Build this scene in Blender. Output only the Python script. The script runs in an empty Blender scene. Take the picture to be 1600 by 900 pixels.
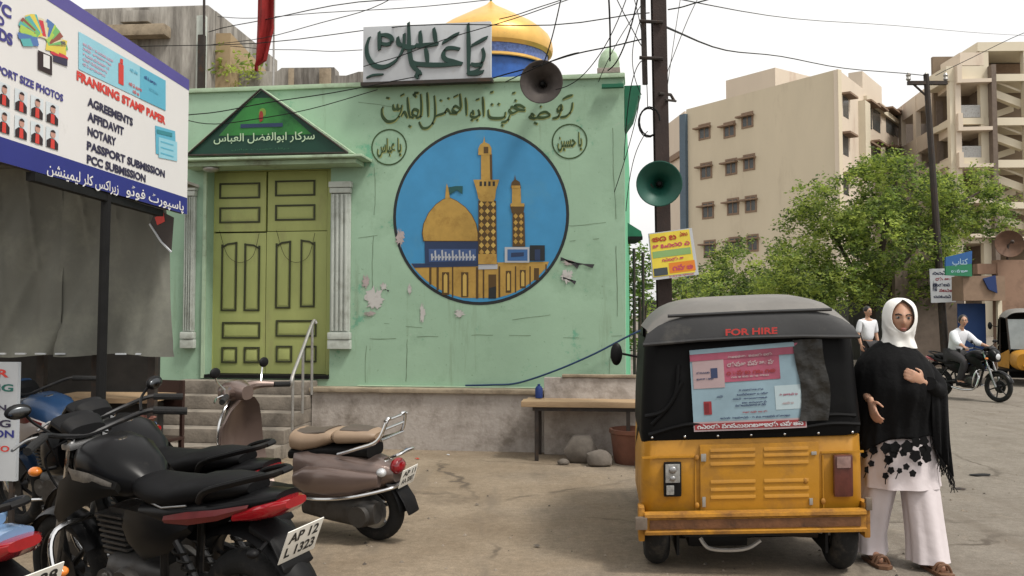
import bpy, bmesh, math, random
from mathutils import Vector, Matrix, noise
R_ = math.radians
random.seed(7)
SC = bpy.context.scene
COL = SC.collection

# ------------------------------------------------------------------ camera
F, CX, CY, EYE, PIT = 1400.0, 800.0, 429.0, 1.54, R_(2.5)
cam = bpy.data.cameras.new('camera'); camo = bpy.data.objects.new('camera', cam); COL.objects.link(camo)
cam.sensor_width = 36; cam.lens = F / 1600 * 36; cam.clip_end = 3000; cam.clip_start = 0.05
cam.shift_y = -(450 - CY) / 1600
camo.location = (0, 0, EYE); camo.rotation_euler = (R_(90) + PIT, 0, 0)
SC.camera = camo

# ------------------------------------------------------------------ sky and sun (bright overcast, soft sun from the right)
SUN_EL, SUN_AZ = R_(58), R_(70)
w = bpy.data.worlds.new('World'); SC.world = w; w.use_nodes = True
nt = w.node_tree; bg = nt.nodes['Background']
sky = nt.nodes.new('ShaderNodeTexSky'); sky.sky_type = 'NISHITA'; sky.sun_disc = False
sky.sun_elevation = SUN_EL; sky.sun_rotation = SUN_AZ; sky.air_density = 1.0; sky.dust_density = 4.0; sky.ozone_density = 1.0
hsv = nt.nodes.new('ShaderNodeHueSaturation'); hsv.inputs['Saturation'].default_value = 0.10; hsv.inputs['Value'].default_value = 1.0
nt.links.new(sky.outputs[0], hsv.inputs['Color'])
tc = nt.nodes.new('ShaderNodeTexCoord'); mp = nt.nodes.new('ShaderNodeMapping'); mp.inputs['Scale'].default_value = (1, 1, 3)
nz = nt.nodes.new('ShaderNodeTexNoise'); nz.inputs['Scale'].default_value = 2.2; nz.inputs['Detail'].default_value = 5
nt.links.new(tc.outputs['Generated'], mp.inputs['Vector']); nt.links.new(mp.outputs[0], nz.inputs['Vector'])
cr = nt.nodes.new('ShaderNodeValToRGB'); cr.color_ramp.elements[0].position = .3; cr.color_ramp.elements[1].position = .7
cr.color_ramp.elements[0].color = (.88, .88, .89, 1); cr.color_ramp.elements[1].color = (1.0, .99, .97, 1)
nt.links.new(nz.outputs[0], cr.inputs[0])
# an even overcast layer mixed over the clear sky
mxo = nt.nodes.new('ShaderNodeMix'); mxo.data_type = 'RGBA'; mxo.inputs[0].default_value = .6
mxo.inputs[7].default_value = (7.3, 7.2, 7.0, 1)
nt.links.new(hsv.outputs[0], mxo.inputs[6])
mx = nt.nodes.new('ShaderNodeMix'); mx.data_type = 'RGBA'; mx.blend_type = 'MULTIPLY'; mx.inputs[0].default_value = 1
nt.links.new(mxo.outputs[2], mx.inputs[6]); nt.links.new(cr.outputs[0], mx.inputs[7])
nt.links.new(mx.outputs[2], bg.inputs['Color']); bg.inputs['Strength'].default_value = 0.105
sl = bpy.data.lights.new('sun', 'SUN'); so = bpy.data.objects.new('sun', sl); COL.objects.link(so)
sl.energy = 1.5; sl.angle = R_(11); sl.color = (1, .95, .87)
sd = Vector((math.sin(SUN_AZ) * math.cos(SUN_EL), math.cos(SUN_AZ) * math.cos(SUN_EL), math.sin(SUN_EL)))
sd = Vector((.80 * math.cos(SUN_EL), -.60 * math.cos(SUN_EL), math.sin(SUN_EL)))
sky.sun_rotation = math.atan2(sd.x, sd.y)
so.rotation_euler = (-sd).to_track_quat('-Z', 'Y').to_euler()
vs = SC.view_settings
SC.display_settings.display_device = 'sRGB'; vs.view_transform = 'Standard'; vs.look = 'None'; vs.gamma = 1; vs.use_curve_mapping = False
vs.exposure = 0.92

# ------------------------------------------------------------------ helpers
def ray(px, py):
    x = (px - CX) / F; y = -(py - CY) / F
    return Vector((x, math.cos(PIT) - y * math.sin(PIT), math.sin(PIT) + y * math.cos(PIT)))
def at(px, py, Y):
    d = ray(px, py); return Vector((0, 0, EYE)) + d * (Y / d.y)
def grd(px, py):
    d = ray(px, py); return Vector((0, 0, EYE)) + d * (-EYE / d.z)

class Fr:
    """a thing's own frame: x along its face, y away from the viewer, z up"""
    def __init__(s, org, rz):
        s.o = Vector(org); s.rz = rz; s.m = Matrix.Translation(s.o) @ Matrix.Rotation(rz, 4, 'Z'); s.i = s.m.inverted()
    def p(s, px, py, y=0.0):
        o = s.i @ Vector((0, 0, EYE)); d = s.i.to_3x3() @ ray(px, py)
        return o + d * ((y - o.y) / d.y)

def lin(c):
    c /= 255.0
    return c / 12.92 if c <= .04045 else ((c + .055) / 1.055) ** 2.4
def S(r, g, b, k=1.0): return (lin(r) * k, lin(g) * k, lin(b) * k, 1)

def M(name, col, rough=.6, metal=0., var=.12, scale=4., bump=0., bscale=60., dirt=None, spec=.4, stretch=None, coat=0., trans=0.):
    """procedural surface: base colour varied by noise, optional dirt (colour, amount 0..1, scale) and bump"""
    m = bpy.data.materials.new(name); m.use_nodes = True
    n = m.node_tree; N = n.nodes; L = n.links; b = N['Principled BSDF']
    b.inputs['Roughness'].default_value = rough; b.inputs['Metallic'].default_value = metal
    b.inputs['Specular IOR Level'].default_value = spec
    if coat: b.inputs['Coat Weight'].default_value = coat
    if trans: b.inputs['Transmission Weight'].default_value = trans
    t = N.new('ShaderNodeTexCoord'); v = t.outputs['Object']
    if stretch:
        mp = N.new('ShaderNodeMapping'); mp.inputs['Scale'].default_value = stretch; L.new(v, mp.inputs[0]); v = mp.outputs[0]
    nz = N.new('ShaderNodeTexNoise'); nz.inputs['Scale'].default_value = scale; nz.inputs['Detail'].default_value = 6; nz.inputs['Roughness'].default_value = .65
    L.new(v, nz.inputs['Vector'])
    r = N.new('ShaderNodeValToRGB'); e = r.color_ramp.elements; e[0].position = .28; e[1].position = .72
    e[0].color = tuple(c * (1 - var) for c in col[:3]) + (1,); e[1].color = tuple(min(c * (1 + var), .95) for c in col[:3]) + (1,)
    L.new(nz.outputs[0], r.inputs[0]); out = r.outputs[0]
    if dirt:
        dc, amt, ds = dirt
        n2 = N.new('ShaderNodeTexNoise'); n2.inputs['Scale'].default_value = ds; n2.inputs['Detail'].default_value = 8; n2.inputs['Roughness'].default_value = .7
        L.new(v, n2.inputs['Vector'])
        r2 = N.new('ShaderNodeValToRGB'); r2.color_ramp.elements[0].position = .72 - amt * .45; r2.color_ramp.elements[1].position = .86 - amt * .3
        r2.color_ramp.elements[0].color = (0, 0, 0, 1); r2.color_ramp.elements[1].color = (.85, .85, .85, 1)
        L.new(n2.outputs[0], r2.inputs[0])
        x = N.new('ShaderNodeMix'); x.data_type = 'RGBA'; L.new(r2.outputs[0], x.inputs[0]); L.new(out, x.inputs[6]); x.inputs[7].default_value = dc
        out = x.outputs[2]
        rr = N.new('ShaderNodeMapRange'); rr.inputs['To Min'].default_value = rough; rr.inputs['To Max'].default_value = min(1, rough + .35)
        L.new(r2.outputs[0], rr.inputs['Value']); L.new(rr.outputs[0], b.inputs['Roughness'])
    L.new(out, b.inputs['Base Color'])
    if bump:
        n3 = N.new('ShaderNodeTexNoise'); n3.inputs['Scale'].default_value = bscale; n3.inputs['Detail'].default_value = 5
        L.new(v, n3.inputs['Vector'])
        bp = N.new('ShaderNodeBump'); bp.inputs['Strength'].default_value = bump; bp.inputs['Distance'].default_value = .02
        L.new(n3.outputs[0], bp.inputs['Height']); L.new(bp.outputs[0], b.inputs['Normal'])
    return m

def ptransport(pts):
    """frames along a polyline"""
    T = []
    for i in range(len(pts)):
        a = pts[max(i - 1, 0)]; c = pts[min(i + 1, len(pts) - 1)]
        T.append((c - a).normalized())
    u = T[0].orthogonal().normalized(); out = []
    for t in T:
        u = (u - t * u.dot(t)); u = u.normalized() if u.length > 1e-6 else t.orthogonal().normalized()
        out.append((u, t.cross(u)))
    return out

def smooth_pts(pts, k=6):
    """Catmull-Rom through the points"""
    P = [Vector(p) for p in pts]
    if len(P) < 3: return P
    out = []
    for i in range(len(P) - 1):
        p0 = P[max(i - 1, 0)]; p1 = P[i]; p2 = P[i + 1]; p3 = P[min(i + 2, len(P) - 1)]
        for j in range(k):
            t = j / k
            out.append(.5 * ((2 * p1) + (p2 - p0) * t + (2 * p0 - 5 * p1 + 4 * p2 - p3) * t * t + (3 * p1 - p0 - 3 * p2 + p3) * t ** 3))
    out.append(P[-1]); return out

class B:
    """collects shapes for ONE mesh"""
    def __init__(s, mat=None): s.v = []; s.f = []; s.m = []; s.s = []; s.mat = mat; s.T = None
    def add(s, V, Fc, mat=None, smooth=False):
        o = len(s.v)
        s.v += [(s.T @ Vector(p) if s.T else Vector(p)) for p in V]
        for f in Fc:
            s.f.append([i + o for i in f]); s.m.append(mat or s.mat); s.s.append(smooth)
        return s
    def box(s, lo, hi, mat=None, bev=0., rot=None, piv=None):
        lo = Vector(lo); hi = Vector(hi); c = (lo + hi) / 2; h = (hi - lo) / 2
        bm = bmesh.new(); bmesh.ops.create_cube(bm, size=2)
        for v in bm.verts: v.co = Vector((v.co.x * h.x, v.co.y * h.y, v.co.z * h.z))
        if bev > 0: bmesh.ops.bevel(bm, geom=list(bm.edges), offset=min(bev, min(abs(h.x), abs(h.y), abs(h.z)) * .9), segments=2, affect='EDGES', profile=.7)
        if rot is not None:
            for v in bm.verts: v.co = rot @ v.co
        bm.verts.index_update()
        s.add([v.co + c for v in bm.verts], [[v.index for v in f.verts] for f in bm.faces], mat, bev > 0); bm.free(); return s
    def poly(s, P, mat=None): return s.add(P, [list(range(len(P)))], mat)
    def tube(s, pts, r, n=8, mat=None, closed=False, flat=1.0):
        P = [Vector(p) for p in pts]; N = len(P); fr = ptransport(P)
        V = []
        for i, (p, (a, b)) in enumerate(zip(P, fr)):
            rr = r[i] if isinstance(r, (list, tuple)) else r
            for k in range(n):
                t = 2 * math.pi * k / n; V.append(p + a * (math.cos(t) * rr) + b * (math.sin(t) * rr * flat))
        Fc = [[i * n + k, i * n + (k + 1) % n, (i + 1) * n + (k + 1) % n, (i + 1) * n + k] for i in range(N - 1) for k in range(n)]
        if not closed: Fc += [list(range(n))[::-1], [(N - 1) * n + k for k in range(n)]]
        return s.add(V, Fc, mat, True)
    def cyl(s, p0, p1, r0, r1=None, n=16, mat=None):
        return s.tube([p0, p1], [r0, r0 if r1 is None else r1], n, mat)
    def lathe(s, prof, org, ax=(0, 0, 1), n=24, mat=None, a0=0., a1=None, capit=False):
        ax = Vector(ax).normalized(); u = ax.orthogonal().normalized(); v = ax.cross(u); org = Vector(org)
        full = a1 is None; nn = n if full else n + 1; a1 = 2 * math.pi if full else a1
        V = []
        for (r, h) in prof:
            for k in range(nn):
                t = a0 + (a1 - a0) * k / n; V.append(org + ax * h + u * (math.cos(t) * r) + v * (math.sin(t) * r))
        Fc = []
        for i in range(len(prof) - 1):
            for k in range(n if full else n):
                k2 = (k + 1) % nn; Fc.append([i * nn + k, i * nn + k2, (i + 1) * nn + k2, (i + 1) * nn + k])
        return s.add(V, Fc, mat, True)
    def prism(s, P, y0, y1, mat=None, plane='xz'):
        n = len(P)
        mk = (lambda a, b, y: (a, y, b)) if plane == 'xz' else ((lambda a, b, y: (y, a, b)) if plane == 'yz' else (lambda a, b, y: (a, b, y)))
        V = [mk(a, b, y0) for a, b in P] + [mk(a, b, y1) for a, b in P]
        Fc = [list(range(n)), list(range(2 * n - 1, n - 1, -1))] + [[i, (i + 1) % n, (i + 1) % n + n, i + n] for i in range(n)]
        return s.add(V, Fc, mat)
    def ell(s, c, r, mat=None, n=16, rot=None, m=10):
        V = []; c = Vector(c)
        for i in range(m + 1):
            p = math.pi * i / m
            for k in range(n):
                t = 2 * math.pi * k / n; q = Vector((math.sin(p) * math.cos(t) * r[0], math.sin(p) * math.sin(t) * r[1], math.cos(p) * r[2]))
                V.append(c + (rot @ q if rot else q))
        return s.add(V, [[i * n + k, (i + 1) * n + k, (i + 1) * n + (k + 1) % n, i * n + (k + 1) % n] for i in range(m) for k in range(n)], mat, True)
    def loft(s, rings, mat=None, caps=True, closed=True):
        n = len(rings[0]); V = [p for r in rings for p in r]
        Fc = [[i * n + k, i * n + (k + 1) % n, (i + 1) * n + (k + 1) % n, (i + 1) * n + k] for i in range(len(rings) - 1) for k in range(n if closed else n - 1)]
        if caps and closed: Fc += [list(range(n))[::-1], [(len(rings) - 1) * n + k for k in range(n)]]
        return s.add(V, Fc, mat, True)
    def build(s, name, parent=None, mat=None, inv=None, ang=35, doubles=False):
        me = bpy.data.meshes.new(name)
        V = [tuple(inv @ p) for p in s.v] if inv else [tuple(p) for p in s.v]
        me.from_pydata(V, [], s.f)
        mats = []
        for q in s.m:
            q = q or mat
            if q not in mats: mats.append(q)
        for q in mats: me.materials.append(q)
        for pl, q, sm in zip(me.polygons, s.m, s.s): pl.material_index = mats.index(q or mat); pl.use_smooth = sm
        bm = bmesh.new(); bm.from_mesh(me)
        if doubles: bmesh.ops.remove_doubles(bm, verts=bm.verts, dist=1e-5)
        bmesh.ops.recalc_face_normals(bm, faces=bm.faces); bm.to_mesh(me); bm.free()
        me.set_sharp_from_angle(angle=R_(ang))
        o = bpy.data.objects.new(name, me); COL.objects.link(o)
        if parent: o.parent = parent
        return o

def tag(o, label=None, cat=None, group=None, kind=None):
    if label: o['label'] = label
    if cat: o['category'] = cat
    if group: o['group'] = group
    if kind: o['kind'] = kind
    return o
def thing(name, label, cat, loc=(0, 0, 0), rz=0., group=None, rx=0.):
    o = bpy.data.objects.new(name, None); o.empty_display_size = .1; COL.objects.link(o)
    o.location = loc; o.rotation_euler = (rx, 0, rz); return tag(o, label, cat, group, 'thing')
def solo(name, b, label, cat, group=None, mat=None, kind=None):
    """a thing that is one mesh, origin at its base"""
    xs = [p.x for p in b.v]; ys = [p.y for p in b.v]; zs = [p.z for p in b.v]
    c = Vector(((min(xs) + max(xs)) / 2, (min(ys) + max(ys)) / 2, min(zs)))
    o = b.build(name, None, mat, Matrix.Translation(-c)); o.location = c
    return tag(o, label, cat, group, kind or 'thing')
def copy_tree(o, parent=None):
    c = o.copy(); COL.objects.link(c); c.parent = parent
    for ch in list(o.children): copy_tree(ch, c)
    return c

# ---- Arabic letters: joined forms in visual order
AR = {'ا': ('\uFE8D', '\uFE8E', None, None), 'ب': ('\uFE8F', '\uFE90', '\uFE91', '\uFE92'), 'س': ('\uFEB1', '\uFEB2', '\uFEB3', '\uFEB4'),
      'ع': ('\uFEC9', '\uFECA', '\uFECB', '\uFECC'), 'ی': ('\uFBFC', '\uFBFD', '\uFBFE', '\uFBFF'), 'ر': ('\uFEAD', '\uFEAE', None, None),
      'و': ('\uFEED', '\uFEEE', None, None), 'ض': ('\uFEBD', '\uFEBE', '\uFEBF', '\uFEC0'), 'ہ': ('\uFBA6', '\uFBA7', '\uFBA8', '\uFBA9'),
      'ح': ('\uFEA1', '\uFEA2', '\uFEA3', '\uFEA4'), 'ت': ('\uFE95', '\uFE96', '\uFE97', '\uFE98'), 'ل': ('\uFEDD', '\uFEDE', '\uFEDF', '\uFEE0'),
      'ف': ('\uFED1', '\uFED2', '\uFED3', '\uFED4'), 'ن': ('\uFEE5', '\uFEE6', '\uFEE7', '\uFEE8'), 'ک': ('\uFB8E', '\uFB8F', '\uFB90', '\uFB91'),
      'د': ('\uFEA9', '\uFEAA', None, None), 'م': ('\uFEE1', '\uFEE2', '\uFEE3', '\uFEE4'), 'ز': ('\uFEAF', '\uFEB0', None, None),
      'ش': ('\uFEB5', '\uFEB6', '\uFEB7', '\uFEB8'), 'پ': ('\uFB56', '\uFB57', '\uFB58', '\uFB59'), 'ٹ': ('\uFB66', '\uFB67', '\uFB68', '\uFB69'), 'ے': ('\uFBAE', '\uFBAF', None, None)}
def arabic(t):
    out = []
    for i, c in enumerate(t):
        if c not in AR: out.append(c); continue
        prev = i > 0 and t[i - 1] in AR and AR[t[i - 1]][2]
        nxt = i < len(t) - 1 and t[i + 1] in AR and AR[c][2]
        out.append(AR[c][3] if prev and nxt else AR[c][1] if prev else AR[c][2] if nxt else AR[c][0])
    return ''.join(reversed(out))

def textV(txt, x0, z0, x1, z1, bold=.0):
    """flat lettering filling the rectangle x0..x1, z0..z1 -> (verts2d, faces)"""
    c = bpy.data.curves.new('lettering', 'FONT'); c.body = txt; c.size = 1; c.offset = bold; c.resolution_u = 3
    o = bpy.data.objects.new('lettering', c); COL.objects.link(o)
    dg = bpy.context.evaluated_depsgraph_get(); me = bpy.data.meshes.new_from_object(o.evaluated_get(dg))
    V = [v.co.copy() for v in me.vertices]; Fc = [list(p.vertices) for p in me.polygons]
    bpy.data.objects.remove(o); bpy.data.curves.remove(c); bpy.data.meshes.remove(me)
    if not V: return [], []
    ax, bx = min(v.x for v in V), max(v.x for v in V); ay, by = min(v.y for v in V), max(v.y for v in V)
    return [(x0 + (v.x - ax) / max(bx - ax, 1e-6) * (x1 - x0), z0 + (v.y - ay) / max(by - ay, 1e-6) * (z1 - z0)) for v in V], Fc
def lettering(b, txt, x0, z0, x1, z1, y, mat, bold=.0, slant=0.):
    V, Fc = textV(txt, x0, z0, x1, z1, bold)
    b.add([(x + slant * (z - z0), y, z) for x, z in V], Fc, mat)
def nib(b, fr, strokes, y, wid, mat, conv, thick=.0, angle=50, step=.0004):
    """broad-pen strokes on a wall face; fr maps photo points"""
    ca, sa = math.cos(R_(angle)), math.sin(R_(angle))
    for si, st in enumerate(strokes):
        P = []
        for q in st:
            p = fr.p(*conv(q[0], q[1]), y); P.append(Vector((p.x, 0, p.z)))
        P = smooth_pts(P, 7); n = len(P); V = []
        yy = y - thick - si * step
        for i, p in enumerate(P):
            t = i / max(n - 1, 1); ww = wid * (.55 + .45 * math.sin(math.pi * min(max(t, .08), .92))) * (st[0][2] if len(st[0]) > 2 else 1)
            o = Vector((ca, 0, sa)) * ww / 2
            d = (P[min(i + 1, n - 1)] - P[max(i - 1, 0)]); d = d.normalized() if d.length > 0 else Vector((1, 0, 0))
            perp = Vector((-d.z, 0, d.x)) * ww * .22
            if perp.dot(o) < 0: perp = -perp
            o = o * .8 + perp
            V += [Vector((p.x - o.x, yy, p.z - o.z)), Vector((p.x + o.x, yy, p.z + o.z))]
            if thick: V += [Vector((p.x - o.x, y, p.z - o.z)), Vector((p.x + o.x, y, p.z + o.z))]
        k = 4 if thick else 2; Fc = []
        for i in range(n - 1):
            a = i * k; c = a + k
            Fc.append([a, a + 1, c + 1, c])
            if thick: Fc += [[a, c, c + 2, a + 2], [a + 1, a + 3, c + 3, c + 1]]
        if thick: Fc += [[0, 2, 3, 1], [(n - 1) * k, (n - 1) * k + 1, (n - 1) * k + 3, (n - 1) * k + 2]]
        b.add(V, Fc, mat)
GLY = 'అఆఇఉఎఒకగచజటడతదనపబమయరలవసహ'
def scrawl(x0, z0, x1, z1, seed, gap=.25):
    """a row of small round letters, too small to read in the photograph -> list of polygons (2d)"""
    rnd = random.Random(seed); n = max(3, int((x1 - x0) / ((z1 - z0) * .95))); t = ''
    for i in range(n): t += ' ' if 0 < i < n - 1 and rnd.random() < .14 and t[-1] != ' ' else rnd.choice(GLY)
    V, Fc = textV(t, x0, z0, x1, z1, .035); return [[V[i] for i in f] for f in Fc]
def disc(b, x, z, r, y, mat, n=48, r2=None, r0=0.):
    rz = r2 or r
    if r0:
        V = [(x + math.cos(2 * math.pi * k / n) * r, y, z + math.sin(2 * math.pi * k / n) * rz) for k in range(n)] + [(x + math.cos(2 * math.pi * k / n) * r0, y, z + math.sin(2 * math.pi * k / n) * r0) for k in range(n)]
        b.add(V, [[k, (k + 1) % n, n + (k + 1) % n, n + k] for k in range(n)], mat)
    else: b.poly([(x + math.cos(2 * math.pi * k / n) * r, y, z + math.sin(2 * math.pi * k / n) * rz) for k in range(n)], mat)
def rect(b, x0, z0, x1, z1, y, mat): b.poly([(x0, y, z0), (x1, y, z0), (x1, y, z1), (x0, y, z1)], mat)
def blob(b, x, z, rx, rz, y, mat, n=18, seed=0, rough=.35):
    rnd = random.Random(seed)
    b.poly([(x + math.cos(2 * math.pi * k / n) * rx * (1 - rough * rnd.random()), y, z + math.sin(2 * math.pi * k / n) * rz * (1 - rough * rnd.random())) for k in range(n)], mat)

# ------------------------------------------------------------------ materials
def ground_mat():
    m = bpy.data.materials.new('dusty_asphalt'); m.use_nodes = True; N = m.node_tree.nodes; L = m.node_tree.links; b = N['Principled BSDF']
    b.inputs['Roughness'].default_value = .95; b.inputs['Specular IOR Level'].default_value = .2
    t = N.new('ShaderNodeTexCoord'); sx = N.new('ShaderNodeSeparateXYZ'); L.new(t.outputs['Object'], sx.inputs[0])
    def nz(sc, det=6, rough=.6):
        q = N.new('ShaderNodeTexNoise'); q.inputs['Scale'].default_value = sc; q.inputs['Detail'].default_value = det; q.inputs['Roughness'].default_value = rough
        L.new(t.outputs['Object'], q.inputs[0]); return q.outputs[0]
    def ramp(f, p0, c0, p1, c1):
        q = N.new('ShaderNodeValToRGB'); e = q.color_ramp.elements; e[0].position = p0; e[0].color = c0; e[1].position = p1; e[1].color = c1; L.new(f, q.inputs[0]); return q.outputs[0]
    def mix(f, a, c, ty='MIX'):
        q = N.new('ShaderNodeMix'); q.data_type = 'RGBA'; q.blend_type = ty
        if isinstance(f, float): q.inputs[0].default_value = f
        else: L.new(f, q.inputs[0])
        L.new(a, q.inputs[6])
        if isinstance(c, tuple): q.inputs[7].default_value = c
        else: L.new(c, q.inputs[7])
        return q.outputs[2]
    def math_(op, a, c):
        q = N.new('ShaderNodeMath'); q.operation = op
        for i, z in enumerate((a, c)):
            if isinstance(z, (int, float)): q.inputs[i].default_value = z
            else: L.new(z, q.inputs[i])
        return q.outputs[0]
    sand = ramp(nz(1.3), .3, (.200, .155, .108, 1), .7, (.290, .235, .172, 1))
    road = ramp(nz(2.1), .3, (.172, .150, .124, 1), .7, (.232, .206, .174, 1))
    # dust lies on the yard side, bare road on the carriageway; ragged border
    f = math_('ADD', math_('MULTIPLY', math_('SUBTRACT', sx.outputs['X'], 1.6), .35), math_('MULTIPLY', math_('SUBTRACT', nz(.55, 5), .5), 3.0))
    fr = N.new('ShaderNodeMapRange'); L.new(f, fr.inputs['Value']); fr.inputs['From Min'].default_value = -.5; fr.inputs['From Max'].default_value = .6
    c = mix(fr.outputs[0], sand, road)
    st = ramp(nz(.9, 8, .7), .56, (0, 0, 0, 1), .70, (.55, .55, .55, 1)); c = mix(st, c, (.115, .092, .070, 1))
    st2 = ramp(nz(3.7, 8, .75), .60, (0, 0, 0, 1), .72, (.6, .6, .6, 1)); c = mix(st2, c, (.30, .245, .18, 1))
    gr = ramp(nz(90, 3, .8), .25, (.55, .55, .55, 1), .75, (1.3, 1.3, 1.3, 1)); c = mix(.8, c, gr, 'MULTIPLY')
    g2 = ramp(nz(17, 6, .8), .30, (.70, .70, .69, 1), .70, (1.22, 1.21, 1.2, 1)); c = mix(.9, c, g2, 'MULTIPLY')
    mp2 = N.new('ShaderNodeMapping'); mp2.inputs['Scale'].default_value = (1.6, .22, 1); mp2.inputs['Rotation'].default_value = (0, 0, .25); L.new(t.outputs['Object'], mp2.inputs[0])
    q2 = N.new('ShaderNodeTexNoise'); q2.inputs['Scale'].default_value = 2.4; q2.inputs['Detail'].default_value = 7; L.new(mp2.outputs[0], q2.inputs[0])
    c = mix(ramp(q2.outputs[0], .56, (0, 0, 0, 1), .66, (.45, .45, .45, 1)), c, (.13, .108, .085, 1))
    vc = N.new('ShaderNodeTexVoronoi'); vc.feature = 'DISTANCE_TO_EDGE'; vc.inputs['Scale'].default_value = .42
    wv = N.new('ShaderNodeMix'); wv.data_type = 'RGBA'; wv.blend_type = 'LINEAR_LIGHT'; wv.inputs[0].default_value = .18; nq = N.new('ShaderNodeTexNoise'); nq.inputs['Scale'].default_value = 3.0; nq.inputs['Detail'].default_value = 6; L.new(t.outputs['Object'], nq.inputs[0]); L.new(t.outputs['Object'], wv.inputs[6]); L.new(nq.outputs[1], wv.inputs[7]); L.new(wv.outputs[2], vc.inputs[0])
    ck = ramp(vc.outputs['Distance'], .004, (.75, .75, .75, 1), .012, (0, 0, 0, 1)); c = mix(math_('MULTIPLY', ck, ramp(nz(.8), .45, (0, 0, 0, 1), .6, (1, 1, 1, 1))), c, (.07, .056, .044, 1))
    vo = N.new('ShaderNodeTexVoronoi'); vo.inputs['Scale'].default_value = 38; L.new(t.outputs['Object'], vo.inputs[0])
    pb = ramp(vo.outputs['Distance'], .06, (.8, .8, .8, 1), .12, (0, 0, 0, 1)); c = mix(math_('MULTIPLY', pb, .5), c, (.10, .085, .07, 1))
    L.new(c, b.inputs['Base Color'])
    bp = N.new('ShaderNodeBump'); bp.inputs['Strength'].default_value = .55; bp.inputs['Distance'].default_value = .012
    L.new(math_('ADD', nz(70, 4, .8), math_('MULTIPLY', nz(9, 5), 2.0)), bp.inputs['Height']); L.new(bp.outputs[0], b.inputs['Normal'])
    return m
MAT = dict(
    ground=ground_mat(),
    concrete=M('stained_concrete', (.30, .27, .235, 1), .9, var=.22, scale=2.2, bump=.25, bscale=35, dirt=((.10, .085, .07, 1), .62, 1.6)),
    steps=M('worn_step_concrete', (.23, .20, .165, 1), .9, var=.25, scale=3, bump=.3, bscale=40, dirt=((.07, .06, .05, 1), .6, 2.2)),
    whitewash=M('dirty_whitewash', (.42, .38, .345, 1), .9, var=.14, scale=2.5, bump=.3, bscale=25, dirt=((.15, .125, .10, 1), .62, 2.4)),
    ledge=M('brown_ledge', (.30, .245, .175, 1), .9, var=.25, scale=6, bump=.2, dirt=((.12, .09, .06, 1), .5, 4)),
    palegreen=M('pale_green_paint', S(176, 200, 170, .8), .8, var=.12, scale=5, bump=.15, dirt=((.16, .16, .12, 1), .45, 3)),
    sunlitgreen=M('sunlit_green_paint', S(110, 195, 150, .75), .75, var=.1, scale=3, bump=.1, dirt=((.12, .25, .17, 1), .4, 3)),
    teal=M('teal_green_paint', S(30, 112, 82, .75), .7, var=.2, scale=4, dirt=((.05, .12, .09, 1), .4, 3)),
    door=M('olive_door_paint', S(172, 180, 112, .92), .6, var=.10, scale=3, bump=.08, bscale=18, stretch=(1, 1, .35), dirt=((.30, .28, .14, 1), .40, 2.5)),
    doorline=M('dark_door_moulding', (.045, .05, .022, 1), .6, var=.2),
    black=M('black_paint', (.009, .009, .009, 1), .65, var=.3, scale=9, spec=.15),
    wood=M('bench_wood', (.36, .25, .145, 1), .75, var=.25, scale=5, stretch=(1, 8, 8), bump=.15, dirt=((.16, .11, .07, 1), .45, 5)),
    iron=M('dark_iron', (.035, .028, .024, 1), .65, .3, var=.3, scale=8, dirt=((.10, .055, .03, 1), .4, 9)),
    pole=M('rusty_brown_steel', (.030, .019, .016, 1), .7, .2, var=.25, scale=5, bump=.15, dirt=((.055, .030, .022, 1), .4, 6)),
    steel=M('weathered_steel', (.38, .37, .35, 1), .45, .8, var=.15, scale=9, dirt=((.20, .15, .10, 1), .4, 8)),
    chrome=M('chrome', (.62, .62, .62, 1), .16, 1., var=.06, scale=8),
    pilaster=M('grey_white_pilaster_paint', S(190, 196, 188, .86), .85, var=.10, scale=5, bump=.1, dirt=((.24, .25, .21, 1), .45, 4)),
    gold=M('gold_dome_paint', (.72, .43, .115, 1), .38, .35, var=.12, scale=4, dirt=((.40, .25, .09, 1), .35, 3)),
    darkgreen=M('dark_green_letters', (.006, .034, .025, 1), .5, var=.2),
    signwhite=M('grey_white_sheet', S(196, 200, 204, .78), .6, var=.07, scale=3, dirt=((.36, .34, .32, 1), .35, 2.5)),
)
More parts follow.
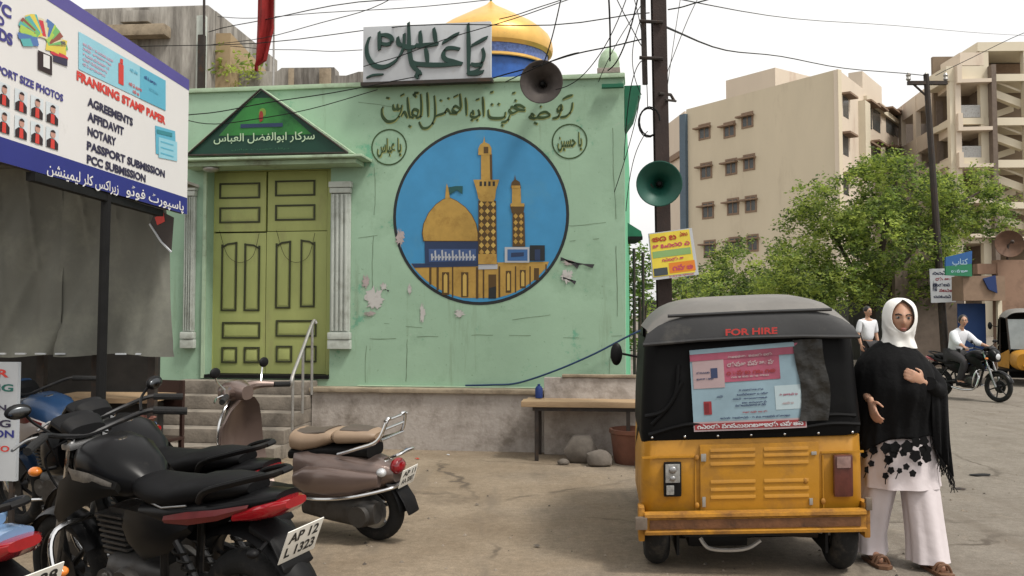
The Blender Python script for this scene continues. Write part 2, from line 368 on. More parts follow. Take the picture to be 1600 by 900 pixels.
def wall_mat():
    """flaking pale green paint with stains, scuffs and older coats showing"""
    m = M('flaking_green_paint', S(157, 188, 162, .85), .85, var=.08, scale=1.4, bump=.08, bscale=16, dirt=(S(138, 168, 142, .80), .5, 1.3))
    N = m.node_tree.nodes; L = m.node_tree.links; b = N['Principled BSDF']; t = [n for n in N if n.type == 'TEX_COORD'][0]
    src = b.inputs['Base Color'].links[0].from_socket
    def lay(src, scale, p0, p1, col, amt, stretch=(1, 1, 1), off=(0, 0, 0)):
        mp = N.new('ShaderNodeMapping'); mp.inputs['Scale'].default_value = stretch; mp.inputs['Location'].default_value = off; L.new(t.outputs['Object'], mp.inputs[0])
        q = N.new('ShaderNodeTexNoise'); q.inputs['Scale'].default_value = scale; q.inputs['Detail'].default_value = 9; q.inputs['Roughness'].default_value = .72; L.new(mp.outputs[0], q.inputs[0])
        r = N.new('ShaderNodeValToRGB'); r.color_ramp.elements[0].position = p0; r.color_ramp.elements[1].position = p1
        r.color_ramp.elements[0].color = (0, 0, 0, 1); r.color_ramp.elements[1].color = (amt, amt, amt, 1); L.new(q.outputs[0], r.inputs[0])
        x = N.new('ShaderNodeMix'); x.data_type = 'RGBA'; L.new(r.outputs[0], x.inputs[0]); L.new(src, x.inputs[6]); x.inputs[7].default_value = col; return x.outputs[2]
    src = lay(src, 2.6, .62, .66, S(92, 176, 146, .72), .6)
    src = lay(src, 5.5, .66, .69, S(178, 194, 176, .8), .45, off=(3, 1, 5))
    src = lay(src, 22., .63, .67, S(108, 134, 106, .7), .55, off=(2, 5, 1)); src = lay(src, 38., .66, .70, S(196, 206, 190, .8), .5, off=(9, 5, 1))
    src = lay(src, 9., .68, .71, S(70, 92, 70, .6), .75, off=(7, 2, 1))
    src = lay(src, 1.5, .58, .80, S(120, 128, 98, .6), .6, stretch=(3.5, 1, .35), off=(1, 0, 8))
    L.new(src, b.inputs['Base Color']); return m
MAT['wall'] = wall_mat()
def flat(name, r, g, b, k=.8, rough=.6, var=.06, **kw): return M(name, S(r, g, b, k), rough, var=var, **kw)

# ------------------------------------------------------------------ ground
gb = B(MAT['ground']); gb.add([(-400, -60, 0), (400, -60, 0), (400, 900, 0), (-400, 900, 0)], [[0, 1, 2, 3]])
g = gb.build('ground'); tag(g, 'dusty sand coloured yard and road surface', None, None, 'structure')

# ------------------------------------------------------------------ the green shrine
SF = Fr(grd(700, 704), R_(-8)); WY = .22
P = lambda px, py, y=WY: SF.p(px, py, y)
shrine = thing('shrine', 'pale green single storey shrine with painted round mural and yellow green double door', 'shrine', SF.o, SF.rz)
zt = P(720, 131).z; zl = P(640, 607, 0).z; xr = P(976, 300).x; xl = P(180, 400).x
dx0, dx1 = P(331, 400).x, P(512, 400).x; dtop = P(420, 262).z; dbot = P(420, 590).z
lf, rt = P(323, 400).x, P(516, 400).x
b = B(MAT['wall'])
b.box((xl, WY, .0), (lf, WY + .35, zt)); b.box((rt, WY, .0), (xr, WY + .35, zt)); b.box((lf, WY, dtop), (rt, WY + .35, zt)); b.box((lf, WY, 0), (rt, WY + .35, dbot - .01))
b.build('wall', shrine)
b = B(MAT['sunlitgreen']); b.box((xr - .35, WY + .353, 0), (xr - .002, 7, zt - .002)); b.build('side_wall', shrine)  # sun on this side is put into its brighter green
b = B(MAT['concrete']); b.box((xl, WY + .353, zt - .35), (xr - .36, 7, zt - .2)); b.build('roof', shrine)
# coping with uneven mortar along the top of the front wall
b = B(MAT['palegreen']); b.box((xl, WY - .035, zt + .002), (xr + .01, WY + .34, zt + .055), bev=.012); b.build('coping', shrine)
# plinth, its ledge and the green skirting
px0, px1 = P(487, 650, 0).x, P(1012, 650, 0).x
b = B(MAT['whitewash']); b.box((px0, 0, 0), (px1 + .6, WY - .003, zl - .05)); b.build('plinth', shrine)
b = B(MAT['ledge']); b.box((px0 - .02, -.05, zl - .048), (px1 + .62, WY - .004, zl), bev=.012); b.build('plinth_ledge', shrine)
b = B(MAT['palegreen']); b.box((P(560, 600).x, WY - .06, zl + .003), (P(850, 600).x, WY - .004, P(700, 603).z), bev=.015); b.build('skirting', shrine)
b = B(MAT['whitewash']); q0, q1 = P(850, 610, -.12), P(1010, 610, -.12); b.box((q0.x, -.13, 0), (q1.x + .4, -.052, P(900, 590, -.12).z), bev=.015); b.build('low_block', shrine)
b = B(MAT['ledge']); b.box((q0.x + .2, -.15, P(900, 590, -.12).z + .003), (q1.x + .41, -.0525, P(900, 585, -.12).z), bev=.01); b.build('block_coping', shrine)
# mortar lines and cable chases in the paint
b = B(flat('dark_groove', 108, 128, 102, .72, var=.4))
def groove(x0, y0, x1, y1, wd=.0055):
    a, c = P(x0, y0), P(x1, y1); d = Vector((c.x - a.x, 0, c.z - a.z)); nn = Vector((-d.z, 0, d.x)).normalized(); yy = WY - .003; k_ = max(4, int(d.length / .06)); prev = None; sd_ = x0 * .37 + y0
    for i in range(k_ + 1):
        t = i / k_; q = Vector((a.x, 0, a.z)) + d * t + nn * (.022 * noise.noise(Vector((t * d.length * 2.2, sd_, 0))) + .006 * noise.noise(Vector((t * d.length * 14, sd_, 3)))); ww_ = wd / 2 * (.7 + .9 * abs(noise.noise(Vector((t * d.length * 5, sd_, 9)))))
        cur = ((q.x - nn.x * ww_, yy, q.z - nn.z * ww_), (q.x + nn.x * ww_, yy, q.z + nn.z * ww_))
        if prev and noise.noise(Vector((t * d.length * 3, sd_, 5))) > -.22: b.poly([prev[0], cur[0], cur[1], prev[1]])
        prev = cur
for L4 in ((578, 529, 685, 527), (720, 526, 838, 524), (880, 526, 972, 525), (573, 540, 571, 598), (636, 530, 635, 596), (955, 536, 953, 584), (560, 372, 590, 368), (880, 352, 972, 345), (560, 160, 620, 168), (958, 200, 966, 520), (585, 262, 583, 460), (890, 376, 936, 374), (600, 505, 660, 512), (800, 500, 860, 492)):
    groove(*L4)
b.build('crack', shrine)
# torn paper left on the wall
tpm = flat('torn_paper', 198, 196, 192, .80, dirt=(S(150, 128, 124, .7), .5, 7)); tpp = flat('torn_pink_paper', 188, 174, 172, .76, dirt=(S(146, 150, 136, .7), .5, 7))
for i, (x, y, rx, ry) in enumerate(((572, 440, 9, 16), (585, 468, 20, 24), (600, 448, 8, 8), (625, 372, 10, 19), (660, 488, 6, 20), (718, 490, 11, 8), (889, 410, 13, 6), (886, 432, 12, 14), (640, 452, 4, 12), (578, 490, 12, 5))):
    b = B(tpm if i % 3 else tpp); a = P(x, y); blob(b, a.x, a.z, rx / 140, ry / 140, WY - .0075 - i * .0004, None, n=34, seed=i, rough=.62); b.build('torn_paper', shrine)
dpm = flat('dark_paper', 60, 58, 62, .7)
for i, L4 in enumerate(((876, 404, 902, 416, .03), (900, 412, 926, 416, .022), (880, 434, 898, 442, .02), (602, 452, 607, 455, .012))):
    a, c = P(L4[0], L4[1]), P(L4[2], L4[3]); wd = L4[4]; b = B(dpm)
    b.poly([(a.x, WY - .012, a.z - wd), (a.x * .6 + c.x * .4, WY - .012, a.z - wd * .5), (c.x, WY - .012, c.z - wd), (c.x + wd, WY - .012, c.z + wd), (a.x * .5 + c.x * .5, WY - .012, c.z + wd * 1.3), (a.x, WY - .012, a.z + wd * .6)]); b.build('black_paper_scrap', shrine)

# ---- the round mural
cm = P(750, 337); rm = (P(888, 337).x - P(613, 337).x) / 2
Zc = lambda x, y: (550 + x * .35556, 180 + y * .35556)
def ms(b, pts, k, mat):
    b.poly([(lambda q: (q.x, WY - .003 - .0016 * k, q.z))(P(*Zc(x, y))) for x, y in pts], mat)
gold = flat('mural_ochre', 182, 146, 70, .82, var=.14, scale=9, dirt=(S(146, 112, 56, .8), .45, 6)); brown = flat('mural_brown', 92, 68, 30, .7); navy = flat('mural_navy', 40, 58, 92, .8)
mblack = flat('mural_black', 34, 38, 40, .8, var=.2); mblue = flat('mural_sky', 62, 142, 190, .82, var=.09, dirt=(S(84, 150, 186, .8), .4, 3)); mwhite = flat('mural_white', 190, 194, 200, .75); ltgold = flat('mural_light_ochre', 200, 168, 88, .82)
b = B()
disc(b, cm.x, cm.z, rm, WY - .0015 - .0016, mblack, 72); disc(b, cm.x, cm.z, rm * .966, WY - .003 - .0016, mblue, 72)
# lower wall clipped to the circle
def circ(y):  # half width of the circle at picture row (zoom coordinates)
    cy = (337 - 180) / .35556; r = 137.5 * .955 / .35556
    return math.sqrt(max(r * r - (y - cy) ** 2, 1))
cxz = (750 - 550) / .35556
rows = [652 + i * (803 - 652) / 12 for i in range(13)]
ms(b, [(cxz - circ(y), y) for y in rows] + [(cxz + circ(y), y - 8 * (y < 660)) for y in reversed(rows)], 2, gold)
for x0, x1, y0, y1 in ((372, 382, 668, 770), (396, 428, 690, 790), (440, 446, 665, 800), (480, 512, 690, 800), (545, 556, 668, 806), (575, 582, 676, 806), (600, 634, 700, 806), (644, 652, 664, 800), (676, 700, 684, 780), (716, 722, 664, 780), (738, 764, 680, 760), (780, 786, 664, 745), (800, 822, 672, 725), (340, 350, 670, 745), (850, 856, 655, 690)):
    ms(b, [(x0, y0), (x1, y0), (x1, y1), (x0, y1)], 3, brown)
for x0, x1, y0, y1 in ((404, 420, 705, 780), (488, 504, 705, 795), (682, 694, 700, 770), (744, 758, 694, 752)):
    ms(b, [(x0, y0), ((x0 + x1) / 2, y0 - 10), (x1, y0), (x1, y1), (x0, y1)], 4, ltgold)
ms(b, [(602, 760), (634, 752), (634, 806), (602, 806)], 4, mblack)
ms(b, [(262, 652), (640, 650), (640, 663), (275, 670)], 4, navy); ms(b, [(556, 657), (640, 655), (640, 676), (556, 678)], 5, mwhite)
# dome and drum
ms(b, [(320, 553), (558, 553), (558, 655), (322, 655)], 5, navy); ms(b, [(338, 588), (546, 588), (546, 640), (340, 645)], 6, flat('mural_blue_band', 66, 92, 140, .8))
for i in range(13):
    x = 348 + i * 15.2; h = (30, 44, 26, 46, 38)[i % 5]; ms(b, [(x, 640 - h), (x + 7, 640 - h - 2), (x + 9, 636), (x + 2, 640)], 7, mwhite)
    ms(b, [(x + 4, 622), (x + 14, 620), (x + 14, 628), (x + 4, 630)], 7.4, mwhite)
dome = [(432, 362), (462, 376), (500, 404), (528, 438), (548, 478), (556, 520), (556, 555), (314, 555), (308, 520), (314, 478), (336, 430), (368, 392), (402, 368)]
ms(b, dome, 6, brown); ms(b, [(434 + (x - 434) * .972, 460 + (y - 460) * .972) for x, y in dome], 7, gold)
ms(b, [(410, 368), (414, 320), (418, 300), (424, 320), (432, 368)], 7, gold); ms(b, [(424, 318), (456, 312), (488, 312), (486, 348), (462, 330), (430, 350)], 7, flat('mural_flag_teal', 30, 84, 84, .8))
# tall minaret
ms(b, [(556, 376), (634, 376), (638, 655), (556, 655)], 7, brown)
for r in range(9):
    for c in range(3):
        x = 570 + c * 26; y = 392 + r * 30; ms(b, [(x, y - 13), (x + 11, y), (x, y + 13), (x - 11, y)], 8, gold if (r + c) % 2 else ltgold)
ms(b, [(556, 610), (636, 610), (638, 655), (556, 655)], 8.6, gold)
ms(b, [(548, 328), (634, 328), (630, 366), (622, 380), (566, 380), (556, 366)], 8, gold); ms(b, [(534, 284), (648, 284), (634, 330), (548, 330)], 7, gold)
for i in range(4): ms(b, [(562 + i * 19, 292), (572 + i * 19, 292), (572 + i * 19, 312), (562 + i * 19, 312)], 8, mblack)
ms(b, [(568, 170), (616, 170), (618, 286), (568, 286)], 7, gold); ms(b, [(606, 172), (616, 172), (618, 284), (609, 284)], 8, brown)
ms(b, [(556, 176), (556, 148), (564, 130), (578, 120), (582, 92), (586, 120), (604, 128), (614, 146), (614, 176)], 8, gold); ms(b, [(580, 140), (600, 140), (600, 168), (580, 168)], 9, brown)
# small minaret
ms(b, [(706, 428), (758, 428), (762, 578), (706, 578)], 7, brown)
for r in range(5):
    for c in range(2):
        x = 720 + c * 24; y = 444 + r * 28; ms(b, [(x, y - 12), (x + 10, y), (x, y + 12), (x - 10, y)], 8, gold)
ms(b, [(694, 394), (760, 394), (754, 432), (704, 432)], 8, brown); ms(b, [(698, 388), (758, 388), (758, 402), (698, 402)], 9, gold)
ms(b, [(704, 318), (742, 318), (744, 392), (704, 392)], 8, gold); ms(b, [(698, 322), (702, 296), (714, 284), (717, 260), (721, 284), (738, 294), (744, 322)], 9, brown); ms(b, [(702, 310), (740, 310), (740, 322), (702, 322)], 9.6, gold)
# small blue pavilion
ms(b, [(672, 580), (780, 580), (780, 648), (672, 648)], 7, mwhite); ms(b, [(684, 590), (772, 590), (772, 640), (684, 640)], 8, flat('mural_mid_blue', 58, 104, 158, .8))
ms(b, [(700, 605), (756, 603), (756, 620), (700, 624)], 9, navy); ms(b, [(782, 572), (848, 572), (848, 640), (782, 640)], 8, mblack); ms(b, [(804, 590), (828, 590), (828, 640), (804, 640)], 9, navy)
b.build('mural', shrine)

# ---- painted inscriptions on the wall
cal = flat('dark_olive_lettering', 58, 84, 44, .7, var=.3)
hl = flat('yellow_lettering_edge', 166, 172, 104, .75)
b = B(cal)
def wtxt(t, x0, y0, x1, y1, bold=.012, mat=None, yy=.004, slant=0):
    a, c = P(x0, y1), P(x1, y0); lettering(b, arabic(t), a.x, a.z, c.x, c.z, WY - yy, mat, bold, slant)
INS = [[(1112, 512), (1106, 552), (1082, 580), (1052, 586)], [(1040, 536), (1054, 526), (1056, 548), (1040, 556), (1036, 540)], [(1052, 556), (1040, 584), (1012, 592)], [(1000, 574), (978, 560), (950, 568), (940, 586), (972, 588), (1002, 578)], [(944, 586), (920, 592), (898, 584), (908, 570), (922, 580)], [(1062, 496), (1090, 482), (1114, 476)], [(920, 612), (936, 620)], [(950, 530), (956, 534)],
 [(874, 540), (848, 526), (822, 530), (842, 548), (876, 552)], [(842, 552), (812, 566), (796, 552), (808, 534), (826, 542)], [(800, 572), (784, 604), (756, 612)], [(776, 560), (770, 586), (730, 592), (696, 584), (690, 548)], [(704, 520, 1.1), (714, 524)], [(738, 518, 1.1), (748, 522)], [(822, 500), (832, 504)], [(756, 624), (766, 630)],
 [(662, 484), (666, 530), (668, 582)], [(640, 548), (646, 574), (622, 588), (600, 580)], [(600, 580), (610, 556), (618, 574)], [(628, 500), (646, 494)], [(576, 488), (580, 530), (582, 578)], [(604, 598), (614, 602)], [(632, 598), (640, 602)],
 [(548, 468), (552, 510), (552, 544), (530, 566)], [(552, 546), (524, 530), (512, 552), (532, 566), (498, 568)], [(500, 566), (484, 546), (470, 566), (440, 576), (424, 584)], [(420, 478), (424, 530), (422, 592), (396, 634), (362, 640), (344, 610)], [(448, 500), (458, 504)], [(486, 490), (496, 494)], [(516, 486), (540, 474)],
 [(384, 462), (388, 520), (390, 584)], [(352, 470), (356, 530), (352, 580), (330, 590)], [(330, 590), (340, 556), (316, 548), (312, 572), (336, 582)], [(318, 590), (300, 584)], [(286, 486), (290, 540), (300, 590)], [(292, 628, 1.1), (304, 634)], [(286, 590), (270, 560), (256, 584)],
 [(258, 524), (252, 562), (226, 600), (188, 608), (162, 582), (158, 548), (164, 534)], [(262, 534), (240, 548), (236, 520)], [(236, 548), (218, 546), (214, 522)], [(180, 488), (196, 492)], [(330, 486), (318, 468), (342, 464)], [(250, 480), (270, 470)], [(810, 466), (826, 462)], [(700, 462), (716, 458)]]
icv = lambda x, y: (547 + x / 3.2025, y / 3.2025)
nib(b, SF, INS, WY - .003, .036, hl, lambda x, y: (548.2 + x / 3.2025, 1.0 + y / 3.2025), angle=55, step=.00002)
nib(b, SF, INS, WY - .0052, .033, None, icv, angle=55, step=.00002)
b.build('inscription_text', shrine)
for (x, y, r, t) in ((608, 230, 28, 'یا عباس'), (890, 221, 28, 'یا حسین')):
    b = B(cal); a = P(x, y); rr = P(x + r, y).x - a.x; disc(b, a.x, a.z, rr, WY - .0045, None, 40, r0=rr * .925)
    for dx, mt, yy in ((1.2, hl, .003), (0, None, .0055)): wtxt(t, x - 19 + dx, y - 15 + dx, x + 19 + dx, y + 16 + dx, .025, mt, yy)
    b.build('roundel', shrine)

# ---- doorway: reveals, leaves, transom, lintel, pediment, pilasters
DY = WY + .20
b = B(MAT['door'])
fx0, fx1 = P(331, 400, DY).x, P(512, 400, DY).x; ft = P(420, 268, DY).z; fb = P(420, 583, DY).z
b.box((lf + .002, DY - .03, dbot), (fx0, DY + .1, dtop - .002)); b.box((fx1, DY - .03, dbot), (rt - .002, DY + .1, dtop - .002)); b.box((fx0 + .002, DY - .03, ft), (fx1 - .002, DY + .1, dtop - .002))
b.build('door_frame', shrine)
b = B(MAT['black']); b.box((lf + .004, WY - .03, dbot - .008), (rt - .004, DY + .08, P(420, 584, DY).z)); b.build('threshold', shrine)
xm = P(417, 400, DY).x; zmid = P(420, 362, DY).z; zb = P(420, 584, DY).z + .004
def frame_rect(b, q, wd=.022, arch=0):
    """moulding strips round the picture-space rectangle q on a door leaf"""
    a, c = P(q[0], q[3], DY - .02), P(q[2], q[1], DY - .02); x0, z0, x1, z1 = a.x, a.z, c.x, c.z; y0, y1 = DY - .034, DY - .0195
    b.box((x0, y0, z0), (x0 + wd, y1, z1 - (arch > 0) * .03), MAT['doorline'], .004); b.box((x1 - wd, y0, z0), (x1, y1, z1 - (arch < 0) * .03), MAT['doorline'], .004)
    b.box((x0 + wd + .001, y0, z0), (x1 - wd - .001, y1, z0 + wd), MAT['doorline'], .004)
    if arch == 0: b.box((x0 + wd + .001, y0, z1 - wd), (x1 - wd - .001, y1, z1), MAT['doorline'], .004)
    else:
        pts = [(x0, z1 - .06), (x0 + (x1 - x0) * .4, z1 - .015), (x1, z1)] if arch > 0 else [(x0, z1), (x1 - (x1 - x0) * .4, z1 - .015), (x1, z1 - .06)]
        b.prism(pts + [(p[0], p[1] - wd) for p in reversed(pts)], y0, y1, MAT['doorline'])
    b.box((x0 + wd * 1.6, DY - .026, z0 + wd * 1.6), (x1 - wd * 1.6, DY - .0197, z1 - wd * 1.6 - abs(arch) * .05), MAT['door'], .004)
def leaf(name, x0, x1, z0, z1, rects):
    b = B(MAT['door']); b.box((x0, DY - .02, z0), (x1, DY + .03, z1), bev=.004); o = b.build(name, shrine)
    m_ = B(MAT['doorline'])
    for r in rects: frame_rect(m_, r[:4], arch=r[4] if len(r) > 4 else 0)
    m_.build('moulding', o); return o
l1 = leaf('door', fx0 + .006, xm - .004, zb, zmid - .015, ((345, 378, 371, 486, 1), (381, 380, 407, 486, -1), (347, 503, 407, 529), (346, 542, 371, 567), (381, 542, 406, 567)))
l2 = leaf('door', xm + .004, fx1 - .006, zb, zmid - .004, ((430, 376, 455, 482, 1), (469, 374, 493, 480, -1), (431, 500, 495, 526), (431, 540, 457, 566), (475, 540, 495, 566)))
leaf('transom_panel', fx0 + .006, xm - .012, zmid + .004, ft - .004, ((343, 285, 407, 311), (343, 323, 407, 349)))
leaf('transom_panel', xm + .012, fx1 - .006, zmid + .004, ft - .004, ((430, 281, 493, 307), (430, 319, 493, 345)))
b = B(MAT['doorline']); b.box((fx0 + .01, DY + .035, zb), (fx1 - .01, DY + .06, ft)); b.build('door_backing', shrine)
b = B(MAT['iron'])
for xa, xb in ((343, 405), (432, 492)):
    b.tube(smooth_pts([tuple(P(xa, 360, DY - .045)), tuple(P(xa + 12, 398, DY - .05)), tuple(P((xa + xb) / 2, 410, DY - .055)), tuple(P(xb - 10, 400, DY - .05)), tuple(P(xb, 364, DY - .045))], 5), .0028, 6)
b.build('door_chain', shrine)
# lintel slab
a, c = P(270, 252, -.18), P(566, 240, -.18)
b = B(MAT['palegreen']); b.box((a.x, -.20, a.z), (c.x, WY - .003, c.z), bev=.015); b.box((a.x + .06, -.10, a.z - .055), (c.x - .1, WY - .0035, a.z - .003), bev=.01); b.build('lintel_slab', shrine)
b = B(MAT['steel']); a = P(330, 264, -.02); b.ell((a.x, -.02, a.z), (.10, .08, .04)); b.build('porch_lamp', shrine)
# pediment: green printed triangle in a grey frame
PY_ = -.06
A_, B_, C_ = P(408, 141, PY_), P(292, 243, PY_), P(544, 239, PY_)
A2, B2, C2 = P(408, 160, PY_), P(318, 236, PY_), P(520, 234, PY_)
b = B(MAT['palegreen']); b.prism([(B_.x - .06, B_.z), (C_.x + .06, C_.z), (A_.x, A_.z + .03)], PY_ + .01, WY - .004); pd = b.build('pediment', shrine)
gk = M('printed_green_gradient', S(44, 120, 52, .85), .5, var=.35, scale=1.6, dirt=(S(18, 66, 44, .8), .5, 2.2)); gd = flat('printed_dark_green', 14, 62, 48, .8)
b = B(); b.poly([(B_.x, PY_ + .006, B_.z), (C_.x, PY_ + .006, C_.z), (A_.x, PY_ + .006, A_.z)], gd)
t1 = lambda k: (A_ * (1 - k) + B_ * k, A_ * (1 - k) + C_ * k)
u0, u1 = t1(.12); v0, v1 = t1(.70)
b.poly([(v0.x + .12, PY_ + .003, v0.z), (v1.x - .12, PY_ + .003, v1.z), (u1.x, PY_ + .003, u1.z), (u0.x, PY_ + .003, u0.z)], gk)
for px, py, rx, rz, mt in ((410, 176, .05, .06, flat('printed_yellow_green', 120, 150, 60, .8)), (408, 182, .03, .075, flat('printed_red', 150, 50, 45, .8))):
    q = P(px, py, PY_); blob(b, q.x, q.z, rx, rz, PY_ - .0 - (rx < .04) * .002, mt, rough=.2)
q0, q1 = P(376, 200, PY_), P(442, 192, PY_); rect(b, q0.x, q0.z, q1.x, q1.z, PY_ - .003, navy)
ww = flat('printed_pale_lettering', 190, 215, 180, .8)
q0, q1 = P(334, 226, PY_), P(492, 205, PY_); lettering(b, arabic('سرکار ابوالفضل العباس'), q0.x, q0.z, q1.x, q1.z, PY_ - .004, ww, .012)
q0, q1 = P(362, 236, PY_), P(452, 230, PY_); lettering(b, arabic('درگاہ حضرت عباس'.replace('گ', 'ک')), q0.x, q0.z, q1.x, q1.z, PY_ - .004, flat('printed_faint', 60, 110, 80, .8), .0)
b.build('printed_triangle', pd)
b = B(MAT['steel'])
for s0, s1 in ((A_ + Vector((0, 0, .01)), B_), (A_ + Vector((0, 0, .01)), C_), (B_, C_)):
    b.tube([s0 + Vector((0, -.012, 0)), s1 + Vector((0, -.012, 0))], .012, 6, MAT['iron'])
b.build('pediment_frame', pd)
# pilasters
for xa, xb in ((516, 551), (288, 309)):
    x0, x1 = P(xa, 400).x, P(xb, 400).x; z0, z1 = P(530, 545).z, P(530, 285).z
    b = B(MAT['pilaster']); b.box((x0 + .02, WY - .05, z0 + .2), (x1 - .02, WY - .004, z1 - .14), bev=.005)
    n = 4
    for i in range(n):
        fx = x0 + .03 + (x1 - x0 - .06) * i / n; b.box((fx + .008, WY - .075, z0 + .21), (fx + (x1 - x0 - .06) / n - .016, WY - .048, z1 - .15), bev=.012)
    o = b.build('pilaster', shrine)
    b = B(MAT['pilaster']); b.box((x0, WY - .09, z1 - .07), (x1, WY - .005, z1), bev=.012); b.box((x0 + .01, WY - .08, z1 - .135), (x1 - .01, WY - .0052, z1 - .075), bev=.012); b.build('capital', o)
    b = B(MAT['pilaster']); b.box((x0, WY - .09, z0 + .11), (x1, WY - .005, z0 + .195), bev=.02); b.box((x0, WY - .08, z0), (x1, WY - .0052, z0 + .105), bev=.008); b.build('pilaster_base', o)
# jamb blocks beside the door
b = B(MAT['palegreen']); b.box((P(318, 400).x, WY - .03, dbot - .01), (lf - .0, WY - .0045, P(420, 256).z)); b.build('jamb', shrine)
# corner eave on the side wall and the small finial dome
b = B(MAT['teal']); z1 = P(980, 132).z; x1 = P(1001, 140, WY + .3).x - xr
b.prism([(xr + .003, z1), (xr + x1, z1), (xr + x1, z1 - .05), (xr + .10, z1 - .36), (xr + .003, z1 - .50)], WY + .05, WY + .45); b.prism([(xr - .25, z1 - .01), (xr - .004, z1 - .01), (xr - .004, z1 - .05), (xr - .25, z1 - .05)], WY - .10, WY - .036); b.build('side_eave', shrine)
b = B(MAT['palegreen']); a = P(951, 125); b.box((a.x - .13, WY - .03, zt + .057), (a.x + .13, WY + .25, zt + .12), bev=.01, mat=MAT['concrete'])
b.lathe([(.12, 0), (.125, .06), (.118, .12), (.09, .19), (.045, .24), (.012, .265), (0.001, .27)], (a.x, WY + .1, zt + .121)); b.build('corner_finial', shrine)

# ---- things fixed to or standing on the shrine
wl = lambda v: SF.m @ Vector(v)
sg = thing('roof_sign', 'grey white sign board with large raised green calligraphy on the shrine parapet', 'sign', wl((P(667, 130, .1).x, .1, zt + .06)), SF.rz)
SFs = Fr(sg.location, SF.rz); a, c = SFs.p(567, 129, -.02), SFs.p(767, 33, -.02)
b = B(MAT['signwhite']); b.box((a.x, -.02, a.z), (c.x, .05, c.z), bev=.006); b.build('panel', sg)
b = B(MAT['iron']); b.box((a.x - .02, -.05, a.z - .045), (c.x + .02, .06, a.z - .004)); 
for t in (.1, .5, .9): b.box((a.x + (c.x - a.x) * t - .02, .052, a.z - .04), (a.x + (c.x - a.x) * t + .02, .09, c.z - .05))
b.build('support_frame', sg)
b = B(MAT['darkgreen']); cv = lambda x, y: (550 + x / 3, y / 3)
nib(b, SFs, [
    [(545, 112), (547, 180), (548, 260), (546, 345)], [(636, 176), (605, 192), (560, 216)],
    [(612, 228), (619, 262), (606, 300), (578, 306), (558, 300)], [(612, 300, .9), (600, 322), (575, 338), (540, 342)], [(618, 336), (590, 345), (545, 348)],
    [(505, 232), (470, 226), (440, 232), (428, 258), (440, 280), (480, 290), (516, 300)], [(518, 300), (460, 304), (400, 306), (340, 304), (290, 296), (272, 268)], [(502, 158), (468, 176), (424, 204)],
    [(345, 228), (352, 262), (356, 298)], [(266, 108), (268, 170), (270, 235), (282, 300), (306, 330), (318, 338)], [(405, 208), (360, 212), (312, 216), (300, 210)], [(384, 134), (390, 170), (396, 206)], [(320, 148), (322, 184), (326, 214)],
    [(298, 352), (308, 362), (320, 354), (312, 340), (300, 346)],
    [(246, 160), (244, 210), (232, 252), (200, 292), (150, 316), (104, 306), (76, 268), (70, 224), (76, 196), (84, 176)], [(128, 152), (131, 200), (130, 236)], [(126, 168), (160, 166), (184, 178), (188, 200), (164, 210), (140, 206)], [(216, 176), (220, 206), (238, 216)],
    [(300, 222), (262, 224), (244, 214)], [(70, 366, .5), (100, 354), (148, 350)]], -.0205, .050, MAT['darkgreen'], cv, .02)
b.build('calligraphy', sg)
# gold dome on its blue drum
DC = SF.p(767, 93, 2.6); dc_r = (SF.p(863, 85, 2.6).x - SF.p(671, 85, 2.6).x) / 2
dm = thing('gold_dome', 'small golden onion dome on a blue tiled drum behind the calligraphy sign', 'dome', wl((DC.x, 2.6, zt - .19)), SF.rz)
zb_ = DC.z - (zt - .19)
prof = [(.93, -.02), (.985, .03), (1.0, .10), (.985, .2), (.94, .30), (.85, .39), (.73, .48), (.59, .56), (.45, .64), (.31, .72), (.18, .79), (.08, .85), (.03, .90), (.001, .93)]
b = B(MAT['gold']); b.lathe([(r * dc_r, zb_ + .03 + h * dc_r) for r, h in prof], (0, 0, 0), n=40); b.build('cap', dm)
b = B(M('blue_tile_drum', S(40, 92, 170, .8), .35, var=.25, scale=9)); b.lathe([(dc_r * .86, 0), (dc_r * .86, zb_ - .14)], (0, 0, 0), n=40); b.build('drum', dm)
b = B(M('pale_blue_pattern_band', S(96, 118, 178, .8), .4, var=.5, scale=26)); b.lathe([(dc_r * .90, zb_ - .139), (dc_r * .92, zb_ + .028)], (0, 0, 0), n=40)
b.lathe([(dc_r * .915, zb_ - .16), (dc_r * .93, zb_ - .15), (dc_r * .93, zb_ - .12), (dc_r * .905, zb_ - .11)], (0, 0, 0), n=40, mat=MAT['gold']); b.build('drum_band', dm)
b = B(MAT['teal']); zc_ = zb_ + .93 * dc_r; b.cyl((0, 0, zc_), (0, 0, zc_ + .35), .015); b.ell((0, 0, zc_ + .12), (.05, .05, .05)); b.build('spire', dm)
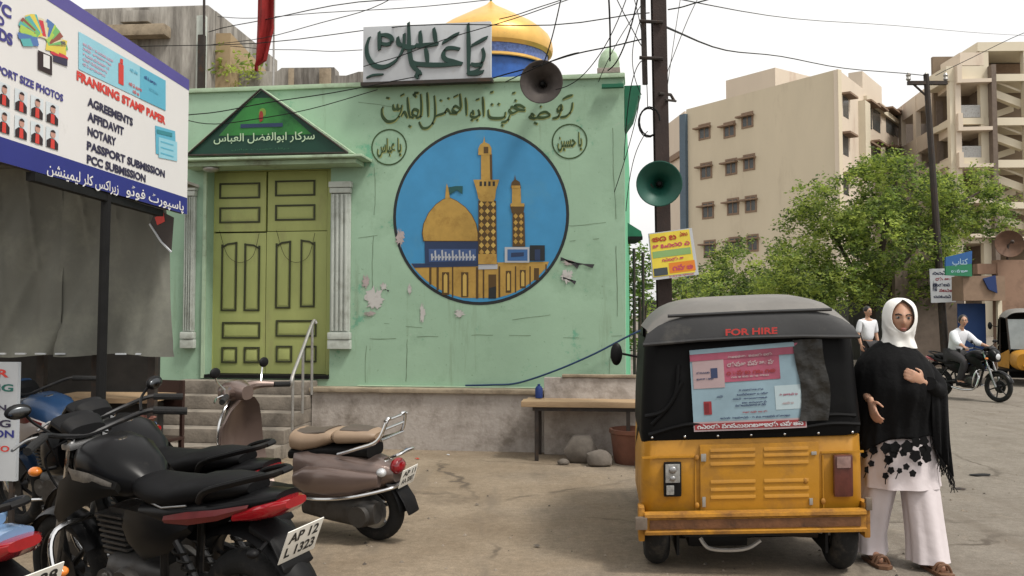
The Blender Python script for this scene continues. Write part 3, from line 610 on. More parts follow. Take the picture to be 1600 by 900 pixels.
# horn loudspeakers
def horn(name, label, c, aim, R, mat, mat2, mount):
    t = thing(name, label, 'loudspeaker', c); ax = Vector(aim).normalized()
    b = B(mat); b.lathe([(R * .16, -R * 1.25), (R * .2, -R * .9), (R * .34, -R * .5), (R * .62, -R * .15), (R * .97, .0), (R * 1.0, .012), (R * .96, .014), (R * .60, -R * .13), (R * .32, -R * .48), (R * .15, -R * .85), (.001, -R * .86)], (0, 0, 0), ax, 36); b.build('horn', t)
    b = B(mat2); b.lathe([(.001, -R * .4), (R * .07, -R * .42), (R * .13, -R * .55), (R * .14, -R * .8)], (0, 0, 0), ax, 20); b.build('phasing_plug', t)
    b = B(MAT['iron']); b.cyl(ax * (-R * 1.25), ax * (-R * 2.0), R * .33, R * .3, 20); b.build('driver_unit', t)
    b = B(MAT['iron']); b.tube([ax * (-R * .9) + Vector((0, 0, -.03)), Vector(mount) - Vector(c)], .016, 8); b.tube(smooth_pts([ax * (-R * .5) + Vector((-R * .4, 0, 0)), ax * (-R * .8) + Vector((0, 0, -R * .55)), ax * (-R * .5) + Vector((R * .4, 0, 0))], 5), .012, 6); b.build('bracket', t)
    return t
c = wl(P(846, 128, -.35)); horn('loudspeaker', 'dark grey horn loudspeaker on the shrine parapet beside the gold dome', c, (-.12, -1, -.10), .236, M('grey_brown_horn', (.055, .046, .042, 1), .7, .1, var=.3, scale=6, dirt=((.12, .105, .095, 1), .4, 5)), MAT['black'], wl((P(858, 120).x, WY + .1, zt + .03)))
# handrail and steps
st = thing('stairs', 'worn grey concrete steps leading up to the shrine door', 'steps', wl((P(375, 690, 0).x, 0, 0)), SF.rz)
fs = Fr(st.location, SF.rz); sx0, sx1 = fs.p(255, 640, -.3).x, px0 - P(375, 690, 0).x - .004
b = B(MAT['steps']); n = 5; H = (dbot - .02) / n
for i in range(n):
    b.box((sx0, -.26 * (n - 1 - i) - .02, .0 if i == 0 else H * i - .004), (sx1 - .0015 * i, WY - .005, H * (i + 1) - .006), bev=.014)
b.build('flight', st)
b = B(MAT['palegreen']); a = fs.p(286, 610, -.06); b.box((a.x - .09, -.275, H * 4 - .2), (a.x + .10, -.262, H * 4 - .02)); b.build('pale_patch', st)
hr = thing('handrail', 'slanting steel handrail at the side of the shrine steps', 'handrail', wl((P(470, 640, -.5).x, -.5, 0)), SF.rz)
fh = Fr(hr.location, SF.rz); b = B(MAT['steel']); a, c = fh.p(457, 588, -.45), fh.p(489, 503, .28); a.y, c.y = -.45, .28
b.tube(smooth_pts([a + Vector((0, -.03, -.10)), a, (a + c) / 2, c, c + Vector((.02, .05, -.02))], 4), .019, 10); b.build('rail', hr)
for k, tt in ((.02, 0), (.5, 0), (.97, 0)):
    q = a.lerp(c, k); b = B(MAT['steel']); b.cyl((q.x, q.y, max(0, (q.y + 1.0) * .5)), q, .016, n=8); b.build('post', hr)

# ------------------------------------------------------------------ buildings behind
MAT['beige'] = M('beige_render', S(208, 196, 172, .93), .9, var=.05, scale=.5, dirt=(S(184, 170, 148, .9), .4, .35), stretch=(1, 1, .3))
MAT['pink'] = M('pinkish_render', S(212, 198, 180, .93), .9, var=.05, scale=.5, dirt=(S(186, 156, 138, .8), .35, .4), stretch=(1, 1, .3))
MAT['cream'] = M('cream_render', S(214, 204, 182, .92), .9, var=.05, scale=.5)
MAT['dkglass'] = M('dark_window_glass', (.07, .075, .075, 1), .25, var=.3)
MAT['sun_shade'] = M('brown_sunshade', S(150, 126, 106, .75), .9, var=.15)
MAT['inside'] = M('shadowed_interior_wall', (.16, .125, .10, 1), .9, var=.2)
YB = 60.0
c0 = at(1075, 490, 72); c1 = at(1315, 490, 60); ztop = at(1312, 108, 60).z
bd = thing('hostel_building', 'beige multi storey block with small shaded windows rising behind the tree', 'building', (c1.x, c1.y, 0))
def wallseg(b, p, q, z0, z1, th, mat=None):
    """upright wall from p to q (world xy), thickness th to its left side"""
    d = (q - p); d.z = 0; d.normalize(); nn = Vector((-d.y, d.x, 0)) * th
    a = Vector((p.x, p.y, 0)); c = Vector((q.x, q.y, 0)); V = [a, c, c + nn, a + nn]
    b.add([(v.x, v.y, z0) for v in V] + [(v.x, v.y, z1) for v in V], [[0, 1, 2, 3], [7, 6, 5, 4], [0, 4, 5, 1], [1, 5, 6, 2], [2, 6, 7, 3], [3, 7, 4, 0]], mat)
inv = Matrix.Translation(-bd.location)
e0 = at(1408, 490, 74); e1 = at(1500, 490, 61)
b = B(MAT['beige']); wallseg(b, c0, c1, 0, ztop, .4); b.build('side_block', bd, inv=inv)
FB = Fr((c0.x, c0.y, 0), math.atan2(c1.y - c0.y, c1.x - c0.x))
mB = FB.m
def onto(bb, Fm): 
    bb.T = inv @ Fm; return bb
for row in ((205, 202, 187), (266, 260, 253), (328, 322, 318), (388, 383, 379)):
    for cx, y in zip((1101, 1140, 1168), row):
        cx += (y - row[0]) * 0 + (row[0] - 205) * .045
        a, c = FB.p(cx - 9, y + 15, 0), FB.p(cx + 9, y - 14, 0)
        b = onto(B(MAT['sun_shade']), mB); t = .14
        b.box((a.x, -.05, a.z), (a.x + t, .02, c.z)); b.box((c.x - t, -.05, a.z), (c.x, .02, c.z)); b.box((a.x + t, -.05, a.z), (c.x - t, .02, a.z + t)); b.box((a.x + t, -.05, c.z - t), (c.x - t, .02, c.z)); b.box(((a.x + c.x) / 2 - .05, -.045, a.z + t), ((a.x + c.x) / 2 + .05, .02, c.z - t))
        wf = b.build('window', bd)
        b = onto(B(MAT['dkglass']), mB); b.box((a.x + .1, -.03, a.z + .1), (c.x - .1, -.004, c.z - .1)); b.build('pane', wf)
        b = onto(B(MAT['sun_shade']), mB); b.box((a.x - .30, -.42, c.z - (c.z - a.z) * .30), (c.x + .12, -.053, c.z - (c.z - a.z) * .30 + .12)); b.build('sunshade', wf)
b = onto(B(M('blue_grey_drainpipe', S(92, 112, 128, .7), .5)), mB); b.box((-.5, -.3, 0), (.15, -.002, ztop - .4)); b.build('drainpipe', bd)
# the part left of the drain pipe, set back, and the roof room
d0 = at(1046, 490, 80); b = B(MAT['pink']); d1 = at(1072, 490, 75); wallseg(b, d0, d1, 0, at(1062, 182, 77).z, 6); b.build('left_wing', bd, inv=inv)
b = B(MAT['sun_shade']); q = at(1047, 235, 79.5); q2 = at(1070, 205, 75); wallseg(b, q + Vector((-.2, -.5, 0)), q2 + Vector((-.2, -.5, 0)), q.z - 1.2, q.z - .7, .6); b.build('stair_band', bd, inv=inv)
q0, q1 = at(1138, 490, 74), at(1216, 490, 70); b = B(MAT['pink']); wallseg(b, q0, q1, ztop - 1, at(1180, 116, 72).z, 6)
b.build('roof_room', bd, inv=inv)
# inner face B, c1 to inner corner; sunlight put into its pinkish colour
b = B(MAT['pink']); wallseg(b, c1 + Vector((.02, .0, 0)), e0, 0, ztop - .02, .3); 
q0, q1 = at(1350, 490, 65.5), at(1384, 490, 70); wallseg(b, q0 + Vector((.1, -.2, 0)), q1, ztop - .5, at(1350, 112, 65.5).z, 1.0)
b.build('inner_wall', bd, inv=inv)
FI = Fr((c1.x, c1.y, 0), math.atan2(e0.y - c1.y, e0.x - c1.x))
def hole(Fm, x0, z0, x1, z1, name, mat, parent, proud=.03, ledge=True):
    b = onto(B(mat), Fm); b.box((x0, -proud, z0), (x1, .02, z1)); o = b.build(name, parent)
    if ledge:
        b = onto(B(MAT['sun_shade']), Fm); b.box((x0 - .25, -.6, z1 + .02), (x1 + .4, -.003, z1 + .16)); b.build('sunshade', o)
    return o
for px, ys in ((1321, (168, 228, 290)), (1356, (182, 245)), (1369, (188, 243)), (1390, (193, 250)), (1401, (197, 252))):
    for y in ys:
        wd = 4 if px < 1330 else 5.5; a, c = FI.p(px - wd, y + 13, 0), FI.p(px + wd, y - 13, 0)
        hole(FI.m, a.x, a.z, c.x, c.z, 'window', MAT['dkglass'], bd)
b = onto(B(MAT['cream']), FI.m); a = FI.p(1345, 300, 0); c = FI.p(1378, 300, 0); b.box((FI.p(1340, 130, 0).x, -.5, 0), (FI.p(1348, 130, 0).x, -.003, ztop - 1.2)); b.box((FI.p(1349, 150, 0).x, -.25, FI.p(1360, 166, 0).z), (FI.p(1406, 150, 0).x, -.0035, FI.p(1360, 158, 0).z)); b.build('projecting_band', bd)
# right wing with open galleries and the staircase bay
rw = thing('gallery_building', 'cream block with open galleries and zigzag staircase bay behind the second utility pole', 'building', (e1.x, e1.y, 0))
inv = Matrix.Translation(-rw.location)
FG = Fr((e0.x, e0.y, 0), math.atan2(e1.y - e0.y, e1.x - e0.x))
zr = at(1498, 103, 61).z; G = lambda x, y: FG.p(x, y, 0)
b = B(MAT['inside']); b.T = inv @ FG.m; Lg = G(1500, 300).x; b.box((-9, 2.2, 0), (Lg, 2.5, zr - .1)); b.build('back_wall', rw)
b = B(MAT['pink']); b.T = inv @ FG.m
for (ya, yb) in ((98, 128), (176, 204), (238, 262), (296, 318), (352, 372)):
    zt_, zb2 = G(1498, ya).z, G(1498, yb).z; b.box((0, 0, zb2), (Lg, .3, zt_))
    b.box((0, .302, zb2), (Lg, 2.2, zb2 + .25))
for px in (1409, 1432, 1459, 1494): 
    x = G(px, 300).x; b.box((x - .35, -.05, 0), (x + .35, .32, zr - .03))
b.build('gallery_front', rw)
FS = Fr((e1.x, e1.y, 0), R_(-2)); Q = lambda x, y, o=0: FS.p(x, y, o)
MAT['stairin'] = M('stair_bay_wall', S(150, 132, 112, .6), .9, var=.12, scale=.8)
b = B(MAT['stairin']); b.T = inv @ FS.m; xe = Q(1660, 300).x; z_top2 = Q(1540, 66).z; b.box((0, 3.4, 0), (xe, 3.7, z_top2)); b.build('stair_back_wall', rw)
b = B(MAT['cream']); b.T = inv @ FS.m
for px in (1489, 1537, 1606): 
    x = Q(px + 3, 200).x; b.box((x - .3, 0, 0), (x + .3, .45, (zr if px < 1500 else z_top2) - .35))
for (ya, yb, xa, xb) in ((103, 126, 1480, 1536), (184, 194, 1490, 1540), (246, 256, 1490, 1540), (308, 318, 1490, 1540), (66, 80, 1530, 1660), (116, 127, 1538, 1660), (184, 196, 1538, 1660), (250, 262, 1538, 1660), (316, 326, 1538, 1660), (370, 380, 1490, 1660)):
    b.box((Q(xa, 200).x, -.03, Q(1540, yb).z), (Q(xb, 200).x, 3.38, Q(1540, ya).z))
b.build('slab_frame', rw)
b = B(MAT['cream']); b.T = inv @ FS.m
for (ya, yb) in ((128, 184), (196, 250), (262, 316), (326, 372)):
    x0, x1 = Q(1544, 200).x, Q(1604, 200).x; z0, z1 = Q(1540, yb).z, Q(1540, ya).z; zm_ = (z0 + z1) / 2
    b.prism([(x0, z1 - .1), (x1, zm_ + .1), (x1, zm_ - .45), (x0, z1 - .65)], .5, 1.0); b.prism([(x1, zm_), (x0, z0 + .35), (x0, z0 - .1), (x1, zm_ - .45)], 1.6, 2.0)
    b.prism([(x0, z1 + .55), (x1, zm_ + .75), (x1, zm_ + .6), (x0, z1 + .4)], .5, .6)
b.build('stair_flight', rw)
b = B(MAT['steel']); b.T = inv @ FS.m
for ya in (172, 236):
    b = B(MAT['steel']); b.T = inv @ FS.m; x0, x1 = Q(1497, 200).x, Q(1534, 200).x; z = Q(1500, ya).z
    for k in range(12): b.box((x0 + (x1 - x0) * k / 12, .05, z - .5), (x0 + (x1 - x0) * k / 12 + .12, .1, z + .25))
    b.box((x0, .04, z + .25), (x1, .12, z + .35)); b.build('balcony_railing', rw)
for ya, yb in ((140, 184), (206, 246), (268, 300)):
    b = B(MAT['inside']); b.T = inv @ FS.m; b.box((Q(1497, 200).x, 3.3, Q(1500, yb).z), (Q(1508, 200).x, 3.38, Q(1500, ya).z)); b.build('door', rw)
b = B(MAT['pink']); b.T = inv @ FS.m; b.box((Q(1500, 100).x, -.02, Q(1540, 102).z), (Q(1537, 100).x, 3, Q(1520, 82).z)); b.build('roof_step', rw)
b = B(MAT['dkglass']); b.T = inv @ FS.m; b.box((Q(1556, 90).x, 2.9, Q(1560, 116).z), (Q(1660, 90).x, 3.0, Q(1560, 82).z), mat=MAT['sun_shade']); b.build('top_gallery_wall', rw)

# shop row on the far right with signs and a dish
sh = thing('corner_shop', 'low brown walled shop with dark open front and broad lintel beyond the road', 'shop', (at(1550, 560, 24).x, 24, 0))
FH = Fr(sh.location, R_(-4)); H = lambda x, y, o=0: FH.p(x, y, o)
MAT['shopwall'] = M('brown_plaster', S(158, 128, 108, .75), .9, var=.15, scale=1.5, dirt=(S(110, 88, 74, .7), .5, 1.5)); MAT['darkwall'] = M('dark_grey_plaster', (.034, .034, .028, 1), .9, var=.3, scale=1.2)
b = B(MAT['shopwall']); z0 = H(1560, 406).z; x0, x1 = H(1560, 450).x, H(1720, 450).x; b.box((x0, 0, 0), (x1, .3, z0)); b.box((H(1528, 405).x, .05, H(1528, 428).z), (x0 - .003, .3, z0 - .1)); b.build('side_wall', sh)
b = B(MAT['sun_shade']); b.box((H(1493, 432).x, -.35, H(1493, 470).z), (x0 - .004, .28, H(1493, 432).z)); b.build('lintel', sh)
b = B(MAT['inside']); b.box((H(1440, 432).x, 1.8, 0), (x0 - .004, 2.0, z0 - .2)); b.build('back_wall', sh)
b = B(flat('blue_shutter', 38, 78, 140, .6)); b.box((H(1507, 470).x, .4, 0), (H(1552, 470).x, .45, H(1507, 474).z)); b.build('shutter', sh)
b = B(flat('blue_awning_cloth', 30, 60, 120, .6)); b.prism([(H(1536, 435, -.5).x, H(1536, 435, -.5).z), (H(1556, 430, -.5).x, H(1556, 430, -.5).z), (H(1559, 458, -.5).x, H(1559, 458, -.5).z), (H(1545, 452, -.5).x, H(1545, 452, -.5).z)], -.42, -.37); b.build('cloth', sh)
b = B(MAT['cream']); b.box((H(1556, 470).x, -.1, 0), (H(1563, 470).x, .0 - .003, H(1556, 464).z)); b.build('pier', sh)
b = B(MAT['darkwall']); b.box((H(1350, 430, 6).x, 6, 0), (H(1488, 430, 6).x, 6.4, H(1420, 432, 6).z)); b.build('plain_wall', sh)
FHm = FH.m
q = FHm @ H(1505, 412, -.5)
ss = thing('shop_sign', 'blue and green shop sign board above the dark shop lintel', 'sign', (q.x, q.y, q.z - .34), FH.rz); FX = Fr(ss.location, FH.rz); X = lambda x, y, o=0: FX.p(x, y, o)
b = B(flat('sign_blue', 44, 98, 160, .75)); a, c, dd, e = X(1478, 430), X(1519, 432), X(1519, 392), X(1478, 402)
b.prism([(a.x, (a.z + e.z) / 2), (c.x, (c.z + dd.z) / 2), (dd.x, dd.z), (e.x, e.z)], 0, .08); b.build('blue_panel', ss)
b = B(flat('sign_green', 44, 130, 92, .75)); b.prism([(a.x, a.z), (c.x, c.z), (c.x, (c.z + dd.z) / 2 - .003), (a.x, (a.z + e.z) / 2 - .003)], 0, .08); b.build('green_panel', ss)
b = B(flat('sign_pale_text', 170, 200, 215, .8)); lettering(b, arabic('کتاب'), X(1488, 412).x, X(1488, 416).z, X(1512, 408).x, X(1488, 404).z, -.004, None, .01)
for qd in scrawl(X(1486, 424).x, X(1488, 426).z, X(1512, 424).x, X(1488, 421).z, 5): b.poly([(x, -.004, z) for x, z in qd])
b.build('lettering', ss)
q = FHm @ H(1577, 381, -.2); sdh = thing('satellite_dish', 'rusty brown mesh satellite dish on the shop roof', 'dish', (q.x, q.y, z0))
R0 = .36; b = B(M('rusty_dish', S(104, 76, 58, .7), .7, .2, var=.3, scale=6)); cdish = Vector((0, 0, q.z - z0)); ax = Vector((-.25, -1, .12)).normalized()
b.lathe([(.001, -.12), (R0 * .4, -.10), (R0 * .8, -.03), (R0 * 1.02, .02), (R0 * 1.0, .03), (R0 * .78, -.02), (R0 * .4, -.085), (.001, -.105)], cdish, ax, 30); b.build('reflector', sdh)
b = B(MAT['iron']); b.cyl((0, .12, 0), cdish - ax * .1, .03); b.cyl(cdish - ax * .05, cdish + ax * .28, .012); b.ell(cdish + ax * .28, (.05, .05, .05)); b.build('mast', sdh)

# old unplastered house at the back left
oc = at(318, 490, 14.2); oh = thing('old_house', 'weathered raw concrete house with dark streaks standing behind the billboard', 'building', (oc.x, oc.y, 0), R_(-5))
FO = Fr(oh.location, R_(-5)); O = lambda x, y, o=0: FO.p(x, y, o)
MAT['oldconc'] = M('streaked_concrete', (.37, .35, .315, 1), .95, var=.42, scale=1.1, bump=.5, bscale=9, dirt=((.06, .052, .045, 1), .78, 1.5), stretch=(2.2, 2.2, .32))
zo = O(306, 8).z; b = B(MAT['oldconc']); x0 = O(60, 100).x
b.box((x0, 0, 0), (-.0, .3, zo), bev=.03); b.box((-.32, .302, 0), (0, 3.2, zo), bev=.0)
b.build('wall', oh)
b = B(MAT['oldconc']); b.box((x0, -.25, O(240, 62).z), (O(268, 62).x, -.003, O(240, 44).z), bev=.04, mat=MAT['ledge']); b.box((O(196, 20).x, -.18, O(196, 40).z), (O(240, 20).x, -.004, O(196, 22).z), bev=.02); b.box((O(310, 90).x, -.10, 0), (-.002, -.003, zo - .2), bev=.02, mat=MAT['pilaster']); b.build('ledge', oh)
b = B(MAT['iron']); b.box((O(317, 100).x, -.2, O(317, 144).z), (O(326, 100).x, -.11, O(320, 60).z)); b.cyl((O(325, 90).x, -.15, O(325, 90).z), (O(325, 0).x, -.15, O(325, -20).z), .02); b.build('drainpipe', oh)
# sloping stair wall going back
b = B(MAT['ledge']); ya, yb = 3.21, 5.6
b.add([(.0, .31, O(325, 38).z - .05), (.0, yb, O(325, 38).z - .65), (.0, yb, 0), (.0, .31, 0), (.25, .31, O(325, 38).z - .05), (.25, yb, O(325, 38).z - .65), (.25, yb, 0), (.25, .31, 0)], [[0, 1, 2, 3], [7, 6, 5, 4], [0, 4, 5, 1], [1, 5, 6, 2], [2, 6, 7, 3], [3, 7, 4, 0]], M('tan_plaster', S(172, 150, 118, .8), .9, var=.15, scale=1.5)); b.build('stair_wall', oh)
# ruined parapet between the house and the sign
q = at(440, 490, 14.8); pw = thing('ruined_wall', 'broken stained concrete parapet wall showing above the shrine roof', 'wall', (q.x, q.y, 0), R_(-4)); FP = Fr(pw.location, R_(-4)); U = lambda x, y, o=0: FP.p(x, y, o)
b = B(MAT['oldconc']); 
b.prism([(U(330, 118).x, 0), (U(620, 118).x, 0), (U(620, 114).x, U(620, 112).z), (U(560, 112).x, U(560, 112).z), (U(541, 122).x, U(541, 118).z), (U(524, 118).x, U(524, 118).z), (U(522, 105).x, U(522, 105).z), (U(440, 106).x, U(440, 106).z), (U(432, 112).x, U(432, 112).z), (U(380, 108).x, U(380, 110).z), (U(330, 106).x, U(330, 106).z)], 0, .3); b.build('wall', pw)
for xa, xb, yy in ((336, 352, 112), (452, 460, 108), (500, 518, 108)):
    b = B(MAT['ledge']); b.box((U(xa, 120).x, -.06, U(xa, 150).z), (U(xb, 120).x, -.003, U(xa, yy).z), bev=.015); b.build('pier', pw)

# flag on its pole
q = wl((0, 2.0, 0)); fy = q.y; fp = at(427, 138, fy + .4); fl = thing('flag_pole', 'thin grey pole carrying a long red flag above the shrine pediment', 'flag pole', (fp.x, fp.y, zt - .2))
b = B(MAT['steel']); tp = at(430, -60, fp.y) - fl.location; b.cyl((0, 0, 0), (0, 0, tp.z), .016, .012); b.build('pole', fl)
b = B(M('red_cloth', S(150, 24, 22, .62), .8, var=.25, scale=4, bump=.2, bscale=14)); rows = []
for i in range(22):
    t = i / 21; y = -60 + t * 172; xl_ = 404 - 5 * t; xr_ = 430 - max(0, t - .62) * 45
    if t > .95: xl_, xr_ = 399, 404
    A0 = at(xl_, y, fp.y) - fl.location; A1 = at(xr_, y, fp.y) - fl.location
    rows.append([A0.lerp(A1, k / 9) + Vector((0, .05 * math.sin(k * 1.1 + t * 3) - .02, 0)) for k in range(10)])
b.loft(rows, caps=False, closed=False); f_ = b.build('red_flag', None, inv=None); f_.location = fl.location; tag(f_, 'long red flag hanging limp from the thin pole above the shrine', 'flag', None, 'thing')

# ------------------------------------------------------------------ utility poles, posters, cables
pb = at(1041, 490, 8.9); up = thing('utility_pole', 'rusty brown steel utility pole behind the auto rickshaw', 'utility pole', (pb.x, pb.y, 0))
tp = at(1026, -140, 8.9); dv = Vector((tp.x - pb.x, 0, tp.z)); rotp = Matrix.Rotation(math.atan2(dv.x, dv.z), 3, 'Y')
b = B(MAT['pole'])
for (lo, hi) in (((-.068, -.07, 0), (.068, -.056, tp.z)), ((-.068, .056, 0), (.068, .07, tp.z)), ((-.02, -.0555, 0), (.02, .0555, tp.z))):
    bb = B(MAT['pole']); bb.box(lo, hi); b.add([rotp @ Vector((v.x, v.y, v.z)) for v in bb.v], bb.f)
b.build('post', up); PL = lambda x, y, o=0.: at(x, y, 8.9 + o) - up.location
b = B(MAT['iron']); b.tube([PL(1004, -60), PL(1005, 20), PL(1008, 132)], .028, 8); b.build('conduit', up)
for y in (33, 90, -20):
    b = B(MAT['iron']); b.tube([PL(999, y, -.05), PL(1036, y + 2, -.1)], .018, 6); b.build('clamp', up)
b = B(MAT['iron']); b.tube([PL(1030, 146, -.1), PL(1048, 148), PL(1053, 157)], .016, 6); b.tube([PL(1040, 156, -.1), PL(1056, 158)], .012, 6); b.build('hook', up)
c = PL(1013, 192); b = B(MAT['black']); b.tube([c + Vector((math.cos(k * .4) * .10, -.1 + .004 * k, math.sin(k * .4) * .142)) for k in range(34)], .008, 6); b.build('cable_coil', up)
q = at(1030, 287, 8.48); horn('loudspeaker', 'dark green horn loudspeaker clamped to the rusty utility pole', q, (-.17, -1, -.12), .218, M('green_horn', (.008, .065, .045, 1), .45, .1, var=.15, scale=4), MAT['black'], at(1034, 287, 8.86))
# yellow poster
pp = [at(x, y, 8.68) for x, y in ((1020, 438), (1092, 429), (1081, 356), (1013, 365))]
po = thing('poster', 'faded yellow poster tied to the rusty utility pole', 'poster', pp[0]); k_ = [v - pp[0] for v in pp]
def uv(u, v, o=0.): 
    p = (k_[0] * (1 - u) + k_[1] * u) * (1 - v) + (k_[3] * (1 - u) + k_[2] * u) * v; return (p.x, p.y - o, p.z)
def q4(b, u0, v0, u1, v1, o, mat): b.poly([uv(u0, v0, o), uv(u1, v0, o), uv(u1, v1, o), uv(u0, v1, o)], mat)
b = B(MAT['signwhite']); b.add([uv(0, 0), uv(1, 0), uv(1, 1), uv(0, 1), uv(0, 0, -.02), uv(1, 0, -.02), uv(1, 1, -.02), uv(0, 1, -.02)], [[0, 1, 2, 3], [7, 6, 5, 4], [0, 4, 5, 1], [1, 5, 6, 2], [2, 6, 7, 3], [3, 7, 4, 0]]); b.build('backing', po)
b = B(); py = flat('poster_yellow', 226, 204, 70, .85, var=.12); pr = flat('poster_red', 176, 60, 40, .8); pm = flat('poster_magenta', 196, 70, 100, .8); po_ = flat('poster_orange', 220, 130, 40, .85); pg = flat('poster_green', 140, 176, 110, .8); pdk = flat('poster_dark', 70, 80, 84, .7)
q4(b, .02, .06, .93, .98, .003, py); q4(b, .05, .46, .9, .60, .005, pg); q4(b, .38, .1, .95, .32, .005, po_); q4(b, .04, .08, .34, .24, .006, pdk)
rnd = random.Random(3)
def ptext(b, u0, v0, u1, v1, o, mat, txt):
    V, Fc = textV(txt, 0, 0, 1, 1, .03); b.add([uv(u0 + (u1 - u0) * x, v0 + (v1 - v0) * z, o) for x, z in V], Fc, mat)
for k, (u0, v0, u1, v1, mt) in enumerate(((.06, .80, .62, .93, pr), (.70, .84, .88, .95, pr), (.06, .65, .9, .76, pm), (.24, .36, .72, .44, pm), (.45, .14, .9, .27, pm), (.36, .015, .9, .055, pr))):
    for qd in scrawl(u0, v0, u1, v1, k): b.poly([uv(x, z, .007) for x, z in qd], mt)
b.build('print', po)
# second pole with crossarm
p2 = at(1478, 560, 25); u2 = thing('electric_pole', 'slim dark electric pole with crossarm and a white notice in front of the gallery block', 'utility pole', (p2.x, p2.y, 0)); t2 = at(1447, 116, 25) - u2.location
b = B(MAT['iron']); b.cyl((0, 0, 0), t2, .11, .075, 10); b.build('post', u2)
b = B(MAT['iron']); z = t2.z - .25; b.box((t2.x - .52, -.06, z - .05), (t2.x + .58, .06, z + .05)); b.tube([(t2.x - .4, 0, z), (t2.x + .03, 0, z - .4)], .03, 6); b.build('crossarm', u2)
for dx in (-.5, .0, .55): 
    b = B(MAT['steel']); b.lathe([(.03, 0), (.07, .05), (.05, .12), (.07, .17), (.03, .24), (.001, .25)], (t2.x + dx, 0, z + .052), n=10); b.build('insulator', u2)
q = at(1473, 446, 24.8); nb = thing('notice', 'white printed notice board with dark lettering tied to the slim electric pole', 'notice', (q.x, q.y, q.z - .47)); 
b = B(MAT['signwhite']); b.box((-.34, 0, 0), (.34, .03, .94), rot=Matrix.Rotation(R_(-2), 3, 'Y')); b.build('panel', nb)
b = B(flat('notice_ink', 52, 58, 84, .7)); nr = flat('notice_red', 150, 50, 60, .7)
for i, (x0, y, x1, h, mt) in enumerate(((-.28, .76, .1, .12, None), (-.2, .60, .26, .10, nr), (-.28, .44, .2, .10, None), (-.1, .29, .28, .09, nr), (-.26, .12, .22, .10, None), (-.28, .30, -.16, .3, None))):
    for qd in scrawl(x0, y, x1, y + h, i + 9): b.poly([(x, -.004, z) for x, z in qd], mt)
b.build('print', nb)
# cables: (points in the photograph with depth), each a cable of its own
CB = [((1015, 20, 8.9), (640, 40, 10.2), (180, 75, 13.8), .35, .007, 'thick cable from the rusty pole sagging past the sign to the old house'),
      ((1012, -10, 8.9), (560, 3, 11), (326, 50, 14.2), .2, .008, 'thin cable from the rusty pole down to the corner of the old house'),
      ((1010, 60, 8.9), (900, 84, 9.4), (770, 122, 9.9), .05, .009, 'short cable from the rusty pole to the sign end'),
      ((880, -20, 9.3), (862, 60, 9.35), (846, 105, 9.4), .0, .008, 'black lead dropping to the grey horn loudspeaker'),
      ((1000, -20, 8.9), (976, 70, 9.2), (950, 110, 9.7), .02, .009, 'dark cable slanting from the pole to the corner finial'),
      ((1003, 95, 8.9), (985, 140, 9.2), (975, 250, 9.4), .03, .006, 'loose wire hanging beside the shrine corner'),
      ((950, -20, 9.6), (953, 40, 9.7), (953, 96, 9.8), .0, .012, 'upright conductor rising from the corner finial'),
      ((985, -20, 9), (930, 95, 9.3), (868, 140, 9.4), .02, .006, 'fine wire crossing behind the grey horn'),
      ((1040, 42, 8.9), (1220, 88, 20), (1446, 118, 25), .3, .014, 'long cable between the rusty pole and the slim electric pole'),
      ((1044, 15, 8.9), (1085, 5, 8.5), (1130, -10, 8), .02, .008, 'cable leaving the rusty pole upward over the road'),
      ((1040, 120, 8.9), (1075, 30, 9.5), (1100, -20, 10), .02, .005, 'fine wire rising steeply beside the rusty pole'),
      ((1700, 10, 30), (1580, 60, 27), (1462, 118, 25), .1, .012, 'cable from the slim electric pole out over the galleries'),
      ((290, 180, 9.9), (420, 160, 10), (650, 120, 9.9), .06, .007, 'cable drooping along the wall over the pediment'),
      ((290, 187, 9.9), (400, 186, 10), (590, 140, 9.9), .05, .006, 'second lower cable drooping across the pediment'),
      ((340, 26, 14), (500, 20, 12), (900, -15, 10), .1, .006, 'thin high wire crossing the red flag'),
      ((360, 72, 13), (470, 78, 12.4), (566, 78, 11), .05, .006, 'faint wire running from the flag to the sign'),
      ((780, 30, 9.2), (840, 12, 9.1), (930, -20, 9), .02, .006, 'wire crossing in front of the gold dome'),
      ((568, 104, 9.7), (700, 60, 9.5), (930, -15, 9.2), .08, .006, 'wire slanting across the calligraphy sign'),
      ((998, 150, 8.9), (990, 200, 9), (960, 300, 9.5), .03, .005, 'hanging lead beside the coil on the pole'),
      ((955, -20, 9.2), (985, 40, 9), (1008, 80, 8.9), .02, .006, 'wire slanting down into the pole clamp'),
      ((1022, -20, 8.9), (968, 60, 9.2), (935, 128, 9.6), .02, .005, 'fine lead from the pole top down to the corner of the green wall'),
      ((1000, 34, 8.9), (988, 92, 9.0), (1002, 148, 8.9), .02, .005, 'slack loop of wire between the two pole clamps'),
      ((1012, 205, 8.9), (990, 250, 9.1), (978, 330, 9.4), .02, .005, 'wire trailing from the cable coil down past the shrine corner'),
      ((985, -20, 9.1), (1004, 60, 8.95), (1012, 170, 8.85), .02, .005, 'thin wire running down beside the conduit to the coil'),
      ((1066, -20, 9.2), (1052, 70, 9), (1041, 150, 8.9), .0, .004, 'faint wire falling to the hook on the rusty pole'),
      ((1700, 60, 40), (1400, 40, 25), (1044, -5, 8.9), .2, .008, 'long faint wire high over the road to the rusty pole'),
      ((640, -20, 10), (500, 36, 11), (330, 70, 14), .1, .006, 'thin wire crossing above the pediment to the old house'),
      ((905, 82, 9.3), (860, 96, 9.4), (790, 128, 9.8), .0, .007, 'stub of cable between the grey horn and the roof sign'),
      ((1270, 300, 60), (1200, 330, 60), (1070, 420, 60), .0, .05, 'grey cable stretched across the beige side wall')]
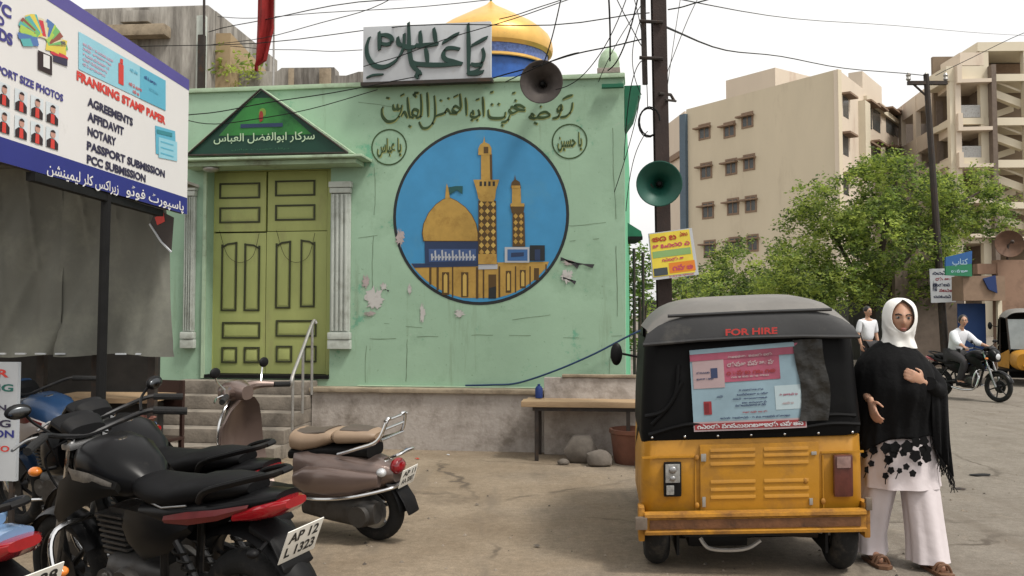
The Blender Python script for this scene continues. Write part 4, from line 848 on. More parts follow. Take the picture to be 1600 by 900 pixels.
for p0, pm_, p1, sag, r, lab in CB[:-1]:
    a, m_, c = at(*p0), at(*pm_), at(*p1); b = B(MAT['black'])
    pts = []
    for i in range(17):
        t = i / 16; p = a * ((1 - t) * (1 - 2 * t)) + m_ * (4 * t * (1 - t)) + c * (t * (2 * t - 1)); p.z -= sag * .25 * math.sin(2 * math.pi * t) ** 2; pts.append(p)
    b.tube(pts, r * .85, 5); solo('overhead_cable', b, lab, 'cable', 'overhead cables')
# blue hose on the wall
b = B(flat('blue_hose', 40, 70, 110, .6)); pts = [wl((P(x, y).x, WY - .03 - (x > 850) * .05, P(x, y).z)) for x, y in ((728, 602), (770, 601), (810, 598), (870, 578), (930, 552), (988, 522), (1030, 505))]
b.tube(smooth_pts(pts, 6), .011, 6); solo('hose', b, 'blue hose slung along the foot of the green wall', 'hose')

# ------------------------------------------------------------------ bench and clutter by the plinth
q = grd(905, 722); bn = thing('bench', 'rough wooden plank bench on dark iron legs against the plinth', 'bench', (q.x, q.y, 0), R_(-6)); FBn = Fr(bn.location, R_(-6)); Bn = lambda x, y, o=0: FBn.p(x, y, o)
x0, x1 = Bn(814, 632).x, Bn(1012, 632).x; z1 = Bn(900, 628).z; z0 = Bn(900, 640).z
b = B(MAT['wood']); b.box((x0, 0, z0 + .02), (x1, .30, z1), bev=.008); b.box((x0 + .03, .305, z0 + .02), (x1, .52, z1 - .006), bev=.008); b.build('plank', bn)
b = B(MAT['iron']); b.box((x0 + .12, .02, z0 - .02), (x1 - .1, .06, z0 + .018)); b.box((x0 + .12, .46, z0 - .02), (x1 - .1, .5, z0 + .018)); b.build('rail', bn)
for x in (Bn(838, 650).x, x1 - .2):
    for y in (.02, .46):
        b = B(MAT['iron']); b.box((x - .02, y, 0), (x + .02, y + .04, z0 - .022)); b.build('leg', bn)
q = Bn(846, 608, .5); b = B(flat('blue_bottle', 34, 66, 140, .6)); wq = FBn.m @ Vector((q.x - .02, .4, z1 + .001)); b.lathe([(.001, 0), (.040, 0), (.042, .02), (.042, .10), (.028, .125), (.016, .13), (.016, .15), (.001, .15)], wq, n=14); solo('bottle', b, 'small blue plastic bottle standing at the end of the wooden bench', 'bottle')
bk = M('brick_red', S(112, 72, 56, .6), .9, var=.3, scale=8)
pt = grd(936, 712); b = B(bk); b.box((pt.x - .06, pt.y + .1, .13), (pt.x + .06, pt.y + .22, .48), bev=.01, rot=Matrix.Rotation(R_(-4), 3, 'Y')); solo('wooden_prop', b, 'reddish brown upright block propped under the bench', 'block')
rk = M('rough_stone', (.13, .112, .094, 1), .95, var=.3, scale=6, bump=.4, bscale=12)
def stone(x, y, r, label, sd, sq=(1, .8, .6)):
    rnd = random.Random(sd); p = grd(x, y); b = B(rk); V = []
    bm = bmesh.new(); bmesh.ops.create_icosphere(bm, subdivisions=2, radius=1)
    for v in bm.verts: v.co = Vector((v.co.x * r * sq[0], v.co.y * r * sq[1], max(v.co.z, -.8) * r * sq[2])) * (1 + .22 * noise.noise(v.co * 1.4 + Vector((sd, 0, 0))))
    bm.verts.index_update(); b.add([v.co + p + Vector((0, 0, r * sq[2] * .72)) for v in bm.verts], [[v.index for v in f.verts] for f in bm.faces], None, False); bm.free()
    return solo('stone', b, label, 'stone')
stone(936, 728, .13, 'grey stone block in front of the upright prop under the bench', 3, (1.1, .8, .75)); stone(908, 722, .17, 'rounded grey stone under the bench near its legs', 5, (1, .8, 1.0)); stone(880, 726, .06, 'small dark pebble under the bench end', 8)
pt = grd(988, 728); b = B(M('terracotta', S(128, 84, 66, .7), .85, var=.25, scale=6, dirt=((.10, .07, .05, 1), .5, 4))); b.lathe([(.001, 0), (.19, 0), (.205, .04), (.235, .30), (.25, .31), (.25, .35), (.225, .35), (.20, .06), (.001, .05)], (pt.x + .04, pt.y + .2, 0), n=28); solo('tub', b, 'brown terracotta tub on the ground beside the bench', 'tub')
# scattered litter
rnd = random.Random(11)
for i, (x, y, mt, sz, lab) in enumerate(((652, 718, pr, .03, 'scrap of red wrapper on the dusty ground'), (700, 712, MAT['signwhite'], .02, 'tiny white paper scrap by the plinth'), (1530, 743, MAT['black'], .09, 'dark rag lying on the open road'), (1500, 765, MAT['iron'], .05, 'small dark leaf on the road near the rag'), (1440, 1000, MAT['iron'], .04, None), (840, 855, rk, .03, 'little stone on the ground before the rickshaw'), (745, 790, rk, .02, 'pebble in the middle of the dusty yard'))):
    if not lab: continue
    p = grd(x, y); b = B(mt); V = []
    n = 9
    for k in range(n):
        t = 2 * math.pi * k / n; rr = sz * (.6 + .6 * rnd.random()); V.append((p.x + math.cos(t) * rr, p.y + math.sin(t) * rr * .8, .004 + .012 * rnd.random()))
    b.add(V + [(p.x, p.y, .02)], [[k, (k + 1) % n, n] for k in range(n)]); solo('litter', b, lab, 'litter')

# grit strewn over the yard and road
rnd = random.Random(31); b = B(M('grit', (.22, .185, .145, 1), .95, var=.5, scale=3)); gd_ = M('dark_grit', (.07, .058, .048, 1), .95, var=.5, scale=3)
for i in range(1500):
    y = 3.6 + 16 * rnd.random() ** 2; x = rnd.uniform(-.62, .66) * y; r_ = rnd.uniform(.004, .013) * (1 + .05 * y); n = 5
    if noise.noise(Vector((x * .8, y * .8, 1))) < -.05 and rnd.random() < .7: continue
    V = [(x + math.cos(2 * math.pi * k / n + i) * r_ * rnd.uniform(.7, 1.2), y + math.sin(2 * math.pi * k / n + i) * r_ * rnd.uniform(.7, 1.2), .001) for k in range(n)]; b.add(V + [(x, y, r_ * .9)], [[k, (k + 1) % n, n] for k in range(n)], gd_ if i % 3 == 0 else None)
gg = b.build('gravel'); tag(gg, 'fine grit and pebbles strewn over the dusty ground', None, None, 'stuff')

# ------------------------------------------------------------------ trees
def leafmat(name, col):
    m = M(name, col, .6, var=.4, scale=1.0); N = m.node_tree.nodes; L = m.node_tree.links; b = N['Principled BSDF']; src = b.inputs['Base Color'].links[0].from_socket
    t = N.new('ShaderNodeBsdfTranslucent'); hs = N.new('ShaderNodeHueSaturation'); hs.inputs['Value'].default_value = 1.5; L.new(src, hs.inputs['Color']); L.new(hs.outputs[0], t.inputs['Color'])
    x = N.new('ShaderNodeMixShader'); x.inputs[0].default_value = .45; L.new(b.outputs[0], x.inputs[1]); L.new(t.outputs[0], x.inputs[2]); L.new(x.outputs[0], N['Material Output'].inputs['Surface']); return m
leafA = leafmat('leaf_lime', (.26, .32, .060, 1)); leafB = leafmat('leaf_mid_green', (.14, .20, .040, 1)); leafC = leafmat('leaf_dark_green', (.055, .085, .020, 1))
bark = M('bark', (.055, .042, .032, 1), .95, var=.3, scale=6, bump=.4, stretch=(3, 3, .6))
def crown(lobes, n, size, seed, org, mats=(leafA, leafB, leafC), droop=.2):
    """leaf blades in sprays through uneven lobes: (centre, radii)"""
    rnd = random.Random(seed); b = B(mats[0]); tot = sum(r[0] * r[2] for c, r in lobes)
    for c, r in lobes:
        k = int(n * r[0] * r[2] / tot / 9)
        for i in range(k):
            while 1:
                d = Vector((rnd.uniform(-1, 1), rnd.uniform(-1, 1), rnd.uniform(-1, 1)))
                if .05 < d.length < 1: break
            d = d.normalized() * (d.length ** .45)
            p = Vector(c) + Vector((d.x * r[0], d.y * r[1], d.z * r[2])) - org
            if noise.noise(p * 1.1 + Vector((seed, 0, 0))) < -.10: continue
            out = Vector((d.x, d.y, d.z * .6 - droop)).normalized(); sp = size * rnd.uniform(1.8, 5.0)
            cl = noise.noise(p * .8 + Vector((0, seed, 4))); mi = rnd.choices(mats, (5, 3, 1) if cl > .05 else (2, 4, 3))[0]
            for j in range(9):
                q = p + out * (sp * j / 5) + Vector((rnd.gauss(0, size * .8), rnd.gauss(0, size * .8), rnd.gauss(0, size * .7)))
                a = Vector((rnd.gauss(0, 1), rnd.gauss(0, 1), rnd.gauss(0, .5))).normalized() * size * rnd.uniform(.6, 1.25); e = a.orthogonal().normalized() * a.length * .42
                e = Matrix.Rotation(rnd.uniform(0, 6.28), 3, a) @ e
                b.add([q - a, q + e, q + a, q - e], [[0, 1, 2, 3]], mi)
    return b
def tree(name, label, base, lobes, n, size, seed, trunk_r, limbs, cat='tree', group=None, mats=(leafA, leafB, leafC)):
    t = thing(name, label, cat, base, 0, group); o = Vector(base)
    crown(lobes, n, size, seed, o, mats).build('crown', t)
    b = B(bark); rnd = random.Random(seed + 1)
    for lm in limbs:
        pts = smooth_pts([Vector(p) - o for p in lm], 5); m_ = len(pts); b.tube(pts, [trunk_r * (1 - .75 * i / (m_ - 1)) * (1 if lm is limbs[0] else .55) for i in range(m_)], 8)
    b.build('trunk', t); return t
def L(px, py, Y, rx, ry, rz): return (at(px, py, Y), (rx, ry, rz))
Y = 27; base = at(1366, 552, Y); base.z = 0
tree('neem_tree', 'large bright green tree with feathery drooping sprays before the beige block', base,
     [L(1400, 300, 27, 1.5, 1.3, .85), L(1330, 330, 26.5, 1.4, 1.3, .9), L(1280, 370, 27, 1.2, 1.2, .9), L(1380, 380, 26, 1.8, 1.4, 1.0), L(1440, 330, 27.5, 1.3, 1.2, .8), L(1300, 430, 26, 1.5, 1.3, .8), L(1390, 440, 26.5, 1.6, 1.3, .75), L(1500, 290, 28, 1.0, .9, .45), L(1540, 315, 28, .7, .7, .35), L(1480, 350, 28, .9, .8, .4), L(1380, 262, 27, .7, .7, .4), L(1240, 440, 27, 1.0, 1.0, .7), L(1445, 400, 27, .9, 1, .6), L(1340, 275, 27, .5, .5, .4), L(1265, 300, 27, .35, .35, .3), L(1560, 345, 28, .4, .5, .4)], 84000, .062, 2, .2,
     [(base, at(1360, 500, Y), at(1368, 450, Y), at(1385, 350, Y), at(1400, 280, Y)), (at(1362, 500, Y), at(1340, 440, Y), at(1310, 380, Y), at(1285, 350, Y)), (at(1368, 460, Y), at(1410, 410, Y), at(1470, 340, Y), at(1530, 300, Y)), (at(1372, 430, Y), at(1350, 380, Y), at(1335, 320, Y)), (base + Vector((.25, 0, 0)), at(1385, 500, Y), at(1400, 430, Y), at(1440, 330, Y))])
base = at(1160, 560, 33); base.z = 0
tree('bush_tree', 'low spreading dark green tree between the pole poster and the big tree', base,
     [L(1160, 430, 33, 1.6, 1.4, .9), L(1110, 445, 33, 1.4, 1.3, .9), L(1210, 430, 33, 1.5, 1.3, .9), L(1150, 400, 33, .8, .8, .45), L(1190, 465, 32, 2.0, 1.4, .9), L(1100, 470, 32, 1.6, 1.3, .8), L(1250, 460, 32, 1.4, 1.2, .9)], 30000, .075, 5, .16,
     [(base, at(1160, 500, 33), at(1155, 440, 33)), (at(1160, 500, 33), at(1190, 460, 33), at(1215, 430, 33)), (at(1160, 505, 33), at(1130, 470, 33), at(1105, 445, 33))], mats=(leafB, leafC, leafA))
base = at(1000, 560, 15); base.z = 0
tree('shrub', 'green shrub growing behind the shrine corner and iron posts', base,
     [L(1000, 450, 15, .42, .5, .6), L(985, 480, 14.8, .35, .4, .5), L(1012, 500, 15, .35, .4, .5), L(1000, 415, 15.2, .25, .3, .3)], 3600, .05, 9, .05, [(base, at(1000, 500, 15), at(998, 440, 15)), (base, at(1008, 500, 15), at(1012, 470, 15))], 'shrub', mats=(leafB, leafC, leafB))
q = at(1075, 520, 30); base = Vector((q.x, q.y, 0))
tree('roadside_bush', 'leafy bush at the foot of the beige block beside the pole', base, [L(1075, 450, 30, .9, .9, .8), L(1060, 490, 30, .9, .9, .9)], 3600, .08, 14, .06, [(base, at(1075, 500, 30), at(1072, 450, 30))], 'bush')
# sapling on the old house
q = O(336, 108, .1); base = FO.m @ Vector((.12, .5, O(340, 128, .5).z)); tree('sapling', 'small yellow green sapling sprouting from the old house ledge', base, [(base + Vector((.05, 0, .28)), (.24, .2, .22)), (base + Vector((.25, 0, .15)), (.22, .2, .12)), (base + Vector((-.05, 0, .05)), (.12, .2, .12))], 500, .05, 21, .02, [(base + Vector((0, 0, -.2)), base + Vector((.02, 0, .1)), base + Vector((.08, 0, .4)))], 'plant', mats=(leafA, leafA, leafB))
# green awning and iron posts behind the corner
q = at(988, 372, 13.5); aw = thing('awning', 'small dark green awning behind the shrine corner', 'awning', (q.x - .25, q.y, q.z)); b = B(MAT['teal']); b.prism([(-.3, .0), (.36, -.0), (.34, .08), (.02, .28), (-.3, .3)], -.3, .5); b.build('cloth', aw); b = B(MAT['black']); b.box((-.3, -.32, -.05), (.36, .5, -.003)); b.build('valance', aw)
for i, (x, lab) in enumerate(((991, 'thin iron post nearest the shrine corner'), (1005, 'thin iron post beside the rusty pole'))):
    q = at(x, 490, 12.5); b = B(MAT['iron']); b.cyl((q.x, q.y, 0), (q.x, q.y, at(x, 388 + i * 6, 12.5).z), .022, n=8); solo('iron_post', b, lab, 'post', 'iron posts behind the corner')
# long compound wall behind the trees
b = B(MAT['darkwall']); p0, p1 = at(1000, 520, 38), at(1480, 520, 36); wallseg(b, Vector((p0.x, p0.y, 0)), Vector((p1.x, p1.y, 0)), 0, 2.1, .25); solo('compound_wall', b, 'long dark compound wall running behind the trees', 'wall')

# ------------------------------------------------------------------ billboard over the tarpaulin stall
far = at(292, 335, 7.0); BA = Fr((far.x, far.y, far.z), R_(88.3))
K = lambda x, y, o=0.: BA.p(x, y, o)
bb_ = thing('billboard', 'large white and blue printed billboard advertising photo and notary services', 'billboard', BA.o, BA.rz)
xl0 = -3.05; zT = K(291, 122).z; bl = K(291, 332); zB = 0.0
b = B(MAT['iron']); b.box((xl0, .012, .004), (-.004, .05, zT - .004)); b.build('frame', bb_)
white = M('billboard_vinyl_white', S(228, 226, 224, .86), .45, var=.03, scale=1.5, dirt=(S(196, 192, 186, .8), .3, 2)); bblue = flat('billboard_blue', 40, 46, 128, .82, .45); bpurp = flat('billboard_violet', 84, 76, 150, .82, .45); bred = flat('billboard_red', 212, 62, 52, .85, .45); bink = flat('billboard_ink', 50, 44, 72, .8, .45); bsky = flat('billboard_sky', 150, 206, 222, .85, .45); bcy = flat('billboard_cyan', 96, 178, 204, .85, .45)
b = B(white); rect(b, xl0, 0, 0, zT, 0.0, None); o = b.build('printed_sheet', bb_)
hb = K(291, 309).z; ht = K(291, 139).z
b = B(); rect(b, xl0, .0, -.0, hb, -.0015, bblue); rect(b, xl0, ht, -.0, zT, -.0015, bpurp)
def KL(t, x0, y0, x1, y1, mat, bold=.02, lvl=1):
    """lettering between the picture points of its lower left and upper right corners"""
    a, c = K(x0, y0), K(x1, y1); lettering(b, t, a.x, min(a.z, c.z), c.x, max(a.z, c.z), -.002 - .0012 * lvl, mat, bold)
def KZ(x, y): q = K(x, y); return q.x, q.z
def KQ(pts, mat, lvl=1): b.poly([(KZ(x, y)[0], -.002 - .0012 * lvl, KZ(x, y)[1]) for x, y in pts], mat)
def KW(t, x0, yb0, x1, yt1, hpx, mat, bold=.03, lvl=1):
    """lettering whose baseline runs level: given left baseline point, right end x and letter height (m)"""
    a = K(x0, yb0); c = K(x1, yt1); lettering(b, t, a.x, a.z, c.x, a.z + hpx, -.002 - .0012 * lvl, mat, bold)
# sky blue stamp paper picture
KQ([(122, 108), (258, 173), (258, 126), (122, 49)], bsky); KQ([(218, 154), (258, 173), (258, 126), (218, 104)], bcy, 2)
for i in range(5):
    for k, qd in enumerate(scrawl(*(K(128, 66 + i * 8).x, K(128, 70 + i * 8).z, K(176 - i * 3, 90).x, K(128, 64 + i * 8).z), seed=i)): b.poly([(x, -.0056, z) for x, z in qd], flat('pale_rose', 206, 170, 190, .85) if i + k == 0 else bpy.data.materials['pale_rose'])
KQ([(184, 130), (192, 134), (192, 102), (184, 98)], bred, 3); KQ([(186, 98), (191, 101), (191, 93), (187, 91)], bred, 3)
for (x0, y0, x1, y1, mt) in ((200, 130, 220, 136, bred), (206, 142, 216, 146, bred), (224, 120, 244, 130, bblue), (232, 138, 246, 144, bcy), (202, 108, 214, 113, bcy)):
    a, c = K(x0, y0), K(x1, y1)
    for qd in scrawl(a.x, a.z - .012, c.x, a.z + .014, 4): b.poly([(x, -.007, z) for x, z in qd], mt)
KW('FRANKING STAMP PAPER', 119, 125, 258, 190, .060, bred, .05); KW('AGREEMENTS', 136, 165, 207, 195, .056, bink, .045); KW('AFFIDAVIT', 136, 188, 193, 206, .056, bink, .045); KW('NOTARY', 136, 211, 181, 222, .056, bink, .045); KW('PASSPORT SUBMISSION', 135, 234, 257, 275, .056, bink, .045); KW('PCC SUBMISSION', 135, 255, 227, 282, .056, bink, .045)
KQ([(243, 240), (275, 250), (273, 205), (242, 196)], bcy); KQ([(247, 246), (276, 252), (276, 222), (247, 214)], bsky, 2)
for i in range(3): KQ([(250, 220 + i * 9), (270, 226 + i * 9), (270, 228 + i * 9), (250, 222 + i * 9)], bcy, 3)
KQ([(244, 202), (268, 208), (268, 214), (244, 208)], flat('billboard_teal', 60, 140, 150, .8), 3)
violet = flat('billboard_violet_ink', 70, 66, 140, .8)
KW('PVC', -24, 8, 17, 30, .065, violet, .05); KW('ID', -9, 35, 6, 42, .05, violet, .05); KW('CARDS', -42, 42, 19, 70, .065, violet, .05)
KW('PASSPORT SIZE PHOTOS', -34, 101, 98, 155, .044, violet, .04)
# passport portraits, two rows
suit = flat('portrait_suit', 52, 34, 36, .7); skin_p = flat('portrait_skin', 196, 150, 134, .85); pbg = flat('portrait_backdrop', 214, 222, 226, .85)
for r, (yc0, sl) in enumerate(((147, .40), (190, .345))):
    for k, xc in enumerate((-58, -26, 5, 32, 57, 81)):
        y = yc0 + sl * (xc - 5); cpt = K(xc, y); wd, h = K(xc + 10, y).x - K(xc - 10, y).x, .115
        X0 = cpt.x; Z0 = cpt.z
        rect(b, X0 - wd / 2, Z0 - h / 2, X0 + wd / 2, Z0 + h / 2, -.0032, pbg)
        b.poly([(X0 + u * wd, -.0044, Z0 + v * h) for u, v in ((-.46, -.5), (.46, -.5), (.46, -.18), (.2, -.02), (-.2, -.02), (-.46, -.18))], suit)
        b.poly([(X0 + u * wd, -.0056, Z0 + v * h) for u, v in ((-.16, -.5), (.16, -.5), (.14, -.04), (-.14, -.04))], bred)
        disc(b, X0, Z0 + .2 * h, wd * .2, -.0068, skin_p, 14, .022); b.poly([(X0 + wd * .21 * math.cos(t), -.008, Z0 + .26 * h + .018 * math.sin(t)) for t in (.2, .7, 1.2, 1.57, 2, 2.5, 2.95)], suit)
# fan of coloured cards
rnd = random.Random(5); ccol = [flat('card_' + n_, *c_, .85) for n_, c_ in (('red', (206, 60, 72)), ('yellow', (226, 206, 84)), ('teal', (92, 176, 176)), ('green', (120, 186, 110)), ('rust', (150, 84, 70)), ('lime', (176, 206, 90)), ('blue', (84, 120, 176)), ('cream', (222, 214, 180)))]
for i in range(46):
    t = R_(-20 + i * 5.0); r0 = .15 + .35 * rnd.random(); r1 = min(1., r0 + .35 + .4 * rnd.random()); w_ = .09 + .09 * rnd.random()
    dx, dz = math.cos(t), math.sin(t); mt = ccol[i // 3 % 8 if rnd.random() < .6 else rnd.randrange(8)]; P4 = []
    for r, s_ in ((r0, -w_), (r1, -w_ * .9), (r1, w_ * .9), (r0, w_)):
        ux, uz = dx * r - dz * s_, dz * r + dx * s_; kx, kz = KZ(66 + 40 * ux, 66 - 40 * uz + 18 * ux); P4.append((kx, -.004 - i * .00005, kz))
    b.poly(P4, mt)
KQ([(58, 108), (80, 118), (80, 88), (58, 78)], suit, 3); KQ([(66, 104), (76, 108), (76, 88), (66, 84)], white, 4); KQ([(82, 96), (104, 104), (104, 92), (82, 86)], bink, 3); KQ([(70, 78), (100, 84), (104, 64), (74, 54)], ccol[1], 2)
# urdu line on the blue band
KW(arabic('پاسپورٹ فوٹو'), 196, 310, 286, 330, .10, white, .012, 2); KW(arabic('زیراکس کلر لیمینشن'.replace('ش', 'ش')), 72, 276, 184, 310, .085, white, .012, 2)
b.build('print', o)
for xq in (160,):
    q = at(158, 600, 5.75); tb = thing('billboard_post', 'black iron post holding up the billboard in front of the tarpaulin', 'post', (q.x, q.y, 0))
    b = B(MAT['black']); t_ = at(166, 306, 5.75) - tb.location; t_.z = BA.o.z - .004; b.tube([(0, 0, 0), (0, 0, 1.1), (t_.x * .6, 0, 1.9), t_], .032, 8); b.build('post', tb); b = B(MAT['black']); b.box((t_.x - .03, -.9, t_.z - .05), (t_.x + .02, .9, t_.z - .003)); b.build('bracket', tb)

# tarpaulin stall
q = at(140, 560, 7.15); tl = thing('tarpaulin_stall', 'dark grey tarpaulin covered stall with shaded open counter below', 'stall', (q.x, q.y, 0), R_(-3)); TF = Fr(tl.location, R_(-3)); T_ = lambda x, y, o=0.: TF.p(x, y, o)
MAT['tarp'] = M('grey_tarpaulin', S(106, 106, 98, .86), .8, var=.16, scale=1.2, bump=.45, bscale=3.2, dirt=(S(132, 132, 120, .86), .5, 1.6), spec=.3)
MAT['deep'] = M('stall_shade_black', (.022, .020, .018, 1), .9, var=.4, scale=5)  # shade under the tarpaulin, put into a near-black colour
def sheet(b, x0, x1, ztop_, zbot, y0, nx, nz, seed, tie):
    rows = []
    for j in range(nz + 1):
        v = j / nz; row = []
        for i in range(nx + 1):
            u = i / nx; x = x0 + (x1 - x0) * u; z = ztop_ + (zbot - ztop_) * v
            cr1 = 1 - abs(math.sin((u * 3.1 + v * 2.3 + seed) * 2.0)); cr2 = 1 - abs(math.sin((u * 6.3 - v * 1.7 + seed * 1.7) * 1.6)); sag = -.045 * cr1 ** 5 * v * (1 - .4 * v) - .03 * cr2 ** 7 * (1 - v) + .022 * math.sin(u * 9 + seed) * v + .012 * math.sin(u * 23 + seed * 2 + v * 2) * v ** .7
            dg = .05 * math.sin((u * 5 + v * 3.2 + seed) * 2.1) * v + .03 * noise.noise(Vector((x * 2.2 + z * 1.3, z * 1.2 - x, seed)))
            row.append(Vector((x, y0 - .10 * v * v + sag + dg, z + .012 * math.sin(u * 7 + seed) * v)))
        if tie: row = [Vector((x0 + (p.x - x0) * (1 - tie * (1 - v) ** 1.3), p.y, p.z)) for p in row]
        rows.append(row)
    b.loft(rows, caps=False, closed=False)
b = B(MAT['tarp']); xa, xm_, xb = T_(-60, 400).x, T_(102, 400).x, T_(282, 400).x; zt_, zb_2 = T_(140, 262).z, T_(140, 556).z
sheet(b, xa, xm_ + .03, zt_, zb_2, .0, 48, 34, 1.3, 0); tp1 = b.build('front_sheet', tl, ang=60)
b = B(MAT['tarp']); sheet(b, xm_, xb, zt_, zb_2 + .01, -.03, 44, 34, 4.1, .16); tp2 = b.build('side_sheet', tl, ang=60)
b = B(MAT['signwhite']); rnd = random.Random(4)
for x in [xa + .1 + i * .16 for i in range(18)]:
    if x < xb - .2 and rnd.random() < .8: b.box((x, -.19, zb_2 + .018), (x + .08, -.17, zb_2 + .03))
b.build('stitch', tp1)
b = B(MAT['iron']); b.box((xa, .25, zt_ - .1), (xb - .2, .3, zt_), mat=MAT['wood']); b.box((xa, -.02, zt_ + .005), (xb - .35, 1.2, zt_ + .03), mat=MAT['tarp']); b.box((xa, -.62, zt_ + .035), (xb - .12, .1, zt_ + .06), mat=MAT['deep']); b.build('roof_and_shade_board', tl)  # dark overhang added in front to shade the upper tarpaulin
b = B(MAT['deep']); b.box((xa - 1.6, 1.0, 0), (xb - .62, 1.04, zt_ - .105)); b.build('back_panel', tl)  # near-black sheet, widened to stand in for the shade below the tarpaulin
b = B(MAT['wood']); xq = T_(60, 600, .3).x; b.box((xq, .30, .80), (T_(232, 600, .3).x, .9, .84)); b.build('counter', tl)
for px in (148, 62, 236):
    b = B(MAT['iron']); x = T_(px, 600, .2).x; b.box((x - .03, .2, 0), (x + .03, .26, zt_ - .11)); b.build('leg', tl)
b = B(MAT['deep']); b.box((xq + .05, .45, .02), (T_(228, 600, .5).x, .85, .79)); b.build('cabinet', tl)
# torn printed flap hanging from the stall corner
a = TF.m @ Vector(T_(240, 352, -.18)); b = B(); c_ = [TF.m @ T_(x, y, -.2) for x, y in ((234, 350), (244, 326), (272, 340), (268, 394), (252, 378))]
b.poly(c_, flat('flap_dark_print', 66, 58, 54, .7)); b.poly([p + Vector((0, -.004, 0)) for p in [TF.m @ T_(x, y, -.2) for x, y in ((242, 340), (256, 332), (258, 346), (246, 352))]], bred); b.tube([p + Vector((0, -.004, 0)) for p in (c_[0], c_[4], c_[3])], .008, 5, MAT['signwhite']); solo('flyer', b, 'torn dark flyer flapping at the corner of the tarpaulin stall', 'flyer')
# goods under the tarpaulin
q = TF.m @ Vector((T_(206, 616, .1).x, .05, 0)); b = B(M('red_brown_basket', S(140, 92, 80, .7), .8, var=.4, scale=30)); zz = .60
b.lathe([(.001, zz), (.16, zz), (.20, zz + .1), (.21, zz + .11), (.19, zz + .11), (.15, zz + .02), (.001, zz + .02)], (q.x, q.y, 0), n=20); b.cyl((q.x, q.y, 0), (q.x, q.y, zz), .03, n=8, mat=MAT['iron']); b.lathe([(.001, 0), (.16, 0), (.15, .03), (.001, .04)], (q.x, q.y, 0), n=16, mat=MAT['iron']); solo('stool', b, 'round red brown topped stool in the shade below the tarpaulin', 'stool')
ch = thing('chair', 'brown wooden chair standing at the stall corner beside the shrine steps', 'chair', TF.m @ Vector((T_(205, 590, .35).x, .72, 0)), R_(-20))
b = B(M('brown_wood', S(70, 44, 36, .5), .6, var=.2)); b.box((-.2, -.2, .43), (.2, .2, .46), bev=.006); b.build('seat', ch); bw = bpy.data.materials['brown_wood']
b = B(bw); b.box((-.2, .17, .70), (.2, .19, .95), bev=.006); b.box((-.2, .165, .463), (-.17, .195, .95)); b.box((.17, .165, .463), (.2, .195, .95)); b.build('backrest', ch)
for x in (-.18, .18):
    for y in (-.18, .18): b = B(bw); b.box((x - .018, y - .018, 0), (x + .018, y + .018, .428)); b.build('leg', ch)
# white sign board at the left edge
q = at(20, 660, 5.9); wsn = thing('standing_sign', 'tall white printed standing board at the edge of the stall', 'sign', (q.x, q.y, 0), R_(-8)); WF = Fr(wsn.location, R_(-8)); Wp = lambda x, y: WF.p(x, y, 0)
b = B(MAT['signwhite']); x1_ = Wp(26, 660).x; zt2, zb3 = Wp(20, 566).z, Wp(20, 752).z; b.box((x1_ - .62, 0, zb3), (x1_, .03, zt2)); b.build('panel', wsn)
b = B(); 
for t, yb, hh, mt, x1q in (('COPIER', 590, .055, bred, 14), ('PRINTING', 612, .05, flat('sign_teal', 40, 110, 100, .8), 21), ('SCAN', 642, .04, bink, 10), ('BINDING', 668, .05, bink, 17), ('LAMINATION', 684, .05, bblue, 22), ('PHOTO', 706, .04, bred, 15)):
    xr_ = Wp(x1q, yb).x; lettering(b, t, max(xr_ - .085 * len(t) * hh / .06, x1_ - .59), Wp(10, yb).z, xr_, Wp(10, yb).z + hh, -.003, mt, .03)
b.build('print', wsn)
for x in (x1_ - .58, x1_ - .05): b = B(MAT['iron']); b.box((x, .005, 0), (x + .03, .028, zb3 - .003)); b.build('leg', wsn)

# ------------------------------------------------------------------ motorcycles
MAT['tyre'] = M('tyre_rubber', (.011, .011, .011, 1), .9, var=.25, scale=14, bump=.2, bscale=90, dirt=((.075, .062, .048, 1), .42, 7))
MAT['alloy'] = M('dull_alloy', (.30, .30, .30, 1), .38, .8, var=.15, scale=10, dirt=((.10, .085, .07, 1), .45, 8))
MAT['blackalloy'] = M('black_alloy', (.016, .016, .017, 1), .45, .3, var=.2, dirt=((.07, .06, .05, 1), .4, 8))
MAT['engine'] = M('engine_grey', (.07, .067, .064, 1), .5, .6, var=.25, scale=12, dirt=((.06, .05, .04, 1), .5, 8))
MAT['seatvinyl'] = M('black_seat_vinyl', (.006, .006, .0065, 1), .55, var=.2, scale=10, bump=.06, bscale=120, dirt=((.014, .013, .012, 1), .25, 4), spec=.10)
MAT['plastic'] = M('black_plastic', (.006, .006, .0065, 1), .5, var=.2, scale=8, dirt=((.022, .020, .017, 1), .3, 5), spec=.16)
MAT['mirrorglass'] = M('mirror_glass', (.09, .095, .10, 1), .25, 1., var=.3)
MAT['redlens'] = M('red_lens', (.24, .006, .010, 1), .12, var=.15, scale=18, coat=.6)
MAT['amber'] = M('amber_lens', (.62, .18, .02, 1), .15, var=.1, coat=.5)
MAT['clearlens'] = M('clear_lens', (.55, .56, .57, 1), .12, .3, var=.2, scale=14, coat=.5)
MAT['plate'] = M('white_number_plate', (.68, .67, .62, 1), .5, var=.06, scale=8, dirt=((.35, .32, .27, 1), .3, 9))
MAT['ink'] = M('black_plate_ink', (.02, .02, .02, 1), .6)
def srng(x, yc, zc, hw, hh, e=2.6, n=20, tilt=0.):
    out = []
    for k in range(n):
        t = 2 * math.pi * k / n; c, s_ = math.cos(t), math.sin(t)
        yy = hw * math.copysign(abs(c) ** (2 / e), c); zz_ = hh * math.copysign(abs(s_) ** (2 / e), s_)
        out.append(Vector((x + tilt * zz_, yc + yy, zc + zz_)))
    return out
